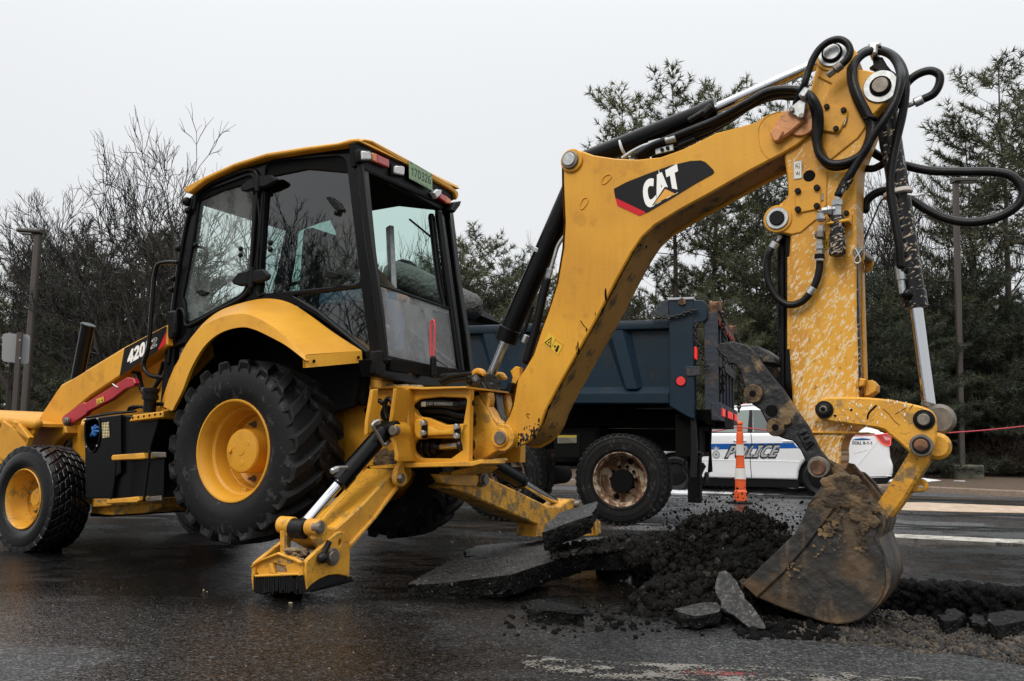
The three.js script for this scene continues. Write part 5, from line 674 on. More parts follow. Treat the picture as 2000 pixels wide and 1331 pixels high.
  obj('lock_ear', [ext(xy(SW + 0.02, W4([[790, 690], [845, 690, 0.02], [866, 720], [866, 780, 0.02], [830, 815], [800, 800]])), SW + 0.02, 0.03), ext(xy(-0.1, W4([[870, 740], [930, 760, 0.02], [945, 800, 0.02], [930, 850], [890, 885], [870, 880]])), -0.1, 0.03)], M.yellowWorn, stick); { const a = pt(...W4([[822, 722]])[0], SW + 0.04), b = pt(...W4([[905, 775]])[0], -0.1); obj('lock_pin', [cyl(a, b, 0.024), cyl(a, a.clone().lerp(b, -0.06), 0.03)], M.steel, stick); obj('pin_clip', tube(hp(SW + 0.07, W4([[795, 690], [815, 725], [830, 760], [835, 795], [810, 810], [785, 795], [800, 760], [820, 735], [845, 700]])), 0.005, { n: 40 }), M.zinc, stick); }
  obj('stick_rib', [ext(xy(SW + 0.02, W3([[0, 462], [490, 462], [500, 472], [640, 470], [642, 482], [480, 490], [0, 485]])), SW + 0.015, 0.3), ext(xy(SW, Hh([[640, 320], [668, 315], [686, 335], [684, 358], [660, 375], [640, 380]])), SW - 0.05, 0.15), ext(xy(SW + 0.01, Hh([[625, 310], [650, 315], [640, 340], [620, 345]])), SW + 0.01, 0.1)], M.yellowWorn, stick);
  // crane hook bracket at the very top
  obj('hose_mast', [ext(xy(0.0, W2([[975, 340], [1010, 310], [1000, 240], [1090, 250], [1130, 320], [1205, 410], [1170, 425], [1060, 370]])), 0.04, 0.05)], M.black, stick); obj('hose_clamp', ext(xy(0.05, W2([[968, 140], [985, 130], [1075, 118, 0.01], [1080, 155], [1050, 160], [1045, 225, 0.01], [975, 228, 0.01]])), 0.10, 0.12, { b: 0.01 }), M.zinc, stick);
  // valve with accumulator
  const vl = part('valve_line', backhoe), fz = SW + 0.07, fit = (n, l, r, m = M.zinc) => { for (let i = 0; i < l.length - 1; i++) obj(n, cyl(pt(...W4([l[i]])[0], fz), pt(...W4([l[i + 1]])[0], fz), r, { seg: 6, c: 0.004 }), m, vl); };
  fit('pipe_fitting', [[505, 795], [505, 740]], 0.026); fit('pipe_clip', [[503, 775], [505, 735]], 0.031, M.plastic); fit('pipe_fitting', [[506, 740], [506, 610]], 0.016); fit('pipe_fitting', [[506, 700], [506, 660]], 0.024); fit('pipe_fitting', [[512, 600], [515, 500]], 0.017); fit('pipe_fitting', [[515, 470], [512, 400]], 0.022); fit('pipe_fitting', [[515, 460], [514, 430]], 0.030); fit('elbow', [[512, 400], [520, 388], [610, 375]], 0.022); fit('pipe_fitting', [[575, 385], [600, 378]], 0.031); fit('tee', [[610, 375], [650, 370]], 0.024); fit('pipe_fitting', [[650, 470], [650, 330]], 0.026); fit('pipe_fitting', [[650, 345], [651, 296]], 0.034); fit('pipe_fitting', [[648, 460], [648, 490]], 0.036); fit('elbow', [[650, 300], [652, 250], [680, 215]], 0.018);
  obj('valve_block', [ext(xy(fz, W4([[482, 552], [545, 550], [546, 608], [482, 612]])), fz + 0.035, 0.07), cyl(pt(...W4([[482, 580]])[0], fz), pt(...W4([[466, 582]])[0], fz), 0.018)], M.steel, vl);
  obj('valve_bracket', [ext(xy(SW + 0.02, W4([[640, 392], [765, 375], [766, 470], [640, 480]])), SW + 0.03, 0.015), ext(xy(fz, W4([[572, 492], [640, 470], [755, 455], [756, 480], [640, 500], [575, 505]])), fz + 0.04, 0.1)], M.yellow, vl); tubeBolt(...W4([[725, 404]])[0], SW + 0.03, 0.015, 0.02, M.plastic, vl); tubeBolt(...W4([[598, 420]])[0], SW + 0.03, 0.016, 0.02, M.plastic, vl);
  obj('accumulator', lathe([[0, 0], [0.04, 0], [0.046, 0.012], [0.047, 0.10], [0.040, 0.15], [0.043, 0.20], [0.038, 0.235], [0.02, 0.24], [0, 0.24]], pt(...W4([[648, 748]])[0], fz), pt(...W4([[650, 500]])[0], fz), 24), M.blackSplat, vl);
  warnLabel('warning_label', F, W4([[530, 570], [578, 565], [570, 690], [530, 700]]), SW + 0.004, vl);
}
// bucket cylinder with its pipe
{ const r3 = ram('bucket_cylinder', pt(1730, 200, 0.0), pt(1789, 598, 0.0), pt(1816, 800, 0.0), 0.060, 0.036, M.blackSplat);
  obj('cylinder_head', [cyl(pt(1724, 165, 0.06), pt(1724, 165, -0.06), 0.09), beam(pt(1724, 165, 0), pt(1740, 290, 0), 0.1, 0.11)], M.black, r3);
  obj('pipe', [tube([pt(1728, 290, 0.06), pt(1738, 330, 0.07), pt(1748, 420, 0.07), pt(1757, 480, 0.07), pt(1762, 530, 0.07)], 0.024)], M.blackSplat, r3); obj('pipe_fitting', [cyl(pt(1757, 520, 0.07), pt(1761, 548, 0.07), 0.026, { seg: 8 }), cyl(pt(1760, 545, 0.07), pt(1764, 575, 0.07), 0.020, { seg: 8 })], M.zinc, r3); obj('cylinder_port', [ball(pt(1772, 575, 0.06), 0.035)], M.black, r3);
  obj('band', cyl(pt(1753, 374, 0.02), pt(1755, 382, 0.02), 0.082, { seg: 28 }), std({ color: [0.55, 0.5, 0.44], roughness: 0.5 }), r3); obj('band_tail', tube([pt(1775, 380, 0.06), pt(1790, 382, 0.07), pt(1803, 379, 0.08)], 0.007), M.white, r3);
}
// hoses of the stick
{
  const hz = part('stick_hose_set', backhoe), H = (l, r, n = 90, m = M.hose) => obj('hydraulic_hose', tube(l, r, { n, seg: 10 }), m, hz), g = (w, l) => hp(w, Gg(l)), f = (w, l) => hp(w, Fv(l));
  H([...f(0.14, [[640, 226], [690, 195], [760, 166], [850, 130], [940, 92]]), ...g(0.20, [[0, 335], [90, 285], [180, 272], [250, 280], [300, 310, 0.28], [330, 370, 0.27], [335, 450, 0.24], [325, 520, 0.23], [340, 580, 0.23], [390, 618, 0.23], [460, 612, 0.23], [530, 575, 0.23], [570, 510, 0.23], [585, 440, 0.22], [560, 390, 0.22], [515, 300, 0.22], [492, 220, 0.20], [500, 150, 0.16], [545, 104, 0.12], [600, 92, 0.06], [660, 108, 0.08], [700, 160, 0.12], [712, 230, 0.2], [690, 320, 0.22], [640, 410, 0.23], [592, 475, 0.23], [548, 550, 0.23], [505, 620, 0.23], [470, 680, 0.23], [440, 728, 0.22], [424, 760, 0.22]])], 0.025, 300);
  H([...f(0.10, [[650, 238], [700, 212], [770, 186], [850, 152], [940, 110]]), ...g(0.16, [[20, 345], [100, 305], [190, 290], [255, 292], [298, 330, 0.24], [318, 400, 0.21], [318, 500, 0.2], [338, 580, 0.2], [392, 632, 0.2], [470, 622, 0.2], [528, 585, 0.2], [560, 520, 0.2], [570, 440, 0.19], [545, 390, 0.19], [502, 300, 0.19], [480, 210, 0.17], [490, 150, 0.13], [540, 98, 0.09], [600, 86, 0.02], [670, 110, 0.02], [720, 170, 0.05], [735, 260, 0.09], [722, 380, 0.10], [695, 500, 0.10], [672, 620, 0.10], [664, 720, 0.10], [672, 800, 0.10], [690, 900, 0.10], [706, 1000, 0.10], [712, 1090, 0.09]])], 0.024, 300);
  H(g(0.26, [[437, 158], [465, 130], [478, 95], [462, 58], [425, 40], [380, 50], [338, 82], [306, 130], [283, 190], [262, 255], [240, 300, 0.22], [225, 340, 0.2]]), 0.021, 90);
  H(f(0.05, [[700, 235], [780, 205], [860, 165], [960, 110], [1060, 45], [1140, 18], [1200, 20]]), 0.019);
  H(g(0.02, [[718, 350], [716, 300], [738, 248], [790, 203], [850, 186], [890, 205], [892, 245], [865, 292], [812, 320]]), 0.024, 90);
  H(g(-0.16, [[560, 545], [600, 575], [650, 600], [740, 628], [850, 650], [1000, 655], [1140, 656], [1220, 672], [1268, 715], [1280, 760], [1250, 815], [1160, 868], [1040, 890], [930, 875], [840, 835], [760, 785], [690, 750], [640, 742], [590, 758], [555, 790], [548, 830]]), 0.026, 200);
  H(g(-0.10, [[545, 640], [585, 640], [625, 622], [660, 600]]), 0.022);
  H(hp(0.20, W4([[182, 600, 0.12], [150, 640, 0.16], [105, 700], [75, 800], [82, 930], [120, 1030], [180, 1110], [260, 1148], [345, 1130], [420, 1062], [475, 960], [502, 860], [506, 795]])), 0.021, 140);
  H(hp(0.05, W4([[870, 610], [910, 520], [960, 400], [1000, 310], [1040, 270]])), 0.005, 50);
  obj('hose_end', [cyl(hp(0.26, Gg([[437, 158]]))[0], hp(0.26, Gg([[405, 184]]))[0], 0.026), cyl(hp(0.26, Gg([[405, 184]]))[0], hp(0.26, Gg([[372, 210]]))[0], 0.020, { seg: 6 })], M.steel, hz); obj('hose_end', [cyl(hp(0.02, Gg([[815, 318]]))[0], hp(0.02, Gg([[775, 336]]))[0], 0.028), cyl(hp(0.02, Gg([[775, 336]]))[0], hp(0.02, Gg([[742, 350]]))[0], 0.014)], M.zinc, hz);
  obj('hose_end', [cyl(hp(0.19, W4([[150, 640]]))[0], hp(0.19, W4([[118, 690]]))[0], 0.027), cyl(hp(0.13, W4([[186, 592]]))[0], hp(0.17, W4([[150, 640]]))[0], 0.014)], M.zinc, hz); obj('hose_band', cyl(hp(0.20, W4([[455, 1005]]))[0], hp(0.20, W4([[415, 1060]]))[0], 0.024), M.zinc, hz);
  obj('hose_sleeve', [cyl(hp(0.22, W4([[745, 110]]))[0], hp(0.22, W4([[690, 200]]))[0], 0.030)], M.blackSplat, hz); obj('hose_end', [cyl(hp(0.22, W4([[700, 190]]))[0], hp(0.22, W4([[655, 260]]))[0], 0.022)], M.zinc, hz);
  obj('pipe', [tube([...f(0.12, [[585, 238], [620, 215], [660, 195], [690, 186]])], 0.014)], M.zinc, hz); obj('pipe_fitting', [cyl(f(0.12, [[680, 190]])[0], f(0.14, [[725, 178]])[0], 0.024, { seg: 6 }), cyl(f(0.14, [[740, 176]])[0], f(0.14, [[778, 165]])[0], 0.026)], M.zinc, hz); obj('pipe_fitting', [cyl(f(0.10, [[785, 195]])[0], f(0.10, [[850, 168]])[0], 0.022)], M.hose, hz);
  obj('cable_tie', [cyl(g(0.235, [[585, 400]])[0], g(0.235, [[580, 412]])[0], 0.032), beam(g(0.24, [[536, 410]])[0], g(0.24, [[590, 402]])[0], 0.02, 0.012)], M.plastic, hz);
}
// ───────── bucket and its linkage ─────────
{
  const lv = BHm('bucket_lever', [ext(xy(0.21, W3([[78, 200, 0.03], [110, 120, 0.04], [200, 92], [420, 88], [650, 95], [900, 118], [1100, 160], [1250, 195, 0.04], [1350, 245, 0.05], [1392, 330, 0.03], [1390, 520], [1340, 690, 0.05], [1180, 730, 0.05], [1085, 680], [980, 580], [880, 500], [820, 445], [740, 425], [560, 402], [300, 365], [150, 345, 0.04], [90, 290, 0.03]])), 0.23, 0.045, { b: 0.01 }), ext(xy(0.21, W3([[200, 92], [900, 118], [1250, 195], [1350, 245, 0.05], [1392, 330], [1390, 520], [1340, 690, 0.05], [1180, 730], [1085, 680], [880, 500], [560, 402], [150, 345], [90, 290]])), -0.19, 0.04, { b: 0.01 })], M.yellowWorn);
  const pins = (u, v, w, rs, ms, ns, par) => { const q = pt(...W3([[u, v]])[0], w); rs.forEach((r, i) => obj(ns[i], pin(q.x, q.y, w + 0.014 + i * 0.014, r, 0.04, 28), ms[i], par)); };
  pins(170, 225, 0.23, [0.050, 0.036, 0.022, 0.012], [M.plastic, M.blackWorn, M.steel, M.dark], ['pin_collar', 'pin_washer', 'pin', 'pin_bore'], lv); pins(1250, 335, 0.23, [0.055, 0.042, 0.032], [M.plastic, M.black, M.steel], ['pin_collar', 'pin_washer', 'pin'], lv); pins(1222, 612, 0.23, [0.060, 0.046, 0.034], [M.steel, M.blackWorn, M.rust], ['pin_collar', 'pin_washer', 'pin'], lv);
  tubeBolt(...W3([[460, 228]])[0], 0.23, 0.007, 0.003, M.dark, lv, 'plate_hole'); tubeBolt(...W3([[285, 292]])[0], 0.23, 0.008, 0.003, M.dark, lv, 'plate_hole');
  seed = 12; obj('paint_chips', [[[635, 320], [650, 265], [700, 210], [730, 180]], [[800, 215], [870, 275], [930, 350], [985, 395]], [[940, 275], [1000, 235], [1050, 210]], [[1090, 230], [1130, 170]]].map((l, i) => tube(hp(0.231, W3(l)), i < 1 ? 0.005 : 0.0015, { seg: 5 })), M.dark, lv).userData.kind = 'stuff';
  obj('slurry_specks', [...Array(46)].map(() => ball(pt(...W3([[rr(250, 1080), rr(120, 420)]])[0], 0.231), rr(0.002, 0.007), 0.8, 1.5, 0.15)), std({ color: [0.72, 0.66, 0.56], roughness: 0.8 }), lv).userData.kind = 'stuff';
  obj('rod_eye', [cyl(pt(...W3([[1420, 330]])[0], 0.06), pt(...W3([[1420, 330]])[0], -0.1), 0.085, { c: 0.02 }), cyl(pt(...W3([[1310, 205]])[0], 0.0), pt(...W3([[1330, 150]])[0], 0.0), 0.05)], M.steel, lv); obj('link_boss', [cyl(pt(...W3([[1390, 620]])[0], 0.12), pt(...W3([[1390, 620]])[0], -0.14), 0.075, { c: 0.02 })], M.yellowWorn, lv);
  const lk = BHm('bucket_link', [ext(xy(0.14, W3([[1080, 700], [1110, 660], [1330, 690], [1330, 740], [1210, 930], [1100, 1110], [1060, 1180], [950, 1331], [880, 1420, 0.05], [740, 1420, 0.05], [690, 1330], [770, 1200], [930, 950]])), 0.15, 0.28, { b: 0.015 })], M.yellowMuddy);
  obj('lifting_eye', [ext(xy(0.05, W3([[1130, 1030], [1180, 985], [1240, 970, 0.03], [1290, 1010, 0.03], [1300, 1070, 0.03], [1260, 1115, 0.03], [1190, 1120], [1110, 1125]])), 0.07, 0.04, { b: 0.008, holes: [xy(0.05, W3([[1185, 1050, 0.01], [1215, 1032, 0.01], [1245, 1045, 0.01], [1245, 1075, 0.01], [1215, 1088, 0.01], [1190, 1075, 0.01]]))] })], M.yellowMuddy, lk);
  // bucket shell
  const bo = Hh([[505, 690], [545, 668, 0.04], [585, 680], [628, 722], [668, 780], [700, 828, 0.03], [700, 880], [684, 925], [697, 955], [712, 990], [723, 1030], [727, 1070], [724, 1110], [712, 1146], [692, 1180], [664, 1210], [628, 1234], [585, 1248], [540, 1252], [495, 1246], [450, 1232], [390, 1212], [330, 1190], [235, 1150], [178, 1100], [243, 1040], [312, 980], [390, 900], [430, 790]]);
  const HW = 0.31, bk = BHm('bucket', [ext(xy(HW, bo), HW, 0.025, { b: 0.006 }), ext(xy(HW, bo), -HW + 0.025, 0.025, { b: 0.006 })], M.mudSmear);
  const back = xy(HW, Hh([[668, 790], [700, 830], [700, 880], [684, 925], [697, 955], [712, 990], [723, 1030], [727, 1070], [724, 1110], [712, 1146], [692, 1180], [664, 1210], [628, 1234], [585, 1248], [540, 1252], [495, 1246], [450, 1232], [390, 1212], [330, 1190], [235, 1150], [178, 1100]]));
  const inn = back.map(([x, y], i) => { const a = back[Math.max(0, i - 1)], b = back[Math.min(back.length - 1, i + 1)], l = Math.hypot(b[0] - a[0], b[1] - a[1]); return [x - (b[1] - a[1]) / l * -0.02 * -1, y + (b[0] - a[0]) / l * 0.02 * -1]; });
  obj('bucket_shell', strips([back.map(p => V(p[0], p[1], HW - 0.004)), back.map(p => V(p[0], p[1], -HW + 0.004)), inn.map(p => V(p[0], p[1], -HW + 0.004)), inn.map(p => V(p[0], p[1], HW - 0.004))], true, 0.6), M.mudSmear, bk);
  for (const z of [0.20, -0.02, -0.22]) obj('wear_strip', strips([back.slice(3, 15).map(p => V(p[0], p[1], z)), back.slice(3, 15).map(([x, y], i) => V(x + 0.016, y - 0.006, z)), back.slice(3, 15).map(([x, y]) => V(x + 0.016, y - 0.006, z - 0.06)), back.slice(3, 15).map(p => V(p[0], p[1], z - 0.06))], true, 0.4), M.mudSmear, bk);
  const sc = Hh([[508, 698, 0.03], [560, 690], [580, 715, 0.03], [556, 770], [500, 850], [425, 950], [330, 1060], [232, 1152], [176, 1100], [258, 1022], [378, 905], [430, 800]]);
  obj('side_cutter', ext(xy(HW + 0.015, sc), HW + 0.02, 0.022, { b: 0.006, holes: [xy(HW + 0.015, Hh([[428, 805, 0.01], [455, 770, 0.01], [470, 778, 0.01], [462, 805, 0.01], [440, 825, 0.01]]))] }), M.mudSmear, bk); obj('side_cutter', ext(xy(HW + 0.015, sc), -HW + 0.005, 0.022), M.mudSmear, bk);
  obj('bucket_ear', [ext(xy(0.20, Hh([[500, 620], [540, 640], [640, 735], [735, 835, 0.03], [730, 900, 0.03], [690, 910], [640, 800], [560, 720], [500, 690]])), 0.20, 0.05, { b: 0.01 }), ext(xy(-0.10, Hh([[500, 620], [600, 640], [735, 800, 0.03], [740, 860, 0.03], [690, 880], [640, 800], [560, 720], [500, 690]])), -0.12, 0.05, { b: 0.01 })], M.mud, bk);
  for (const [u, v, r] of [[683, 852, 0.055], [683, 852, 0.035]]) { const q = pt(...Hh([[u, v]])[0], 0.2); obj('bucket_pin', pin(q.x, q.y, 0.235 + (0.055 - r) * 0.8, r, 0.08, 22), M.mud, bk); }
  obj('bucket_teeth', [0.2, 0, -0.2].map(z => { const a = pt(...Hh([[190, 1090]])[0], z), b = pt(...Hh([[140, 1135]])[0], z); return beam(a, b, 0.07, 0.05, 0.01); }), M.mud, bk);
  seed = 5; const clods = []; const put = (u0, u1, v0, v1, n, r0, r1, flat = 0.35) => { for (let i = 0; i < n; i++) { const q = pt(...Hh([[rr(u0, u1), rr(v0, v1)]])[0], HW + 0.018); clods.push(clod(q, rr(r0, r1) * 0.8, rr(0.8, 1.8), rr(0.7, 1.3), flat)); } };
  put(505, 592, 690, 800, 150, 0.008, 0.034, 0.45); put(590, 660, 730, 850, 70, 0.008, 0.026); put(440, 560, 760, 860, 40, 0.005, 0.014); put(560, 640, 690, 760, 40, 0.008, 0.03, 0.5); put(470, 525, 880, 912, 26, 0.006, 0.014, 0.2); put(525, 552, 855, 888, 14, 0.006, 0.012, 0.2); put(610, 655, 880, 990, 40, 0.004, 0.011, 0.2); put(345, 400, 1010, 1075, 24, 0.003, 0.008, 0.2); put(630, 690, 800, 900, 40, 0.008, 0.024, 0.4); put(420, 600, 800, 1000, 60, 0.002, 0.007, 0.25);
  obj('mud_clods', clods, M.mud, bk).userData.kind = 'stuff';
  // thumb
  const th = Hh([[74, 195], [92, 178], [140, 170], [192, 184], [232, 214], [252, 252], [330, 350], [372, 412], [432, 500], [472, 582], [505, 622, 0.02], [518, 660, 0.03], [500, 692, 0.03], [470, 697, 0.03], [436, 680, 0.02], [420, 630], [402, 590], [372, 552], [330, 542, 0.03], [292, 522, 0.03], [270, 480], [246, 432], [216, 412, 0.02], [186, 382, 0.03], [182, 330], [166, 282], [150, 258, 0.02], [122, 258, 0.01], [116, 236], [95, 222, 0.01]]);
  const tm = BHm('thumb', [ext(xy(0.26, th), 0.27, 0.045, { b: 0.008 }), ext(xy(0.26, th), -0.17, 0.045, { b: 0.008 }), ext(xy(0.1, Hh([[200, 200], [250, 195], [310, 240], [320, 260], [250, 255]])), 0.2, 0.36)], M.thumb);
  for (const [u, v, r, m, n] of [[221, 372, 0.055, M.mud, 'boss'], [221, 372, 0.02, M.dark, 'boss_hole'], [289, 436, 0.036, M.dark, 'boss_hole'], [307, 500, 0.052, M.mud, 'boss'], [307, 500, 0.02, M.dark, 'boss_hole'], [348, 472, 0.03, M.mud, 'boss'], [470, 652, 0.06, M.steel, 'pin_collar'], [470, 652, 0.042, M.rust, 'pin']]) { const q = pt(...Hh([[u, v]])[0], 0.27); obj(n, pin(q.x, q.y, 0.27 + (m === M.dark ? (r > 0.03 ? 0.004 : 0.034) : r > 0.058 ? 0.03 : r > 0.041 && n === 'pin' ? 0.045 : 0.03), r, 0.05, 22), m, tm); }
  obj('thumb_pad', [ext(xy(0.28, Hh([[385, 520, 0.01], [415, 500, 0.01], [452, 560, 0.01], [420, 590, 0.01]])), 0.29, 0.03, { b: 0.008 }), ...[0, 1, 2].map(i => ext(xy(0.29, Hh([[395 + i * 12, 520 + i * 18], [425 + i * 8, 508 + i * 18], [430 + i * 8, 516 + i * 18], [400 + i * 12, 530 + i * 18]])), 0.305, 0.02))], M.thumb, tm);
}
// ───────── dump truck ─────────
const T = new Frame(groundAt(1210, 1030), 19.3);
const truck = thing('dump_truck', 'dark blue dump truck with rusty tailgate parked behind the boom', 'truck', T.o, 19.3);
const tx = (w, p) => T.xy(w, p), tp = (u, v, w) => T.P(...TR([[u, v]])[0], w), TM = (n, g, m, p = truck) => obj(n, g, m, p);
M.navy = phy({ map: rep(paintTex(S(0.007, 0.021, 0.037), S(0.05, 0.03, 0.02), 0.05, 40, 101, 512), 0.9), roughness: 0.4, clearcoat: 0.05, clearcoatRoughness: 0.3, specularIntensity: 0.5, bumpMap: rep(bumpFine, 2), bumpScale: 0.001 });
M.navyRust = std({ map: rep(paintTex(S(0.012, 0.022, 0.036), S(0.10, 0.045, 0.025), 0.30, 40, 102, 512), 1.2), roughness: 0.6, bumpMap: rep(bumpLump, 3), bumpScale: 0.003 });
M.rimRust = std({ map: rep(dataTex(256, (u, v) => { const f = fbm(u * 7, v * 7, 5, 7, 103); return mixc(S(0.42, 0.34, 0.24), S(0.13, 0.06, 0.03), smooth(0.40, 0.62, f)); }), 2.5), roughness: 0.7, bumpMap: rep(bumpFine, 3), bumpScale: 0.002 });
M.glow = std({ color: [0.5, 0.02, 0.02], emissive: new THREE.Color(1, 0.03, 0.02), emissiveIntensity: 0.45, roughness: 0.3 });
const yTop = tp(1180, 150, 0).y, yRail = tp(1180, 200, 0).y, yLed = tp(1180, 512, 0).y, yBot = tp(1180, 608, 0).y, xPost = tp(1182, 300, 0).x, xEnd = tp(1318, 300, 0).x, xL = -4.2, TW = 2.35;
const rect = (x0, x1, y0, y1) => [[x0, y0], [x1, y0], [x1, y1], [x0, y1]];
const bed = TM('dump_bed', [ext(rect(xL, xPost, yBot, yTop), -0.10, 0.05, { b: 0.004 }), ext(rect(xL, xPost, yBot, yTop), -TW + 0.1, 0.05), ext(rect(xL, xPost, yBot, yBot + 0.06), -0.06, TW - 0.12), ext(rect(xL, xL + 0.08, yBot, yTop + 0.25), -0.05, TW - 0.1)], M.navy);
obj('top_rail', ext(rect(xL, xPost + 0.01, yRail, yTop), 0.0, 0.14, { b: 0.02, seg: 2 }), M.navy, bed); obj('top_rail', ext(rect(xL, xPost + 0.01, yRail, yTop), -TW + 0.14, 0.14, { b: 0.02 }), M.navy, bed);
obj('bottom_rail', ext(rect(xL, xPost + 0.01, yBot, yLed - 0.08).concat(), 0.0, 0.12, { b: 0.015 }), M.navy, bed);
obj('dirt_ledge', strips([[V(xL, yLed - 0.09, 0), V(xPost, yLed - 0.09, 0)], [V(xL, yLed, -0.10), V(xPost, yLed, -0.10)]]), M.navy, bed);
for (const o of [0, -1.68, -3.3]) { // slanted, box shaped braces
  const a = tp(862, 236, 0).x + o, b = tp(930, 236, 0).x + o, c = tp(1010, 535, 0).x + o, d = tp(952, 538, 0).x + o, f = 0.09;
  obj('side_brace', strips([[V(a - f, yRail, -0.1), V(d - f * 0.6, yLed, -0.1)], [V(a, yRail, -0.01), V(d, yLed - 0.03, -0.01)], [V(b, yRail, -0.01), V(c, yLed - 0.03, -0.01)], [V(b + f, yRail, -0.1), V(c + f * 0.6, yLed, -0.1)]], false, 0.2), M.navy, bed);
}
const post = TM('corner_post', [ext(tx(0.03, TR([[1182, 40], [1316, 35], [1318, 300], [1322, 690], [1296, 685], [1260, 665], [1185, 620]])), 0.03, 0.2, { b: 0.012 })], M.navy);
obj('hinge_bracket', [ext(tx(0.02, TR([[1305, 45], [1368, 45], [1392, 66, 0.04], [1393, 140], [1372, 166, 0.03], [1305, 168]])), 0.02, 0.05, { b: 0.01 })], M.navy, post);
obj('post_cap', [ext(tx(0.05, TR([[1176, 34], [1318, 29], [1318, 42], [1176, 47]])), 0.05, 0.24)], std({ color: [0.35, 0.37, 0.40], roughness: 0.5 }), post);
obj('hinge_pin', [(() => { const q = tp(1255, 55, 0.04); return pin(q.x, q.y, 0.06, 0.05, 0.04, 6); })()], M.rust, post);
{ const q = tp(1248, 485, 0.03); obj('marker_lamp', [pin(q.x, q.y, 0.045, 0.055, 0.03, 24)], std({ color: [0.5, 0.03, 0.03], emissive: new THREE.Color(0.16, 0.004, 0.006), roughness: 0.25 }), post); obj('lamp_ring', [pin(q.x, q.y, 0.037, 0.068, 0.03, 24)], M.plastic, post); }
obj('chain_bracket', [ext(tx(0.05, TR([[1276, 404, 0.02], [1350, 404, 0.02], [1356, 455, 0.02], [1278, 458, 0.02]])), 0.05, 0.04)], M.navyRust, post);
obj('tail_lamp', ext(tx(0.0, TR([[1319, 296, 0.01], [1334, 300, 0.01], [1334, 366, 0.01], [1319, 362, 0.01]])), 0.0, 0.08), M.glow, post);
TM('spill_board', [ext(tx(-0.05, TR([[1084, 132], [1140, 52], [1182, 42], [1182, 132]])), -0.05, 0.03)], M.navyRust);
function chain(l, name, par, r = 0.011) { const c = new THREE.CatmullRomCurve3(l), L = c.getLength(), n = Math.round(L / 0.046), g = []; for (let i = 0; i < n; i++) { const t = (i + 0.5) / n, p = c.getPointAt(t), d = c.getTangentAt(t); const k = clean(new THREE.TorusGeometry(0.021, r * 0.75, 5, 9)); k.deleteAttribute('uv'); k.scale(1.5, 1, 1); if (i % 2) k.rotateX(Math.PI / 2); k.applyQuaternion(new THREE.Quaternion().setFromUnitVectors(V(1, 0, 0), d)); k.translate(p.x, p.y, p.z); g.push(k); } return obj(name, g, M.steelDark, par); }
M.steelDark = std({ color: [0.03, 0.026, 0.024], metalness: 0.5, roughness: 0.5 });
chain([[1092, 140], [1160, 142], [1230, 132], [1300, 108], [1335, 100]].map(q => tp(...q, 0.07)), 'chain', truck);
chain([[1330, 165], [1328, 230], [1345, 300], [1365, 370], [1380, 410], [1392, 400]].map(q => tp(...q, 0.05)), 'chain', truck);
{ // tailgate across the rear, seen almost edge on
  const Xg = xEnd + 0.22, tg = part('tailgate', truck), wy = l => T.wy(Xg, TR(l));
  const yb = tp(1330, 640, 0).y, yt = tp(1330, 110, 0).y;
  obj('gate_plate', [box(Xg - 0.05, (yb + yt) / 2, -TW / 2, 0.05, yt - yb, TW - 0.1)], M.navyRust, tg);
  for (let i = 0; i < 6; i++) obj('gate_rib', box(Xg, (yb + yt) / 2, -0.1 - i * (TW - 0.2) / 5, 0.09, yt - yb, 0.10), M.navyRust, tg);
  for (const f of [0.03, 0.5, 0.97]) obj('gate_bar', box(Xg + 0.015, lerp(yb, yt, f), -TW / 2, 0.10, 0.12, TW - 0.06), f > 0.9 ? M.rust : M.navyRust, tg);
  obj('gate_edge', box(Xg - 0.02, (yb + yt) / 2, -0.05, 0.16, yt - yb, 0.06), M.navyRust, tg);
  obj('lamp_bar', box(Xg + 0.03, yb - 0.02, -TW / 2, 0.10, 0.20, TW + 0.02), M.navyRust, tg);
  for (const w of [-0.25, -0.42, -0.95, -1.2, -1.45, -1.95, -2.15]) obj('brake_lamp', box(Xg + 0.085, yb - 0.02, w, 0.02, 0.09, 0.13), M.glow, tg);
  obj('reflective_tape', [...Array(7)].map((_, i) => box(Xg + 0.07, yt - 0.12, -0.2 - i * 0.3, 0.008, 0.05, 0.14, 0.002)), std({ color: [0.55, 0.06, 0.05], roughness: 0.3 }), tg).userData.kind = 'stuff';
  chain([V(Xg + 0.1, yt, -0.2), V(Xg + 0.12, yt - 0.35, -0.25), V(Xg + 0.1, yt - 0.75, -0.2), V(Xg + 0.08, yt - 0.95, -0.3)], 'chain', tg, 0.014);
  chain([V(Xg + 0.1, yt, -TW + 0.2), V(Xg + 0.14, yt - 0.4, -TW + 0.15), V(Xg + 0.12, yt - 1.1, -TW + 0.2)], 'chain', tg, 0.014);
  obj('top_hinge', [box(Xg + 0.03, yt + 0.06, -0.1, 0.14, 0.14, 0.12, 0.02), box(Xg + 0.03, yt + 0.06, -TW + 0.1, 0.14, 0.14, 0.12, 0.02)], M.rust, tg);
}
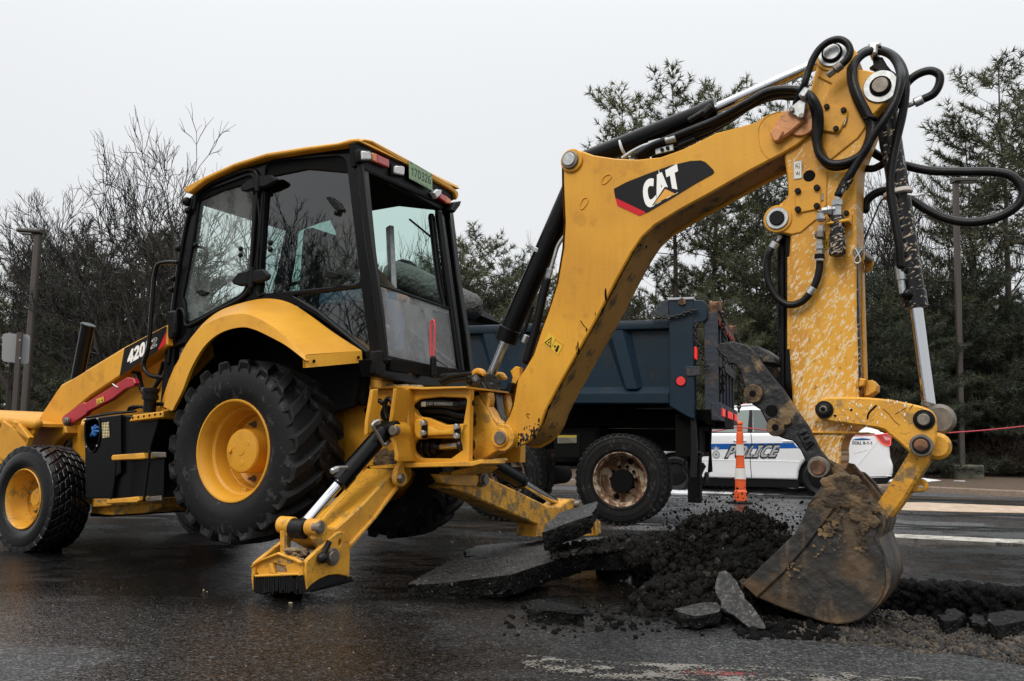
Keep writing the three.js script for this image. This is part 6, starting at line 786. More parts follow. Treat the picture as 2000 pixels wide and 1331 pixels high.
// chassis, mud flaps, hitch
TM('truck_frame', [box(-1.7, 1.05, -0.75, 5.2, 0.28, 0.12), box(-1.7, 1.05, -1.55, 5.2, 0.28, 0.12), box(-1.5, 1.33, -1.15, 5.4, 0.22, 1.2), box(-2.9, 0.85, -1.15, 1.2, 0.6, 1.6), box(0.75, 1.1, -1.15, 0.2, 0.5, 2.0), cyl(V(0, 0.54, -0.1), V(0, 0.54, -2.2), 0.14), cyl(V(-1.33, 0.54, -0.1), V(-1.33, 0.54, -2.2), 0.14), box(-0.66, 0.95, -1.15, 0.6, 0.5, 1.5, 0.05)], M.dark);
const flap = [[[1300, 690], [1330, 690], [1340, 840], [1332, 1008], [1296, 1010], [1302, 850]], [[1396, 715], [1418, 715], [1412, 840], [1420, 975], [1392, 985], [1402, 850]]];
flap.forEach((l, i) => TM('mud_flap', ext(tx(i ? -1.5 : -0.02, TR(l)), i ? -1.5 : -0.02, 0.02), M.blackWorn));
TM('tow_hook', [tube([...[[1335, 950], [1372, 940], [1360, 965], [1345, 1010], [1345, 1035], [1380, 1030], [1388, 990]].map(q => tp(...q, -0.5))], 0.03)], M.steelDark);
TM('air_line', [tube([[1250, 870], [1275, 900], [1260, 960], [1285, 1010], [1275, 1060]].map(q => tp(...q, -0.3)), 0.012), tube([[1240, 760], [1265, 800], [1290, 790], [1280, 860], [1300, 880]].map(q => tp(...q, -0.3)), 0.014), tube([[1340, 870], [1365, 880], [1350, 900]].map(q => tp(...q, -0.3)), 0.02)], M.steelDark);
TM('hanger', [ext(tx(-0.3, TR([[1320, 640], [1420, 640], [1425, 725], [1390, 720], [1370, 700], [1325, 690]])), -0.3, 0.6), box(xEnd - 0.05, 0.75, -0.4, 0.15, 0.9, 0.2)], M.dark);
decal('data_plate', T, TR([[580, 778], [683, 778], [683, 820], [580, 822]]), -0.05, ({ c, cw, ch }) => { c.fillStyle = '#6b6a5f'; c.fillRect(0, 0, cw, ch); c.fillStyle = '#a08c3a'; c.fillRect(0, 0, cw, ch * 0.3); c.fillStyle = '#3f3f39'; for (let i = 0; i < 4; i++) c.fillRect(cw * 0.08, ch * (0.4 + i * 0.14), cw * (0.5 + 0.1 * i), ch * 0.06); }, truck, { mat: { roughness: 0.7 } });
TM('plate_backing', [ext(tx(-0.06, TR([[560, 770], [700, 770], [700, 900], [560, 900]])), -0.06, 0.04)], M.dark);
// wheels: dual tyres
function truckWheel(cx, cy) {
  const w = part('truck_wheel', truck); w.position.set(cx, cy, 0); const R = 0.555;
  const prof = [[0.30, 0.07], [0.33, 0.115], [0.42, 0.13], [0.49, 0.128], [0.525, 0.118], [0.545, 0.105], [R, 0.088], [R, 0.062], [R - 0.012, 0.060], [R - 0.012, 0.052], [R, 0.050], [R, 0.012], [R - 0.012, 0.010], [R - 0.012, 0], [R, -0.002]];
  const half = prof.slice(0, -1), full = [...half, ...half.slice().reverse().map(([r, z]) => [r, -z])];
  for (const z of [-0.13, -0.46]) { const t = obj('tyre', lathe(full, V(0, 0, 0), V(0, 0, 1), 72, 0.5), M.tyre, w); t.position.z = z;
    obj('tread_lug', [...Array(44)].flatMap((_, i) => [1, -1].map(s => { const g = box(R - 0.012, 0, s * 0.1, 0.03, 0.045, 0.045, 0.004); g.rotateZ(i / 44 * Math.PI * 2 + (s > 0 ? 0 : 0.07)); return g; })), M.tyre, t).userData.kind = 'stuff';
    for (const r of [0.36, 0.44, 0.50]) obj('sidewall_ring', lathe([[r - 0.004, 0.124], [r, 0.134], [r + 0.004, 0.124]], V(0, 0, 0), V(0, 0, 1), 60), M.tyreWet, t); }
  obj('rim', [lathe([[0.30, -0.05], [0.325, -0.035], [0.335, -0.020], [0.332, -0.012], [0.322, -0.012], [0.312, -0.03], [0.297, -0.05], [0.285, -0.12], [0.278, -0.20], [0.265, -0.235], [0.22, -0.245], [0.195, -0.25], [0.19, -0.235], [0.12, -0.235], [0.10, -0.24]], V(0, 0, 0), V(0, 0, 1), 56, 0.4)], M.rimRust, w);
  obj('hub', [lathe([[0.12, -0.25], [0.12, -0.20], [0.105, -0.17], [0.09, -0.165], [0.09, -0.12], [0.08, -0.105], [0, -0.10]], V(0, 0, 0), V(0, 0, 1), 28)], M.dark, w);
  for (let i = 0; i < 10; i++) { const a = i / 10 * Math.PI * 2, q = V(Math.cos(a) * 0.158, Math.sin(a) * 0.158, -0.235); obj('wheel_nut', cyl(q, q.clone().add(V(0, 0, 0.04)), 0.021, { seg: 6 }), M.dark, w); }
  for (let i = 0; i < 2; i++) { const a = -1.95 + i * Math.PI, q = V(Math.cos(a) * 0.235, Math.sin(a) * 0.235, -0.24); obj('hand_hole', cyl(q, q.clone().add(V(0, 0, 0.012)), 0.038), M.dark, w); }
}
{ const c = tp(918, 1018, -0.02); truckWheel(c.x, c.y); const d = tp(268, 1012, -0.02); truckWheel(d.x, c.y); }
// rolled tarp at the head of the bed, behind the cab
{
  const w = -0.6, q = (u, v, ww = w) => T.P(...CB([[u, v]])[0], ww), tr = part('tarp_roller', truck);
  obj('tarp_roll', [tube([q(50, 505), q(160, 540), q(260, 590), q(360, 640), q(480, 690), q(580, 735)], 0.20, { n: 60, seg: 14 })], M.tarp = std({ map: rep(dataTex(256, (u, v) => { const f = fbm(u * 5, v * 20, 4, 0, 111); return S(0.02 + 0.025 * f, 0.02 + 0.024 * f, 0.02 + 0.02 * f); }), 1), roughness: 0.55, bumpMap: rep(bumpLump, 2), bumpScale: 0.03 }), tr);
  const up = [[40, 410], [95, 392], [160, 408], [200, 445], [280, 490], [365, 545], [470, 582], [530, 592], [570, 630], [598, 680]], lo = [[40, 470], [100, 470], [170, 500], [230, 530], [300, 560], [370, 610], [470, 640], [520, 650], [560, 690], [585, 705]];
  obj('wind_deflector', strips([up.map(p => q(...p, -1.1)), up.map(p => q(...p, w)), lo.map(p => q(...p, w - 0.05)), lo.map(p => q(...p, -1.1))], true, 0.5), M.tarp, tr);
  obj('head_board', [ext(tx(-0.5, CB([[40, 470], [300, 580], [480, 690], [560, 760], [500, 790], [540, 900], [0, 900]])), -0.5, 1.4)], M.dark, tr);
}

// ───────── police car ─────────
const C = new Frame(groundAt(1600, 970), 12);
const car = thing('police_car', 'white police car with blue stripe parked behind the orange channelizer', 'car', C.o, 12);
const cx = (w, p) => C.xy(w, p), CM = (n, g, m, p = car) => obj(n, g, m, p), cq = (u, v, w = 0) => C.P(...CAR([[u, v]])[0], w);
M.carWhite = phy({ color: [0.74, 0.75, 0.77], roughness: 0.28, clearcoat: 1, clearcoatRoughness: 0.08 });
M.carGlass = phy({ color: [0.06, 0.075, 0.07], roughness: 0.05, clearcoat: 1 });
{
  const X = (u) => cq(u, 600).x, xr = cq(1935, 640).x, xf = xr - 5.25, yr = (v, u = 1300) => cq(u, v).y, CWd = 1.95;
  const ySill = yr(860), yBelt = yr(408, 600), yStripe = yr(530, 600), yRoof = yr(152, 560), wc = V(cq(1262, 800).x, 0.40, 0), fw = wc.x - 3.05, ra = 0.46;
  const arch = (x0) => [...Array(13)].map((_, i) => { const a = Math.PI * i / 12; return [x0 - Math.cos(a) * ra, 0.40 + Math.sin(a) * ra]; });
  const body = [[xf + 0.1, ySill], ...arch(fw), [fw + ra + 0.02, ySill], [wc.x - ra - 0.02, ySill], ...arch(wc.x), [wc.x + ra + 0.02, ySill + 0.02], [xr - 0.12, ySill + 0.06], [xr - 0.02, ySill + 0.16, 0.05], [xr, ySill + 0.36, 0.05], [xr - 0.05, yr(640, 1900), 0.03], [xr - 0.07, yBelt - 0.12, 0.04], [xr - 0.16, yBelt + 0.05, 0.05], [xf + 1.55, yBelt + 0.0, 0.1], [xf + 0.35, yBelt - 0.16, 0.15], [xf, yBelt - 0.42, 0.1], [xf - 0.02, ySill + 0.2, 0.08]];
  const shell = ext(body, 0, CWd, { b: 0.09, seg: 4, crease: 0.7 }); CM('body', shell, M.carWhite);
  // crease along the doors
  CM('door_crease', [ext([[fw + ra, yr(668, 600) - 0.012], [wc.x - ra + 0.02, yr(668, 600) - 0.012], [wc.x - ra + 0.02, yr(668, 600) + 0.012], [fw + ra, yr(668, 600) + 0.012]], 0.007, 0.02, { b: 0.008 })], M.carWhite);
  // cabin: side leans inwards towards the roof
  const taper = (g, y0, y1, k) => { const p = g.attributes.position; for (let i = 0; i < p.count; i++) { const t = clamp((p.getY(i) - y0) / (y1 - y0), 0, 1) * k; p.setZ(i, p.getZ(i) > -CWd / 2 ? p.getZ(i) - t : p.getZ(i) + t); } g.computeVertexNormals(); return toCreasedNormals(g, 0.5); };
  const roofL = [[cq(60, 400).x, yBelt - 0.02], [cq(270, 262).x, yr(262, 270)], [cq(345, 205).x, yr(200, 345), 0.2], [cq(460, 165).x, yr(165, 460), 0.1], [cq(560, 152).x, yRoof, 0.1], [cq(620, 152).x, yRoof + 0.01, 0.2], [cq(1200, 175).x, yRoof + 0.0, 0.3], [cq(1600, 230).x, yRoof - 0.08, 0.15], [xr - 0.35, yBelt + 0.18], [xr - 0.14, yBelt - 0.02]];
  CM('cabin', taper(ext(roofL, -0.05, CWd - 0.1, { b: 0.05, seg: 3 }), yBelt, yRoof, 0.22), M.carWhite);
  const win = (name, pts, mat, lift = 0.008) => CM(name, taper(ext(pts.map(([u, v, r]) => { const q = cq(u, v); return r ? [q.x, q.y, r] : [q.x, q.y]; }), -0.05 + lift, 0.012, { b: 0.003 }), yBelt, yRoof, 0.22), mat);
  win('side_window', [[120, 402], [275, 268], [360, 218], [470, 197], [597, 192], [575, 402]], phy({ color: [0.16, 0.19, 0.17], roughness: 0.06, clearcoat: 1 })); win('pillar', [[597, 192], [626, 192], [624, 404], [573, 404]], M.plastic, 0.010); win('side_window', [[628, 192], [900, 196], [900, 404], [628, 404]], M.carGlass); win('side_window', [[930, 200], [1400, 225], [1480, 404], [930, 404]], M.carGlass);
  win('window_trim', [[100, 404], [1480, 406], [1480, 414], [100, 414]], M.plastic, 0.014);
  obj('roof_rail', [tube([cq(345, 190, -0.28), cq(560, 150, -0.28), cq(900, 150, -0.28), cq(1300, 175, -0.28)], 0.022)], M.white, car); obj('roof_marker', [box(cq(556, 140).x, cq(556, 138).y, -0.4, 0.09, 0.06, 0.05)], M.lampRed, car);
  for (const [u0, u1] of [[600, 606]]) obj('door_gap', [tube([cq(603, 405, 0.004), cq(612, 500, 0.004), cq(598, 640, 0.004), cq(612, 840, 0.004)], 0.006)], M.dark, car);
  obj('side_trim', [ext([[fw + ra + 0.05, ySill + 0.02], [wc.x - ra - 0.05, ySill + 0.02], [wc.x - ra - 0.02, ySill + 0.05], [fw + ra + 0.05, ySill + 0.05]], 0.012, 0.03)], M.chrome, car);
  obj('sill', [ext([[fw + ra, ySill - 0.16], [wc.x - ra, ySill - 0.16], [wc.x - ra, ySill + 0.015], [fw + ra, ySill + 0.015]], -0.02, 0.2), box((xf + xr) / 2, ySill - 0.02, -CWd / 2, 4.6, 0.25, 1.5), ext([[wc.x + ra, ySill - 0.06], [xr - 0.15, ySill - 0.02], [xr - 0.02, ySill + 0.14], [wc.x + ra, ySill + 0.06]], -0.01, CWd - 0.02, { b: 0.02 })], M.plastic, car);
  obj('bumper_trim', [ext([[wc.x + ra + 0.04, ySill + 0.095], [xr - 0.05, ySill + 0.13], [xr - 0.05, ySill + 0.15], [wc.x + ra + 0.04, ySill + 0.115]], 0.006, 0.02)], M.chrome, car);
  obj('door_handle', [ext(cx(0, CAR([[436, 482, 0.01], [462, 476], [540, 476], [566, 484, 0.01], [540, 492], [462, 492]])), 0.03, 0.04, { b: 0.01 })], M.carWhite, car); obj('door_handle', [ext(cx(0, CAR([[900, 482], [1020, 482], [1020, 492], [900, 492]])), 0.03, 0.04)], M.carWhite, car);
  const st = (v0, v1, u0, u1) => CAR([[u0, v0], [u1, v0 - (u1 - u0) * 0.01], [u1, v1 - (u1 - u0) * 0.002], [u0, v1]]);
  decal('stripe_decal', C, CAR([[-300, 520], [105, 513], [1000, 503], [1030, 540], [1060, 552], [105, 566], [-300, 572]]), 0.001, ({ c, cw, ch }) => { c.fillStyle = '#14509a'; c.fillRect(0, 0, cw, ch); }, car, { mat: { roughness: 0.3 } });
  decal('stripe_decal', C, CAR([[1540, 478], [1580, 464], [1640, 458], [1700, 464], [1722, 474], [1640, 478]]), 0.002, ({ c, cw, ch }) => { c.fillStyle = '#1c4a80'; c.fillRect(0, 0, cw, ch); }, car);
  const alpha = (name, pts, draw) => { const d = decal(name, C, pts, 0.004, draw, car, { res: 700 }); d.material.transparent = true; d.material.alphaTest = 0.5; return d; };
  alpha('police_lettering', CAR([[340, 505], [870, 505], [870, 655], [340, 655]]), ({ text, c, cw, ch, toC }) => { c.clearRect(0, 0, cw, ch); const L = CAR([[352, 642]])[0], R = CAR([[838, 638]])[0], Tq = CAR([[384, 524]])[0]; text('POLICE', L, R, Tq, '#2b2b2d', { font: 'italic bold 100px sans-serif', stroke: '#2b2b2d', lw: 12 }); const L2 = CAR([[358, 636]])[0], R2 = CAR([[838, 632]])[0], T2 = CAR([[388, 530]])[0]; text('POLICE', L2, R2, T2, '#9d9fa1', { font: 'italic bold 100px sans-serif' }); });
  alpha('dial_lettering', CAR([[1538, 478], [1745, 482], [1745, 528], [1538, 524]]), ({ text, c, cw, ch }) => { c.clearRect(0, 0, cw, ch); text('DIAL 9-1-1', CAR([[1546, 516]])[0], CAR([[1738, 521]])[0], CAR([[1546, 486]])[0], '#17181a', { font: 'bold 100px sans-serif' }); });
  alpha('badge', CAR([[240, 525], [322, 525], [322, 652], [240, 652]]), ({ c, cw, ch, poly }) => { c.clearRect(0, 0, cw, ch); const e = (x, y, rx, ry, f) => { c.fillStyle = f; c.beginPath(); c.ellipse(cw * x, ch * y, cw * rx, ch * ry, 0, 0, 7); c.fill(); }; e(0.5, 0.68, 0.42, 0.29, '#8e9295'); e(0.5, 0.68, 0.28, 0.19, '#b9bcbe'); e(0.5, 0.68, 0.15, 0.1, '#7c8084'); c.fillStyle = '#8e9295'; c.beginPath(); c.moveTo(cw * 0.5, ch * 0.5); c.lineTo(cw * 0.1, ch * 0.12); c.lineTo(cw * 0.32, ch * 0.2); c.lineTo(cw * 0.5, ch * 0.02); c.lineTo(cw * 0.68, ch * 0.2); c.lineTo(cw * 0.9, ch * 0.12); c.closePath(); c.fill(); e(0.5, 0.32, 0.14, 0.12, '#b3b6b8'); });
  decal('fuel_door', C, CAR([[1560, 600], [1690, 566], [1694, 572], [1562, 606]]), 0.001, ({ c, cw, ch }) => { c.fillStyle = '#c4c5c6'; c.fillRect(0, 0, cw, ch); }, car);
  obj('tail_lamp', [ext(C.xy(0, W3([[712, 494, 0.01], [890, 488], [894, 560], [882, 622], [800, 602], [758, 560]])), 0.012, 0.10, { b: 0.01 })], M.lampRed, car); obj('tail_lamp_ring', [tube([...C.pts(0.016, W3([[718, 498], [885, 494], [888, 560], [878, 614], [802, 596], [762, 556], [720, 500]]))], 0.010, { n: 60 })], std({ color: [0.7, 0.1, 0.06], emissive: new THREE.Color(0.5, 0.06, 0.03), roughness: 0.2 }), car); obj('tail_lamp_lens', [ext(C.xy(0, W3([[800, 510], [880, 506], [880, 560], [830, 560]])), 0.018, 0.02)], std({ color: [0.7, 0.3, 0.28], roughness: 0.2 }), car);
  for (const x of [fw, wc.x]) { const w = part('car_wheel', car); w.position.set(x, 0.39, -0.14); obj('tyre', [lathe([[0.26, 0.1], [0.34, 0.125], [0.38, 0.10], [0.39, 0.06], [0.39, -0.06], [0.38, -0.1], [0.26, -0.1]], V(0, 0, 0), V(0, 0, 1), 40)], M.tyre, w); obj('rim', [lathe([[0.262, 0.10], [0.25, 0.09], [0.24, 0.04], [0.07, 0.06], [0, 0.07]], V(0, 0, 0), V(0, 0, 1), 40)], M.plastic, w); }
  obj('wheel_arch', [...[fw, wc.x].map(x => box(x, 0.55, -CWd / 2, 0.94, 0.6, CWd - 0.2))], M.dark, car);
  obj('mirror', [ball(cq(80, 420, 0.10), 0.11, 1.1, 0.8, 0.7)], M.plastic, car);
}
// ───────── channelizer, tape, lamps, sign ─────────
{
  const base = groundAt(1447, 984), k = base.length(), Kf = new Frame(base, 0), cn = thing('traffic_channelizer', 'slim orange traffic channelizer with two white reflective bands in front of the police car', 'traffic cone', base);
  const yv = v => Kf.P(...CAR([[500, v]])[0], 0).y, xw = (u0, u1, v) => (Kf.P(...CAR([[u1, v]])[0], 0).x - Kf.P(...CAR([[u0, v]])[0], 0).x) / 2;
  const prof = [[xw(448, 566, 1050), yv(1055)], [xw(448, 566, 1000), yv(955)], [xw(452, 560, 950), yv(948)], [xw(456, 552, 940), yv(940)], [xw(454, 552, 840), yv(842)], [xw(460, 542, 730), yv(730)], [xw(462, 534, 620), yv(618)], [xw(462, 530, 516), yv(516)], [xw(462, 526, 420), yv(420)], [xw(466, 522, 405), yv(404)], [xw(474, 512, 400), yv(398)], [0.02, yv(392)]];
  const O = std({ color: [0.72, 0.10, 0.018], roughness: 0.45, bumpMap: rep(bumpFine, 2), bumpScale: 0.002 }), Wb = std({ map: rep(dataTex(64, (u, v) => { const c = ((Math.floor(u * 16) + Math.floor(v * 16)) % 2) * 0.04 + 0.80; return [c, c, c * 0.98]; }), 8), roughness: 0.4 });
  obj('tube', lathe(prof, V(0, 0, 0), V(0, 1, 0), 32), O, cn); obj('rubber_base', [lathe([[0, 0.002], [0.22, 0.002], [0.22, 0.03], [0.16, 0.05], [0, 0.05]], V(0, 0, 0), V(0, 1, 0), 8)], M.tyre, cn);
  const rAt = v => { const y = yv(v); for (let i = 1; i < prof.length; i++) if (y <= prof[i][1]) { const t = (y - prof[i - 1][1]) / (prof[i][1] - prof[i - 1][1]); return lerp(prof[i - 1][0], prof[i][0], t); } return 0; };
  for (const [a, b] of [[516, 618], [738, 838]]) obj('reflective_band', lathe([[rAt(b) + 0.004, yv(b)], [rAt(a) + 0.004, yv(a)]], V(0, 0, 0), V(0, 1, 0), 32), Wb, cn);
  for (const v of [622, 730, 842, 512]) obj('ridge', lathe([[rAt(v), yv(v + 4)], [rAt(v) + 0.012, yv(v)], [rAt(v), yv(v - 4)]], V(0, 0, 0), V(0, 1, 0), 32), O, cn);
  obj('handle', [lathe([[0.03, 0], [0.042, 0.05], [0.036, 0.16], [0.05, 0.19], [0.044, 0.23], [0.02, 0.25], [0, 0.25]].map(([r, y]) => [r * 1.25, y * (yv(298) - yv(400)) / 0.25]), V(0, yv(402), 0), V(0, yv(402) + 1, 0), 18)], O, cn);
  // red rope
  const D0 = 15.5, rp = [...CAR([[100, 418], [200, 404], [320, 386], [420, 366], [478, 357]]).map(p => depthAt(...p, D0 - 0.25)), ...CAR([[505, 358], [640, 372], [760, 386], [1000, 408], [1300, 428], [1600, 437], [1800, 430]]).map(p => depthAt(...p, D0 - 0.1)), ...[[1760, 856], [1840, 847], [1920, 841], [2000, 833], [2080, 824]].map(p => depthAt(...p, D0 + 0.5))];
  tag(obj('red_rope', tube(rp, 0.011, { n: 160, seg: 6 }), std({ color: [0.45, 0.05, 0.07], roughness: 0.7 })), 'thin red rope strung from truck past the channelizer to the right', 'rope');
}
M.bronze = std({ color: [0.055, 0.045, 0.038], roughness: 0.5, bumpMap: rep(bumpFine, 2), bumpScale: 0.001 });
function lamp(label, pxTop, pxBase, D, headDir, r, baseBlock) {
  const b = depthAt(...pxBase, D), t = depthAt(...pxTop, D - 0.1), o = thing('street_lamp', label, 'street lamp', V(b.x, 0, b.z), 0), q = t.clone().sub(o.position), q0 = V(0, baseBlock ? 0.6 : 0.0, 0);
  obj('pole', [beam(q0, q, r * 2, r * 2, 0.02, V(0, 0, 1))], M.bronze, o);
  obj('lamp_head', [beam(q.clone().add(V(-headDir * 0.1, 0.07, 0)), q.clone().add(V(headDir * 0.62 * D / 27, 0.09, 0)), 0.014 * D, 0.0042 * D, 0.02)], M.bronze, o); obj('lamp_lens', [beam(q.clone().add(V(headDir * 0.1, 0.018, 0)), q.clone().add(V(headDir * 0.55 * D / 27, 0.03, 0)), 0.010 * D, 0.016)], M.lampClear, o);
  if (baseBlock) obj('concrete_base', [box(0, 0.32, 0, 0.85, 0.62, 0.85, 0.04)], std({ map: rep(dataTex(256, (u, v) => { const f = fbm(u * 8, v * 8, 5, 8, 121); return S(0.05 + 0.08 * f, 0.05 + 0.08 * f, 0.035 + 0.06 * f); }), 1), roughness: 0.9, bumpMap: rep(bumpLump, 2), bumpScale: 0.01 }), o);
  obj('hand_hole', [box(0, 1.2, r, 0.12, 0.2, 0.02)], M.bronze, o);
}
lamp('tall bronze street lamp on a concrete block at the right', [1867, 358], [1881, 950], 25.5, 1, 0.075, true);
lamp('tall bronze street lamp left of the backhoe near the sign', [74, 460], [40, 900], 17.5, -1, 0.062, false);
{ // back of a road sign
  const D = 14, b = depthAt(22, 900, D), o = thing('road_sign', 'back of a grey road sign on a dark post at the left edge', 'sign', V(b.x, 0, b.z), -18), Sg = new Frame(o.position, -18);
  obj('sign_post', [beam(V(0, 0, 0), V(Sg.P(38, 655, 0).x, Sg.P(38, 650, 0).y, 0), 0.07, 0.11, 0.004, V(0, 0, 1))], M.bronze, o);
  obj('sign_panel', [ext(Sg.xy(-0.04, [[4, 651, 0.06], [58, 654, 0.06], [55, 712, 0.06], [2, 706, 0.06]]), -0.05, 0.006, { b: 0.001 })], std({ color: [0.26, 0.265, 0.27], metalness: 0.1, roughness: 0.55 }), o);
  for (const v of [665, 700]) { const q = Sg.P(38, v, 0.05); obj('bolt', pin(q.x, q.y, 0.06, 0.015, 0.03, 8), M.zinc, o); }
}
// ───────── broken asphalt ─────────
function chunk(name, label, outline, plane, thick, { group, tilt = V(0, -1, 0), jag = 0.02, top = M.asphTop, side = M.asphSide, s = 1, rows = 6, down = 0.5 } = {}) {
  const [a, b, c] = plane; let n = b.clone().sub(a).cross(c.clone().sub(a)).normalize(); if (n.y < 0) n.negate();
  const P = outline.map(p => planeAt(p[0], p[1], a, n)), o = P.reduce((q, v) => q.add(v), V(0, 0, 0)).divideScalar(P.length);
  const e = []; for (let i = 0; i < P.length; i++) { const p = P[i], q = P[(i + 1) % P.length], k = Math.max(1, Math.round(p.distanceTo(q) / 0.035)); for (let j = 0; j < k; j++) e.push(p.clone().lerp(q, j / k)); }
  const ux = b.clone().sub(a).normalize(), uz = ux.clone().cross(n).normalize();
  const jg = jag * 1.6; const nz = (p, k) => noise3(p.x * k + s * 7, p.y * k + s * 3, p.z * k) - 0.5;
  const edge = e.map(p => { const d = p.clone().sub(o); return p.clone().addScaledVector(d.normalize(), nz(p, 6) * jg * 2.6 + nz(p, 18) * jg * 1.6 + nz(p, 50) * jg); });
  const dn = n.clone().multiplyScalar(-(1 - down)).addScaledVector(V(0, -1, 0), down).normalize();
  const rowsP = []; for (let j = 0; j <= rows; j++) rowsP.push(edge.map((p, i) => { const t = j / rows, q = p.clone().addScaledVector(dn, thick * t); if (j) { const r = q.clone().sub(o); r.y *= 0.2; q.addScaledVector(r.normalize(), (nz(q, 9) * 0.08 + nz(q, 22) * 0.05 + nz(q, 55) * 0.04) * (0.4 + t) - 0.03 * t * t); q.y += nz(q, 22) * 0.03 * t; } return q; }));
  rowsP.forEach(r => r.push(r[0]));
  // top: inner rings so that it is not perfectly flat
  const rings = 12, tops = []; for (let k = 0; k <= rings; k++) tops.push(edge.map(p => { const q = p.clone().lerp(o, k / rings * 0.985); q.addScaledVector(n, k ? nz(q, 5) * 0.03 + nz(q, 14) * 0.018 + nz(q, 45) * 0.016 : nz(q, 30) * 0.008); return q; })); tops.forEach(r => r.push(r[0]));
  const t = thing(name, label, 'asphalt slab', V(o.x, 0, o.z), 0, group); const mv = g => g.translate(-o.x, 0, -o.z);
  obj('top_surface', mv(strips(tops, false, 0.9)), top, t); obj('broken_edge', mv(strips(rowsP, false, 0.5)), side, t); return t;
}
const dp = (u, v, D) => depthAt(...SL([[u, v]])[0], D);
{
  const pl = [V(-0.63, 0.06, -5.46), V(0.37, 0.20, -5.46), V(-0.63, 0.05, -6.46)];
  chunk('asphalt_slab', 'largest slab of broken asphalt, long and tilted up to the right before the far stabilizer', SL([[45, 520], [100, 478], [165, 448], [250, 400], [330, 386], [420, 370], [560, 342], [700, 328], [860, 302], [960, 282], [1100, 278], [1290, 266], [1320, 300], [1282, 332], [1180, 345], [1000, 352], [860, 376], [680, 432], [560, 470], [330, 500], [155, 520]]), pl, 0.135, { s: 2, jag: 0.018, down: 0.8 });
  chunk('asphalt_slab', 'thick chunk of asphalt lying on top of the largest slab', SL([[715, 262], [738, 222], [800, 165], [870, 138], [985, 104], [978, 150], [965, 172], [890, 196], [800, 228]]), [dp(715, 262, 6.05), dp(960, 178, 6.05), dp(985, 105, 6.62)], 0.125, { s: 3, jag: 0.02, down: 0.75 });
  chunk('asphalt_slab', 'low flat asphalt slab lying behind the largest slab', SL([[325, 346], [400, 325], [560, 308], [720, 298], [760, 320], [600, 345], [420, 372], [330, 376]]), [V(0, 0.10, -7), V(1, 0.13, -7), V(0, 0.10, -8)], 0.1, { s: 4 });
  chunk('asphalt_slab', 'grey asphalt slab standing on its end against the bucket', SL([[1588, 480], [1602, 456], [1632, 446], [1656, 456], [1700, 520], [1745, 585], [1790, 650], [1846, 738], [1838, 748], [1772, 750], [1720, 715], [1640, 672], [1602, 640], [1584, 560]]), [depthAt(1497, 1230, 4.72), depthAt(1398, 1185, 4.92), depthAt(1417, 1115, 5.14)], 0.07, { s: 5, jag: 0.014, down: 0.1, top: M.asphDry });
  chunk('asphalt_slab', 'thin flat piece of asphalt leaning at the left foot of the standing slab', SL([[1364, 645], [1440, 622], [1540, 606], [1592, 608], [1604, 640], [1590, 658], [1480, 676], [1420, 668]]), [V(1, 0.075, -5), V(2, 0.12, -5), V(1, 0.07, -6)], 0.07, { s: 6, top: M.asphDry });
  chunk('asphalt_slab', 'narrow black asphalt fragment lying alone in front of the largest slab', SL([[645, 638], [652, 606], [692, 592], [800, 612], [880, 630], [932, 650], [890, 664], [760, 652], [690, 650]]), [V(0, 0.065, -5), V(1, 0.055, -5), V(0, 0.07, -6)], 0.085, { s: 7, jag: 0.025, top: M.asphSide });
  const G3 = crop(1280, 760, 2.3306), lump = (l, y, t, s, lab) => chunk('asphalt_lump', lab, G3(l), [V(0, y, -5), V(1, y + 0.03, -5), V(0, y - 0.02, -6)], t, { s, jag: 0.04, top: M.asphSide, down: 0.6 });
  lump([[1300, 1030], [1330, 1000], [1370, 994], [1395, 1025], [1370, 1050], [1320, 1055]], -0.02, 0.2, 8, 'angular black lump in the trench nearest to the bucket');
  lump([[1425, 1040], [1450, 1026], [1500, 1030], [1535, 1060], [1490, 1078], [1440, 1065]], -0.04, 0.18, 9, 'low black lump in the middle of the trench rubble');
  lump([[1530, 1060], [1560, 1024], [1620, 1004], [1690, 1006], [1700, 1050], [1640, 1066], [1560, 1078]], -0.03, 0.2, 10, 'biggest black lump at the right end of the trench');
}
// loose crumbs: countless, so each kind is one object
const rdirE = () => { const z = rr(-1, 1), a = rnd() * 6.2832, s = Math.sqrt(1 - z * z); return V(s * Math.cos(a), z, s * Math.sin(a)); };
const crumbG = (() => { seed = 77; const g = new THREE.IcosahedronGeometry(1, 1).toNonIndexed(), p = g.attributes.position; for (let i = 0; i < p.count; i++) { const q = V(p.getX(i), p.getY(i), p.getZ(i)), k = 0.35 + 1.25 * noise3(q.x * 1.5 + 9, q.y * 1.5, q.z * 1.5); p.setXYZ(i, q.x * k, q.y * k, q.z * k); } g.computeVertexNormals(); return g; })();
const flakeG = crumbG.clone().scale(1, 0.45, 0.75);
function scatter(name, label, cat, list, mat, geo = crumbG, colors) {
  const m = new THREE.InstancedMesh(geo, mat, list.length), d = new THREE.Object3D();
  list.forEach(([p, r, c], i) => { d.position.copy(p); d.rotation.set(rnd() * 6, rnd() * 6, rnd() * 6); d.scale.set(r * rr(0.7, 1.4), r * rr(0.7, 1.3), r * rr(0.7, 1.3)); d.updateMatrix(); m.setMatrixAt(i, d.matrix); if (colors) m.setColorAt(i, new THREE.Color().setRGB(...colors())); });
  m.name = numbered(name); m.castShadow = m.receiveShadow = true; scene.add(m); return tag(m, label, cat, null, 'stuff');
}
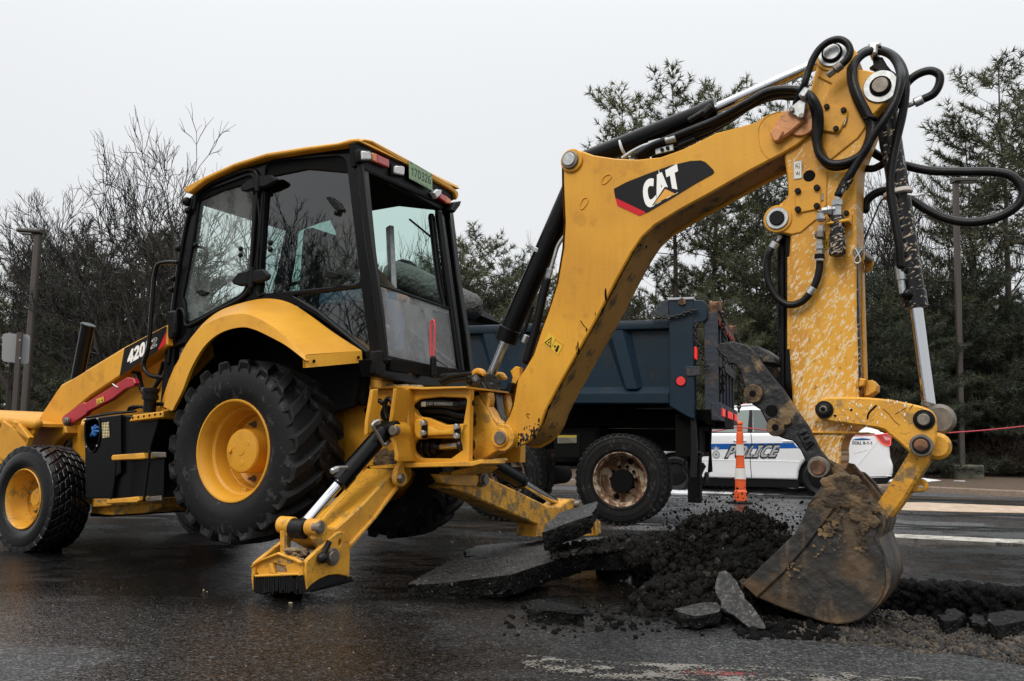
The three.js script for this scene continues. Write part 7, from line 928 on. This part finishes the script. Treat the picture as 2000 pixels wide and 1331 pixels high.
{
  seed = 301; const L = [], lobes = [[V(1.40, 0.21, -5.62), V(0.42, 0.28, 0.36)], [V(1.10, -0.02, -5.30), V(0.34, 0.2, 0.18)], [V(1.64, 0.14, -5.50), V(0.24, 0.24, 0.3)], [V(1.25, -0.10, -5.50), V(0.42, 0.2, 0.24)], [V(1.08, 0.24, -5.95), V(0.30, 0.12, 0.22)]];
  // body of the heap being pushed up by the bucket
  for (const [c, s] of lobes) for (let i = 0; i < 30000; i++) { const q = rdirE(), k = (0.80 + 0.30 * Math.pow(rnd(), 0.6)) * (0.78 + 0.5 * noise3(q.x * 2.2 + c.x * 5, q.y * 2.2, q.z * 2.2)); L.push([V(c.x + q.x * s.x * k, c.y + q.y * s.y * k, c.z + q.z * s.z * k), Math.pow(rnd(), 9) * 0.026 + 0.0026 + (rnd() < 0.25 ? 0.003 : 0)]); }
  // thrown off: crumbs in the air, denser near the heap
  for (let i = 0; i < 5200; i++) { const t = Math.pow(rnd(), 2.2), a = rr(-0.1, 2.7), r = 0.30 + t * (0.18 + 0.24 * fbm(a * 5, 3, 3)); L.push([V(1.44 + Math.cos(a) * r * 1.05, 0.20 + Math.sin(a) * r * 0.80, -5.62 + rr(-0.35, 0.35)), Math.pow(rnd(), 4) * 0.011 * (1 - t * 0.5) + 0.0018]); }
  for (let i = 0; i < 700; i++) L.push([V(rr(0.3, 1.1), 0, -rr(5.9, 6.6)), 0].map((v, k) => k ? Math.pow(rnd(), 2) * 0.02 + 0.004 : v.setY(0.06 + 0.16 * (v.x + 0.63) * 0.93 + 0.01)));
  scatter('broken_asphalt_heap', 'heap of black crumbled asphalt flung up in front of the bucket', 'rubble', L, phy({ map: M.asphSide.map, roughness: 0.85, specularIntensity: 0.3 }), crumbG, () => { const k = rr(0.3, 1.5) * (rnd() < 0.06 ? 5 : 1); return [k, k * 0.92, k * 0.82]; });
  const cores = lobes.map(([c0, s0]) => { const mound = new THREE.IcosahedronGeometry(1, 16), p = mound.attributes.position; for (let i = 0; i < p.count; i++) { const x = p.getX(i), y = p.getY(i), z = p.getZ(i), k = 0.74 * (0.8 + 0.5 * noise3(x * 2, Math.acos(clamp(y, -1, 1)) * 2, z * 2)) + 0.10 * noise3(x * 8, y * 8, z * 8) + 0.05 * noise3(x * 22, y * 22, z * 22); p.setXYZ(i, c0.x + x * s0.x * k * 1.12, c0.y + y * s0.y * k * 1.12, c0.z + z * s0.z * k * 1.12); }
  mound.computeVertexNormals(); return clean(mound); }); const mm = obj('rubble_core', cores, M.asphSide); tag(mm, 'solid core of the black asphalt heap left of the bucket', 'rubble', null, 'stuff');
  // small crumbs on the road before the slabs, tan grit, gravel beside the trench
  seed = 302; const C2 = []; for (let i = 0; i < 500; i++) { const q = groundAt(...SL([[lerp(600, 1450, rnd()), 640 + Math.pow(rnd(), 1.3) * 130]])[0]); q.x += rr(-0.1, 0.1); q.z += rr(-0.12, 0.12); C2.push([q.setY(0.001), Math.pow(rnd(), 6) * 0.022 + 0.002]); }
  for (let i = 0; i < 900; i++) { const q = groundAt(rr(1440, 1640), rr(1195, 1250)); C2.push([q.setY(0.0), Math.pow(rnd(), 5) * 0.022 + 0.003]); }
  scatter('asphalt_crumbs', 'small black asphalt crumbs strewn on the road in front of the slabs', 'rubble', C2, M.asphSide);
  const G2 = []; for (let i = 0; i < 380; i++) { const q = groundAt(rr(0, 2000), rr(1070, 1331)); G2.push([q.setY(0.0005), Math.pow(rnd(), 5) * 0.0028 + 0.0009]); } for (const [u, v, r] of [[993, 486, 0.009], [1418, 548, 0.012], [1010, 492, 0.004], [1130, 580, 0.0035]]) { const q = groundAt(u / 2.5, 960 + v / 2.5); G2.push([q.setY(0.001), r]); }
  for (let i = 0; i < 120; i++) { const q = groundAt(rr(860, 1060), rr(1036, 1062)); G2.push([q.setY(0.002), rr(0.0015, 0.005)]); }
  scatter('pale_grit', 'pale tan grit scattered thinly over the wet asphalt', 'grit', G2, std({ color: [0.34, 0.28, 0.19], roughness: 0.9 }), flakeG);
  seed = 303; const G4 = []; let tries = 0; while (G4.length < 34000 && tries++ < 200000) { const x = rr(1.2, 4.2), z = rr(-6.4, -3.7); if (rnd() > gravel(x, z)) continue; const t = trench(x, z); if (t > 0.3 && rnd() > 0.25) continue; G4.push([V(x, groundY(x, z) + 0.002, z), Math.pow(rnd(), 5) * 0.022 + 0.0022]); }
  scatter('gravel', 'brown gravel and stone chips strewn along the trench edge at the right', 'gravel', G4, std({ color: 0xffffff, roughness: 0.8 }), flakeG, () => { const k = rr(0.2, 1.1); return rnd() < 0.4 ? [0.026 * k, 0.025 * k, 0.024 * k] : [0.072 * k, 0.056 * k, 0.039 * k]; });
  const G5 = []; for (let i = 0; i < 5000; i++) { const x = rr(1.2, 4.6), b = edgeZ(trenchBack, x); G5.push([V(x, rr(-0.13, 0.004), b + rr(-0.04, 0.12) + (fbm(x * 5, 3, 3) - 0.5) * 0.2), Math.pow(rnd(), 2.5) * 0.035 + 0.006]); } for (let i = 0; i < 9000; i++) { const x = rr(0.7, 4.6), t = Math.pow(rnd(), 2.2), b = edgeZ(trenchBack, x) + (fbm(x * 5, 3, 3) - 0.5) * 0.2; G5.push([V(x, 0.01 - t * 0.36, b + 0.02 + t * 0.14 + rr(-0.03, 0.04)), Math.pow(rnd(), 3) * 0.04 + 0.006]); } for (let i = 0; i < 2500; i++) { const x = rr(1.0, 4.6), z = lerp(edgeZ(trenchBack, x), edgeZ(trenchNear, x), rr(0.3, 1)); G5.push([V(x, groundY(x, z), z), Math.pow(rnd(), 3) * 0.06 + 0.008]); }
  scatter('trench_rubble', 'black crumbling rubble along the back lip of the trench', 'rubble', G5, M.asphSide);
}
{ // blue glove in the tank recess
  const g = thing('blue_glove', 'crumpled blue rubber glove tucked in the black tank recess', 'glove', V(0, 0, 0)); const q = pt(...W1([[768, 262]])[0], 0.90); g.position.copy(V(F.o.x + F.a.x * q.x + F.n.x * q.z, q.y, F.o.z + F.a.z * q.x + F.n.z * q.z)); g.rotation.y = -Math.PI / 6;
  const m = std({ color: [0.02, 0.12, 0.36], roughness: 0.5 }); seed = 8; const fs = [[-0.02, 0.035], [0.012, 0.05], [0.035, 0.035], [0.045, 0.0], [-0.03, -0.04]].map(([x, y]) => tube([V(0, -0.005, 0), V(x * 0.6, y * 0.6, 0.012), V(x * 1.2, y * 0.95, 0.004), V(x * 1.4, y * 0.8, -0.004)], 0.011, { seg: 7 }));
  const palm = new THREE.IcosahedronGeometry(0.036, 3), p = palm.attributes.position; for (let i = 0; i < p.count; i++) { const k = 0.75 + 0.6 * noise3(p.getX(i) * 40, p.getY(i) * 40, p.getZ(i) * 40); p.setXYZ(i, p.getX(i) * k, p.getY(i) * k * 1.2, p.getZ(i) * k * 0.5); } palm.computeVertexNormals(); obj('glove', [palm, ...fs], m, g);
}
{ // operator seated in the cab, facing the digging arm
  const jo = { hipL: [0.02, 2.07, 0.10, 0.115], hipR: [0.02, 2.07, -0.10, 0.115], waist: [-0.02, 2.2, 0, 0.135], chest: [-0.01, 2.44, 0, 0.15], neck: [0.02, 2.62, 0, 0.055], shL: [0.0, 2.54, 0.19, 0.065], shR: [0.0, 2.54, -0.19, 0.065], elL: [0.24, 2.30, 0.27, 0.048], elR: [0.24, 2.30, -0.27, 0.048], wrL: [0.47, 2.17, 0.20, 0.034], wrR: [0.47, 2.15, -0.16, 0.034], haL: [0.56, 2.13, 0.19, 0.036], haR: [0.56, 2.11, -0.14, 0.036], knL: [0.47, 2.12, 0.15, 0.072], knR: [0.47, 2.12, -0.15, 0.072], anL: [0.52, 1.68, 0.15, 0.045], anR: [0.52, 1.68, -0.15, 0.045], toL: [0.70, 1.60, 0.16, 0.04], toR: [0.70, 1.60, -0.16, 0.04], head: [0.04, 2.78, 0, 0.098], chin: [0.085, 2.72, 0, 0.062], nose: [0.15, 2.765, 0, 0.012], crown: [0.01, 2.80, 0, 0.10], earL: [0.03, 2.77, 0.10, 0.014], earR: [0.03, 2.77, -0.10, 0.014] };
  const bones = [['hipL', 'hipR'], ['hipL', 'waist'], ['hipR', 'waist'], ['waist', 'chest'], ['chest', 'neck'], ['neck', 'head'], ['head', 'chin'], ['head', 'crown'], ['chin', 'nose'], ['earL', 'earR'], ['chest', 'shL'], ['chest', 'shR'], ['shL', 'elL'], ['shR', 'elR'], ['elL', 'wrL'], ['elR', 'wrR'], ['wrL', 'haL'], ['wrR', 'haR'], ['hipL', 'knL'], ['hipR', 'knR'], ['knL', 'anL'], ['knR', 'anR'], ['anL', 'toL'], ['anR', 'toR']].map(([a, b]) => [V(...jo[a]), jo[a][3], V(...jo[b]), jo[b][3]]);
  for (const s of [1, -1]) for (let i = 0; i < 4; i++) { const x = 0.58, z = s > 0 ? 0.19 : -0.14; bones.push([V(x, 2.115 - i * 0.019 + (s > 0 ? 0.02 : 0), z + 0.02 * s), 0.010, V(x + 0.045 - i * 0.004, 2.11 - i * 0.019 + (s > 0 ? 0.02 : 0), z - 0.012 * s), 0.009]); }
  const N = 120, mc = new MarchingCubes(N, new THREE.MeshBasicMaterial(), false, false, 120000), cen = V(0.2, 2.22, 0), R = 0.74; mc.isolation = 0; const half = N / 2;
  const sd = p => { let d = 9; for (const [a, ra, b, rb] of bones) { const ab = b.clone().sub(a), t = clamp(p.clone().sub(a).dot(ab) / ab.lengthSq(), 0, 1), q = p.distanceTo(a.clone().addScaledVector(ab, t)) - lerp(ra, rb, t); const h = clamp(0.5 + 0.5 * (d - q) / 0.025, 0, 1); d = lerp(d, q, h) - 0.025 * h * (1 - h); } return d; };
  for (let k = 0; k < N; k++) for (let j = 0; j < N; j++) for (let i = 0; i < N; i++) { const p = V((i - half) / half * R + cen.x, (j - half) / half * R + cen.y, (k - half) / half * R + cen.z); mc.field[k * N * N + j * N + i] = Math.abs(p.z) > 0.36 ? -1 : -sd(p); }
  mc.update(); const n = mc.count, g = new THREE.BufferGeometry(), P = new Float32Array(n * 3), Nn = new Float32Array(n * 3), Co = new Float32Array(n * 3);
  for (let i = 0; i < n; i++) { const p = V(mc.positionArray[3 * i] * R + cen.x, mc.positionArray[3 * i + 1] * R + cen.y, mc.positionArray[3 * i + 2] * R + cen.z); P.set(p.toArray(), 3 * i); Nn.set([-mc.normalArray[3 * i], -mc.normalArray[3 * i + 1], -mc.normalArray[3 * i + 2]].map(v => -v), 3 * i); const skin = p.y > 2.63 || (p.x > 0.46 && p.y > 2.05 && p.y < 2.2 && Math.abs(p.z) > 0.1 && Math.abs(p.z) < 0.23 && p.y > 2.06 && p.x > 0.485 && p.y < 2.165 && false); const jeans = p.y < 2.16 && !(p.x > 0.42 && p.y > 2.185); Co.set(skin || (p.x > 0.53 && p.y > 2.03) ? [0.42, 0.25, 0.18] : p.y < 1.70 ? [0.05, 0.035, 0.02] : jeans ? [0.13, 0.20, 0.32] : [0.09, 0.065, 0.045], 3 * i); }
  g.setAttribute('position', new THREE.BufferAttribute(P, 3)); g.setAttribute('normal', new THREE.BufferAttribute(Nn, 3)); g.setAttribute('color', new THREE.BufferAttribute(Co, 3)); g.computeVertexNormals();
  const pr = thing('person', 'operator in blue jeans seated in the cab, hands on the levers', 'person', F.o, 30); obj('body', g, std({ vertexColors: true, roughness: 0.85 }), pr);
  obj('cap', [lathe([[0.108, 0], [0.110, 0.03], [0.095, 0.075], [0.05, 0.1], [0, 0.105]], V(0.015, 2.815, 0), V(0.015, 3.815, 0), 24), ext([[0.08, -0.08, 0.03], [0.2, -0.06, 0.04], [0.2, 0.06, 0.04], [0.08, 0.08, 0.03]], 0, 0.008).rotateX(-Math.PI / 2).translate(0, 2.825, 0)], M.orangeBlock, pr);
  obj('eye', [ball(V(0.128, 2.785, 0.032), 0.011), ball(V(0.128, 2.785, -0.032), 0.011)], M.dark, pr); obj('mouth', [box(0.139, 2.722, 0, 0.008, 0.007, 0.045, 0.002)], M.lampRed, pr);
}
// ───────── trees ─────────
const barkM = std({ vertexColors: true, roughness: 0.9 }), leafM = phy({ vertexColors: true, roughness: 0.85, transmission: 0.25, thickness: 0 });
class Mesher { constructor() { this.P = []; this.C = []; }
  seg(a, b, r0, r1, n, c) { const d = b.clone().sub(a).normalize(), u = (Math.abs(d.y) < 0.9 ? V(0, 1, 0) : V(1, 0, 0)).cross(d).normalize(), v = d.clone().cross(u); for (let i = 0; i < n; i++) { const t0 = i / n * 6.2832, t1 = (i + 1) / n * 6.2832, o = (t, r) => u.clone().multiplyScalar(Math.cos(t) * r).addScaledVector(v, Math.sin(t) * r); const A_ = a.clone().add(o(t0, r0)), B_ = a.clone().add(o(t1, r0)), C_ = b.clone().add(o(t1, r1)), D_ = b.clone().add(o(t0, r1)); for (const q of [A_, B_, C_, A_, C_, D_]) { this.P.push(q.x, q.y, q.z); this.C.push(...c); } } }
  tri(a, b, c, col) { for (const q of [a, b, c]) { this.P.push(q.x, q.y, q.z); this.C.push(...col); } }
  geo() { const g = new THREE.BufferGeometry(); g.setAttribute('position', new THREE.Float32BufferAttribute(this.P, 3)); g.setAttribute('color', new THREE.Float32BufferAttribute(this.C, 3)); g.computeVertexNormals(); return g; } }
const rdir = () => { const z = rr(-1, 1), a = rnd() * 6.2832, s = Math.sqrt(1 - z * z); return V(s * Math.cos(a), z, s * Math.sin(a)); };
function bareTree(sd, { H = 7, stems = 1, spread = 0.35, levels = 6, twig = 0.006, r0 = 0.12, split = 3, knob = 0.25, col = [0.020, 0.016, 0.013], up = 0.12, first = 0.26 }) {
  seed = sd; const T_ = new Mesher(), K = new Mesher();
  const grow = (p, d, L, r, lev) => { const n = lev > 3 ? 2 : 3; let a = p.clone(), dir = d.clone(), ra = r; const re = lev >= levels ? twig * 0.25 : Math.max(r * 0.66, twig * 0.7); for (let i = 0; i < n; i++) { dir.add(rdir().multiplyScalar(knob)).add(V(0, up, 0)).normalize(); const b = a.clone().addScaledVector(dir, L / n), rb = lerp(r, re, (i + 1) / n); const k = rr(0.7, 1.35), c = col.map(v => v * k); (lev < 2 ? T_ : K).seg(a, b, ra, rb, lev < 2 ? 6 : lev < 4 ? 4 : 3, c); if (lev > 0 && lev < levels && rnd() < 0.55) grow(b, dir.clone().add(rdir().multiplyScalar(0.9)).normalize(), L * rr(0.4, 0.62), rb * 0.6, lev + 1 + (rnd() < 0.4 ? 1 : 0)); a = b; ra = rb; }
    if (lev >= levels) return; const ch = lev === 0 ? split + 1 : (rnd() < 0.3 ? split : split - 1); for (let i = 0; i < ch; i++) grow(a, dir.clone().multiplyScalar(1.0).add(rdir().multiplyScalar(spread * 0.9 + 0.26)).normalize(), L * rr(0.58, 0.84), ra * rr(0.66, 0.86), lev + 1); };
  for (let s = 0; s < stems; s++) { const a = s / stems * 6.28 + rr(-0.3, 0.3), o = stems > 1 ? 0.12 : 0; grow(V(Math.cos(a) * o, -0.05, Math.sin(a) * o), V(Math.cos(a) * (stems > 1 ? spread : 0.05), 1, Math.sin(a) * (stems > 1 ? spread : 0.05)).normalize(), H * first * rr(0.85, 1.15), r0 * rr(0.8, 1.1), stems > 1 ? 1 : 0); }
  const t = T_.P.length ? T_.geo() : null, c = K.geo(); const ys = []; for (let i = 1; i < K.P.length; i += 9) ys.push(K.P[i]); ys.sort((a, b) => a - b); const top = ys[Math.floor(ys.length * 0.9993)]; return { trunk: t, crown: c, top, leaf: barkM };
}
function pineTree(sd, { H = 9, W = 2.4, base = 0.12, dens = 1, col = [0.040, 0.056, 0.026], plume = 0.5, nl = 0.24, nw = 0.013, bare = 0 }) {
  seed = sd; const T_ = new Mesher(), K = new Mesher(); let p = V(0, -0.05, 0), n = 12, lean = rdir().multiplyScalar(0.03);
  const pos = []; for (let i = 0; i <= n; i++) { pos.push(V(lean.x * i * H / n + rr(-0.04, 0.04), i / n * H, lean.z * i * H / n + rr(-0.04, 0.04))); } const rad = t => 0.012 + H * 0.0105 * Math.pow(1 - t, 1.1);
  for (let i = 0; i < n; i++) T_.seg(pos[i], pos[i + 1], rad(i / n), rad((i + 1) / n), 7, [0.034 * rr(0.8, 1.2), 0.027, 0.022]);
  const at = t => { const f = clamp(t, 0, 0.999) * n, i = Math.floor(f); return pos[i].clone().lerp(pos[i + 1], f - i); };
  const tuft = (q, d, s, sh) => { const m = 13; for (let i = 0; i < m; i++) { const e = d.clone().multiplyScalar(0.75).add(rdir().multiplyScalar(0.8)).normalize(), L = nl * s * rr(0.7, 1.25), w = e.clone().cross(rdir()).normalize().multiplyScalar(nw * s * rr(0.8, 1.5)), k = sh * rr(0.65, 1.4), c = [col[0] * k * rr(0.9, 1.15), col[1] * k, col[2] * k * rr(0.8, 1.1)]; const o = q.clone().addScaledVector(d, -nl * s * 0.5 * rnd()); K.tri(o.clone().add(w), o.clone().sub(w), o.clone().addScaledVector(e, L), c); } };
  const whorls = Math.round(H * 3.1 * dens); for (let w = 0; w < whorls; w++) { const t = lerp(base, 0.985, Math.pow(clamp((w + rnd() * 1.6 - 0.3) / whorls, 0, 1), 0.92)), o = at(t), prof = W * (0.16 + 0.86 * Math.sqrt(Math.max(0, 1 - Math.pow(Math.abs((t - base) / (1 - base) - 0.30) / 0.70, 2.2)))), nb = 3 + (rnd() < 0.5 ? 1 : 0) + (t < 0.6 ? 1 : 0), a0 = rnd() * 6.28;
    for (let b = 0; b < nb; b++) { const a = a0 + b / nb * 6.28 + rr(-0.8, 0.8), L = prof * (0.35 + 0.85 * Math.pow(rnd(), 0.8)); if (rnd() < bare) continue; let q = o.clone(), d = V(Math.cos(a), rr(-0.15, 0.4) + 0.6 * t * t, Math.sin(a)).normalize(); const ns = Math.max(3, Math.round(L / 0.26)), sh = rr(0.6, 1.35) * (0.75 + 0.4 * t);
      for (let s = 0; s < ns; s++) { const e = s / ns; d.add(V(0, plume * 0.12 * (e > 0.4 ? 1 : -0.25), 0)).add(rdir().multiplyScalar(0.12)).normalize(); const q2 = q.clone().addScaledVector(d, L / ns); T_.seg(q, q2, rad(t) * 0.24 * (1 - e) + 0.004, rad(t) * 0.24 * (1 - (s + 1) / ns) + 0.003, 3, [0.03, 0.024, 0.02]);
        if (e > 0.22) { tuft(q2, d, 1, sh); for (const sg of [1, -1]) { const sd_ = d.clone().cross(V(0, 1, 0)).normalize().multiplyScalar(sg).add(d.clone().multiplyScalar(0.8)).add(V(0, 0.22, 0)).normalize(), l2 = L * 0.30 * (1 - e * 0.6) * rr(0.5, 1.2), m2 = Math.max(1, Math.round(l2 / 0.2)); let z = q2.clone(); for (let k = 0; k < m2; k++) { const z2 = z.clone().addScaledVector(sd_.add(rdir().multiplyScalar(0.15)).normalize(), l2 / m2); if (k === 0) T_.seg(z, z2, 0.006, 0.004, 3, [0.03, 0.024, 0.02]); tuft(z2, sd_, 0.95, sh * rr(0.8, 1.2)); z = z2; } } } q = q2; } } }
  tuft(at(0.999), V(0, 1, 0), 1.2, 1.2); return { trunk: T_.geo(), crown: K.geo(), top: H, leaf: leafM };
}
const kinds = {
  apple: bareTree(17, { H: 6.6, stems: 5, spread: 0.25, levels: 7, r0: 0.11, knob: 0.42, up: 0.09, first: 0.27, twig: 0.0105 }),
  bareA: bareTree(23, { H: 9, stems: 1, spread: 0.34, levels: 7, r0: 0.15, knob: 0.18, first: 0.25, twig: 0.011, col: [0.024, 0.019, 0.016] }),
  bareB: bareTree(37, { H: 8, stems: 3, spread: 0.25, levels: 6, r0: 0.10, knob: 0.2, first: 0.28, twig: 0.012, up: 0.16, col: [0.026, 0.019, 0.015] }),
  pineTall: pineTree(51, { H: 11.5, W: 1.8, base: 0.55, dens: 0.95, plume: 1.3, bare: 0.45, col: [0.060, 0.074, 0.042] }),
  pineFull: pineTree(52, { H: 7.5, W: 2.5, base: 0.04, dens: 1.15, plume: 0.7, col: [0.052, 0.066, 0.032] }),
  pineDark: pineTree(53, { H: 7, W: 2.9, base: 0.02, dens: 1.1, plume: 0.2, col: [0.030, 0.040, 0.018] }),
};
const firstUse = {}, tints = [[1, 1, 1], [1.35, 1.22, 0.85], [1.12, 1.0, 0.85], [0.82, 0.88, 0.88], [1.25, 1.1, 1.0]].map(c => { const m = leafM.clone(); m.color.setRGB(...c); return m; });
function tree(kind, name, label, px, pyTop, D, wide = 1, group, ry = rr(0, 6.28)) {
  const k = kinds[kind], gnd = 0.2, b = depthAt(px, 900, D), t = depthAt(px, pyTop, D), H = t.y - gnd, s = H / k.top; let o;
  if (!firstUse[kind]) { o = new THREE.Group(); o.name = numbered(name); if (k.trunk) obj('trunk', k.trunk.clone(), barkM, o, true); obj('crown', k.crown.clone(), k.leaf, o, true); firstUse[kind] = o; } else { o = firstUse[kind].clone(); o.userData = {}; o.name = numbered(name); }
  if (k.leaf === leafM) o.children.at(-1).material = tints[Math.floor(hash2(Math.round(px), Math.round(pyTop)) * 4.99)];
  scene.add(o); o.position.set(b.x, gnd, b.z); o.scale.set(s * wide, s, s * wide); o.rotation.set(0, ry, 0); return tag(o, label, 'tree', group);
}
seed = 500;
tree('apple', 'bare_tree', 'big many stemmed bare tree directly left of the cab', 318, 238, 19, 0.78, null, 3.6);
tree('apple', 'bare_tree', 'spreading bare tree between the left lamp and the big bare tree', 222, 352, 25, 0.95, null, 2.6);
tree('bareA', 'bare_tree', 'tall thin bare tree right behind the left lamp', 95, 380, 30, 1.0, null, 1.0);
tree('bareA', 'bare_tree', 'bare tree cut by the left picture edge', 8, 420, 28, 0.9, null, 3.0);
tree('bareB', 'bare_tree', 'slim bare tree with upright stems right of the left lamp', 150, 440, 32, 0.8);
for (const [x, y, D, l] of [[175, 500, 24, 'dark evergreen low behind the spreading bare tree'], [255, 470, 22, 'dark evergreen behind the exhaust stack'], [330, 500, 23, 'dark evergreen behind the front edge of the cab'], [20, 540, 30, 'dark brownish evergreen behind the road sign'], [90, 570, 33, 'dark evergreen between sign and exhaust stack']]) tree(rnd() < 0.5 ? 'pineFull' : 'pineDark', 'evergreen_tree', l, x, y, D, 0.85);
for (const [x, y, D, l] of [[918, 482, 28, 'rounded evergreen seen right of the cab above the truck bed'], [985, 520, 30, 'evergreen left of the boom cylinder'], [1050, 545, 31, 'evergreen half hidden by the boom cylinder'], [860, 540, 33, 'evergreen behind the rear corner of the cab'], [770, 560, 33, 'evergreen seen through the open rear window of the cab']]) tree('pineFull', 'evergreen_tree', l, x, y, D, 0.95);
tree('bareB', 'bare_tree', 'thin bare tree seen through the cab and above its rear post', 815, 438, 27, 0.9); tree('bareB', 'bare_tree', 'thin bare tree left of the boom above the evergreens', 1052, 470, 33, 0.8); tree('bareA', 'bare_tree', 'bare tree rising behind the cab roof side', 880, 470, 35, 0.8);
for (const [x, y, D, l] of [[1228, 190, 26, 'tall white pine above the stick cylinder, left of three'], [1322, 176, 27, 'tall white pine above the stick cylinder, middle of three'], [1392, 184, 28, 'tall white pine above the stick cylinder, right of three'], [1545, 200, 27, 'tall pine whose tip shows behind the hose clamp']]) tree('pineTall', 'white_pine', l, x, y, D, 0.95);
for (const [x, y, D, l] of [[1160, 590, 30, 'low evergreen left edge of the gap under the boom'], [1275, 520, 29, 'evergreen under the boom left of the dark trunk'], [1345, 550, 27, 'bushy evergreen above the truck corner post'], [1425, 470, 28, 'pointed evergreen under the boom towards the stick'], [1480, 410, 29, 'tall pointed evergreen just left of the stick'], [1530, 440, 26, 'evergreen behind the stick'], [1400, 600, 25, 'light green evergreen right above the truck tailgate']]) tree('pineFull', 'evergreen_tree', l, x, y, D, 0.85);
tree('bareB', 'bare_tree', 'reddish bare tree under the boom above the truck bed', 1225, 560, 26, 0.9);
tree('bareA', 'bare_tree', 'bare tree between the stick and the bucket cylinder', 1735, 330, 32, 0.8); tree('bareB', 'bare_tree', 'bare tree right of the bucket cylinder, under the big hose loop', 1835, 320, 30, 0.9); tree('bareA', 'bare_tree', 'fine twigged bare tree behind the right lamp', 1885, 390, 33, 0.9);
for (const [x, y, D, l] of [[1925, 262, 29, 'white pine right of the right lamp'], [1990, 128, 28, 'tallest white pine at the right picture edge'], [2060, 180, 29, 'white pine mostly cut off by the right picture edge']]) tree('pineTall', 'white_pine', l, x, y, D, 1.05);
for (const [x, y, D, l] of [[1715, 600, 27, 'dark pine right of the stick'], [1770, 640, 26, 'dark pine behind the chrome bucket cylinder rod'], [1830, 560, 29, 'dark pine left of the right lamp'], [1910, 540, 28, 'dark pine right of the right lamp'], [1975, 600, 28, 'dark bushy pine low at the right edge'], [1660, 560, 29, 'dark pine hidden behind the stick']]) tree('pineDark', 'dark_pine', l, x, y, D, 0.95);
for (const [x, z, r, lb] of [[-17, -5.5, 0.3, 'farthest ahead'], [-19, -2.2, 1.7, 'second from the front'], [-16.5, 0.6, 2.9, 'third from the front'], [-20, 3, 4.1, 'farthest back']]) { const o = firstUse[x > -18 ? 'apple' : 'bareA'].clone(); o.userData = {}; o.name = numbered('bare_tree'); scene.add(o); o.position.set(x, 0, z); o.scale.setScalar(1.1); o.rotation.set(0, r, 0); tag(o, `bare tree mirrored in the cab side window, ${lb} of four`, 'tree', 'bare trees mirrored in the cab window'); }
// the wood behind and the thicket at its edge: nobody could count them
{
  const mk = (name, label, geo, mat, list) => { const m = new THREE.InstancedMesh(geo, mat, list.length), d = new THREE.Object3D(); list.forEach(([x, y, z, s, h], i) => { d.position.set(x, y, z); d.rotation.set(0, rnd() * 6.28, 0); d.scale.set(s, s * h, s); d.updateMatrix(); m.setMatrixAt(i, d.matrix); }); m.name = numbered(name); m.castShadow = m.receiveShadow = true; scene.add(m); return tag(m, label, 'woodland', null, 'stuff'); };
  const low = t => Math.abs(t) , far1 = [], far2 = [], th = [];
  seed = 700; for (let i = 0; i < 120; i++) { const x = rr(-42, 42), z = -rr(36, 56); (rnd() < 0.5 ? far1 : far2).push([x, 0.4, z, rr(0.7, 1.05), rr(0.8, 1.1)]); }
  for (let i = 0; i < 46; i++) far1.push([rr(9, 30), 0.3, -rr(29, 42), rr(0.8, 1.1), rr(0.7, 1.0)]);
  mk('distant_evergreens', 'dense dark evergreens of the wood far behind', kinds.pineDark.crown, leafM, far1);
  mk('distant_bare_trees', 'mass of bare trees in the wood far behind', mergeGeometries([kinds.bareB.trunk, kinds.bareB.crown].filter(Boolean)), barkM, far2);
  const bush = bareTree(91, { H: 2.2, stems: 9, spread: 0.6, levels: 5, r0: 0.02, knob: 0.35, first: 0.3, twig: 0.006, up: 0.05, col: [0.030, 0.018, 0.012] });
  for (let i = 0; i < 260; i++) { const x = rr(-32, 30); th.push([x, 0.15, -rr(24.5, 36), rr(0.7, 1.25), rr(0.7, 1.2)]); }
  mk('thicket', 'tangled brown thicket along the edge of the wood', bush.crown, barkM, th);
}
renderer.render(scene, camera);
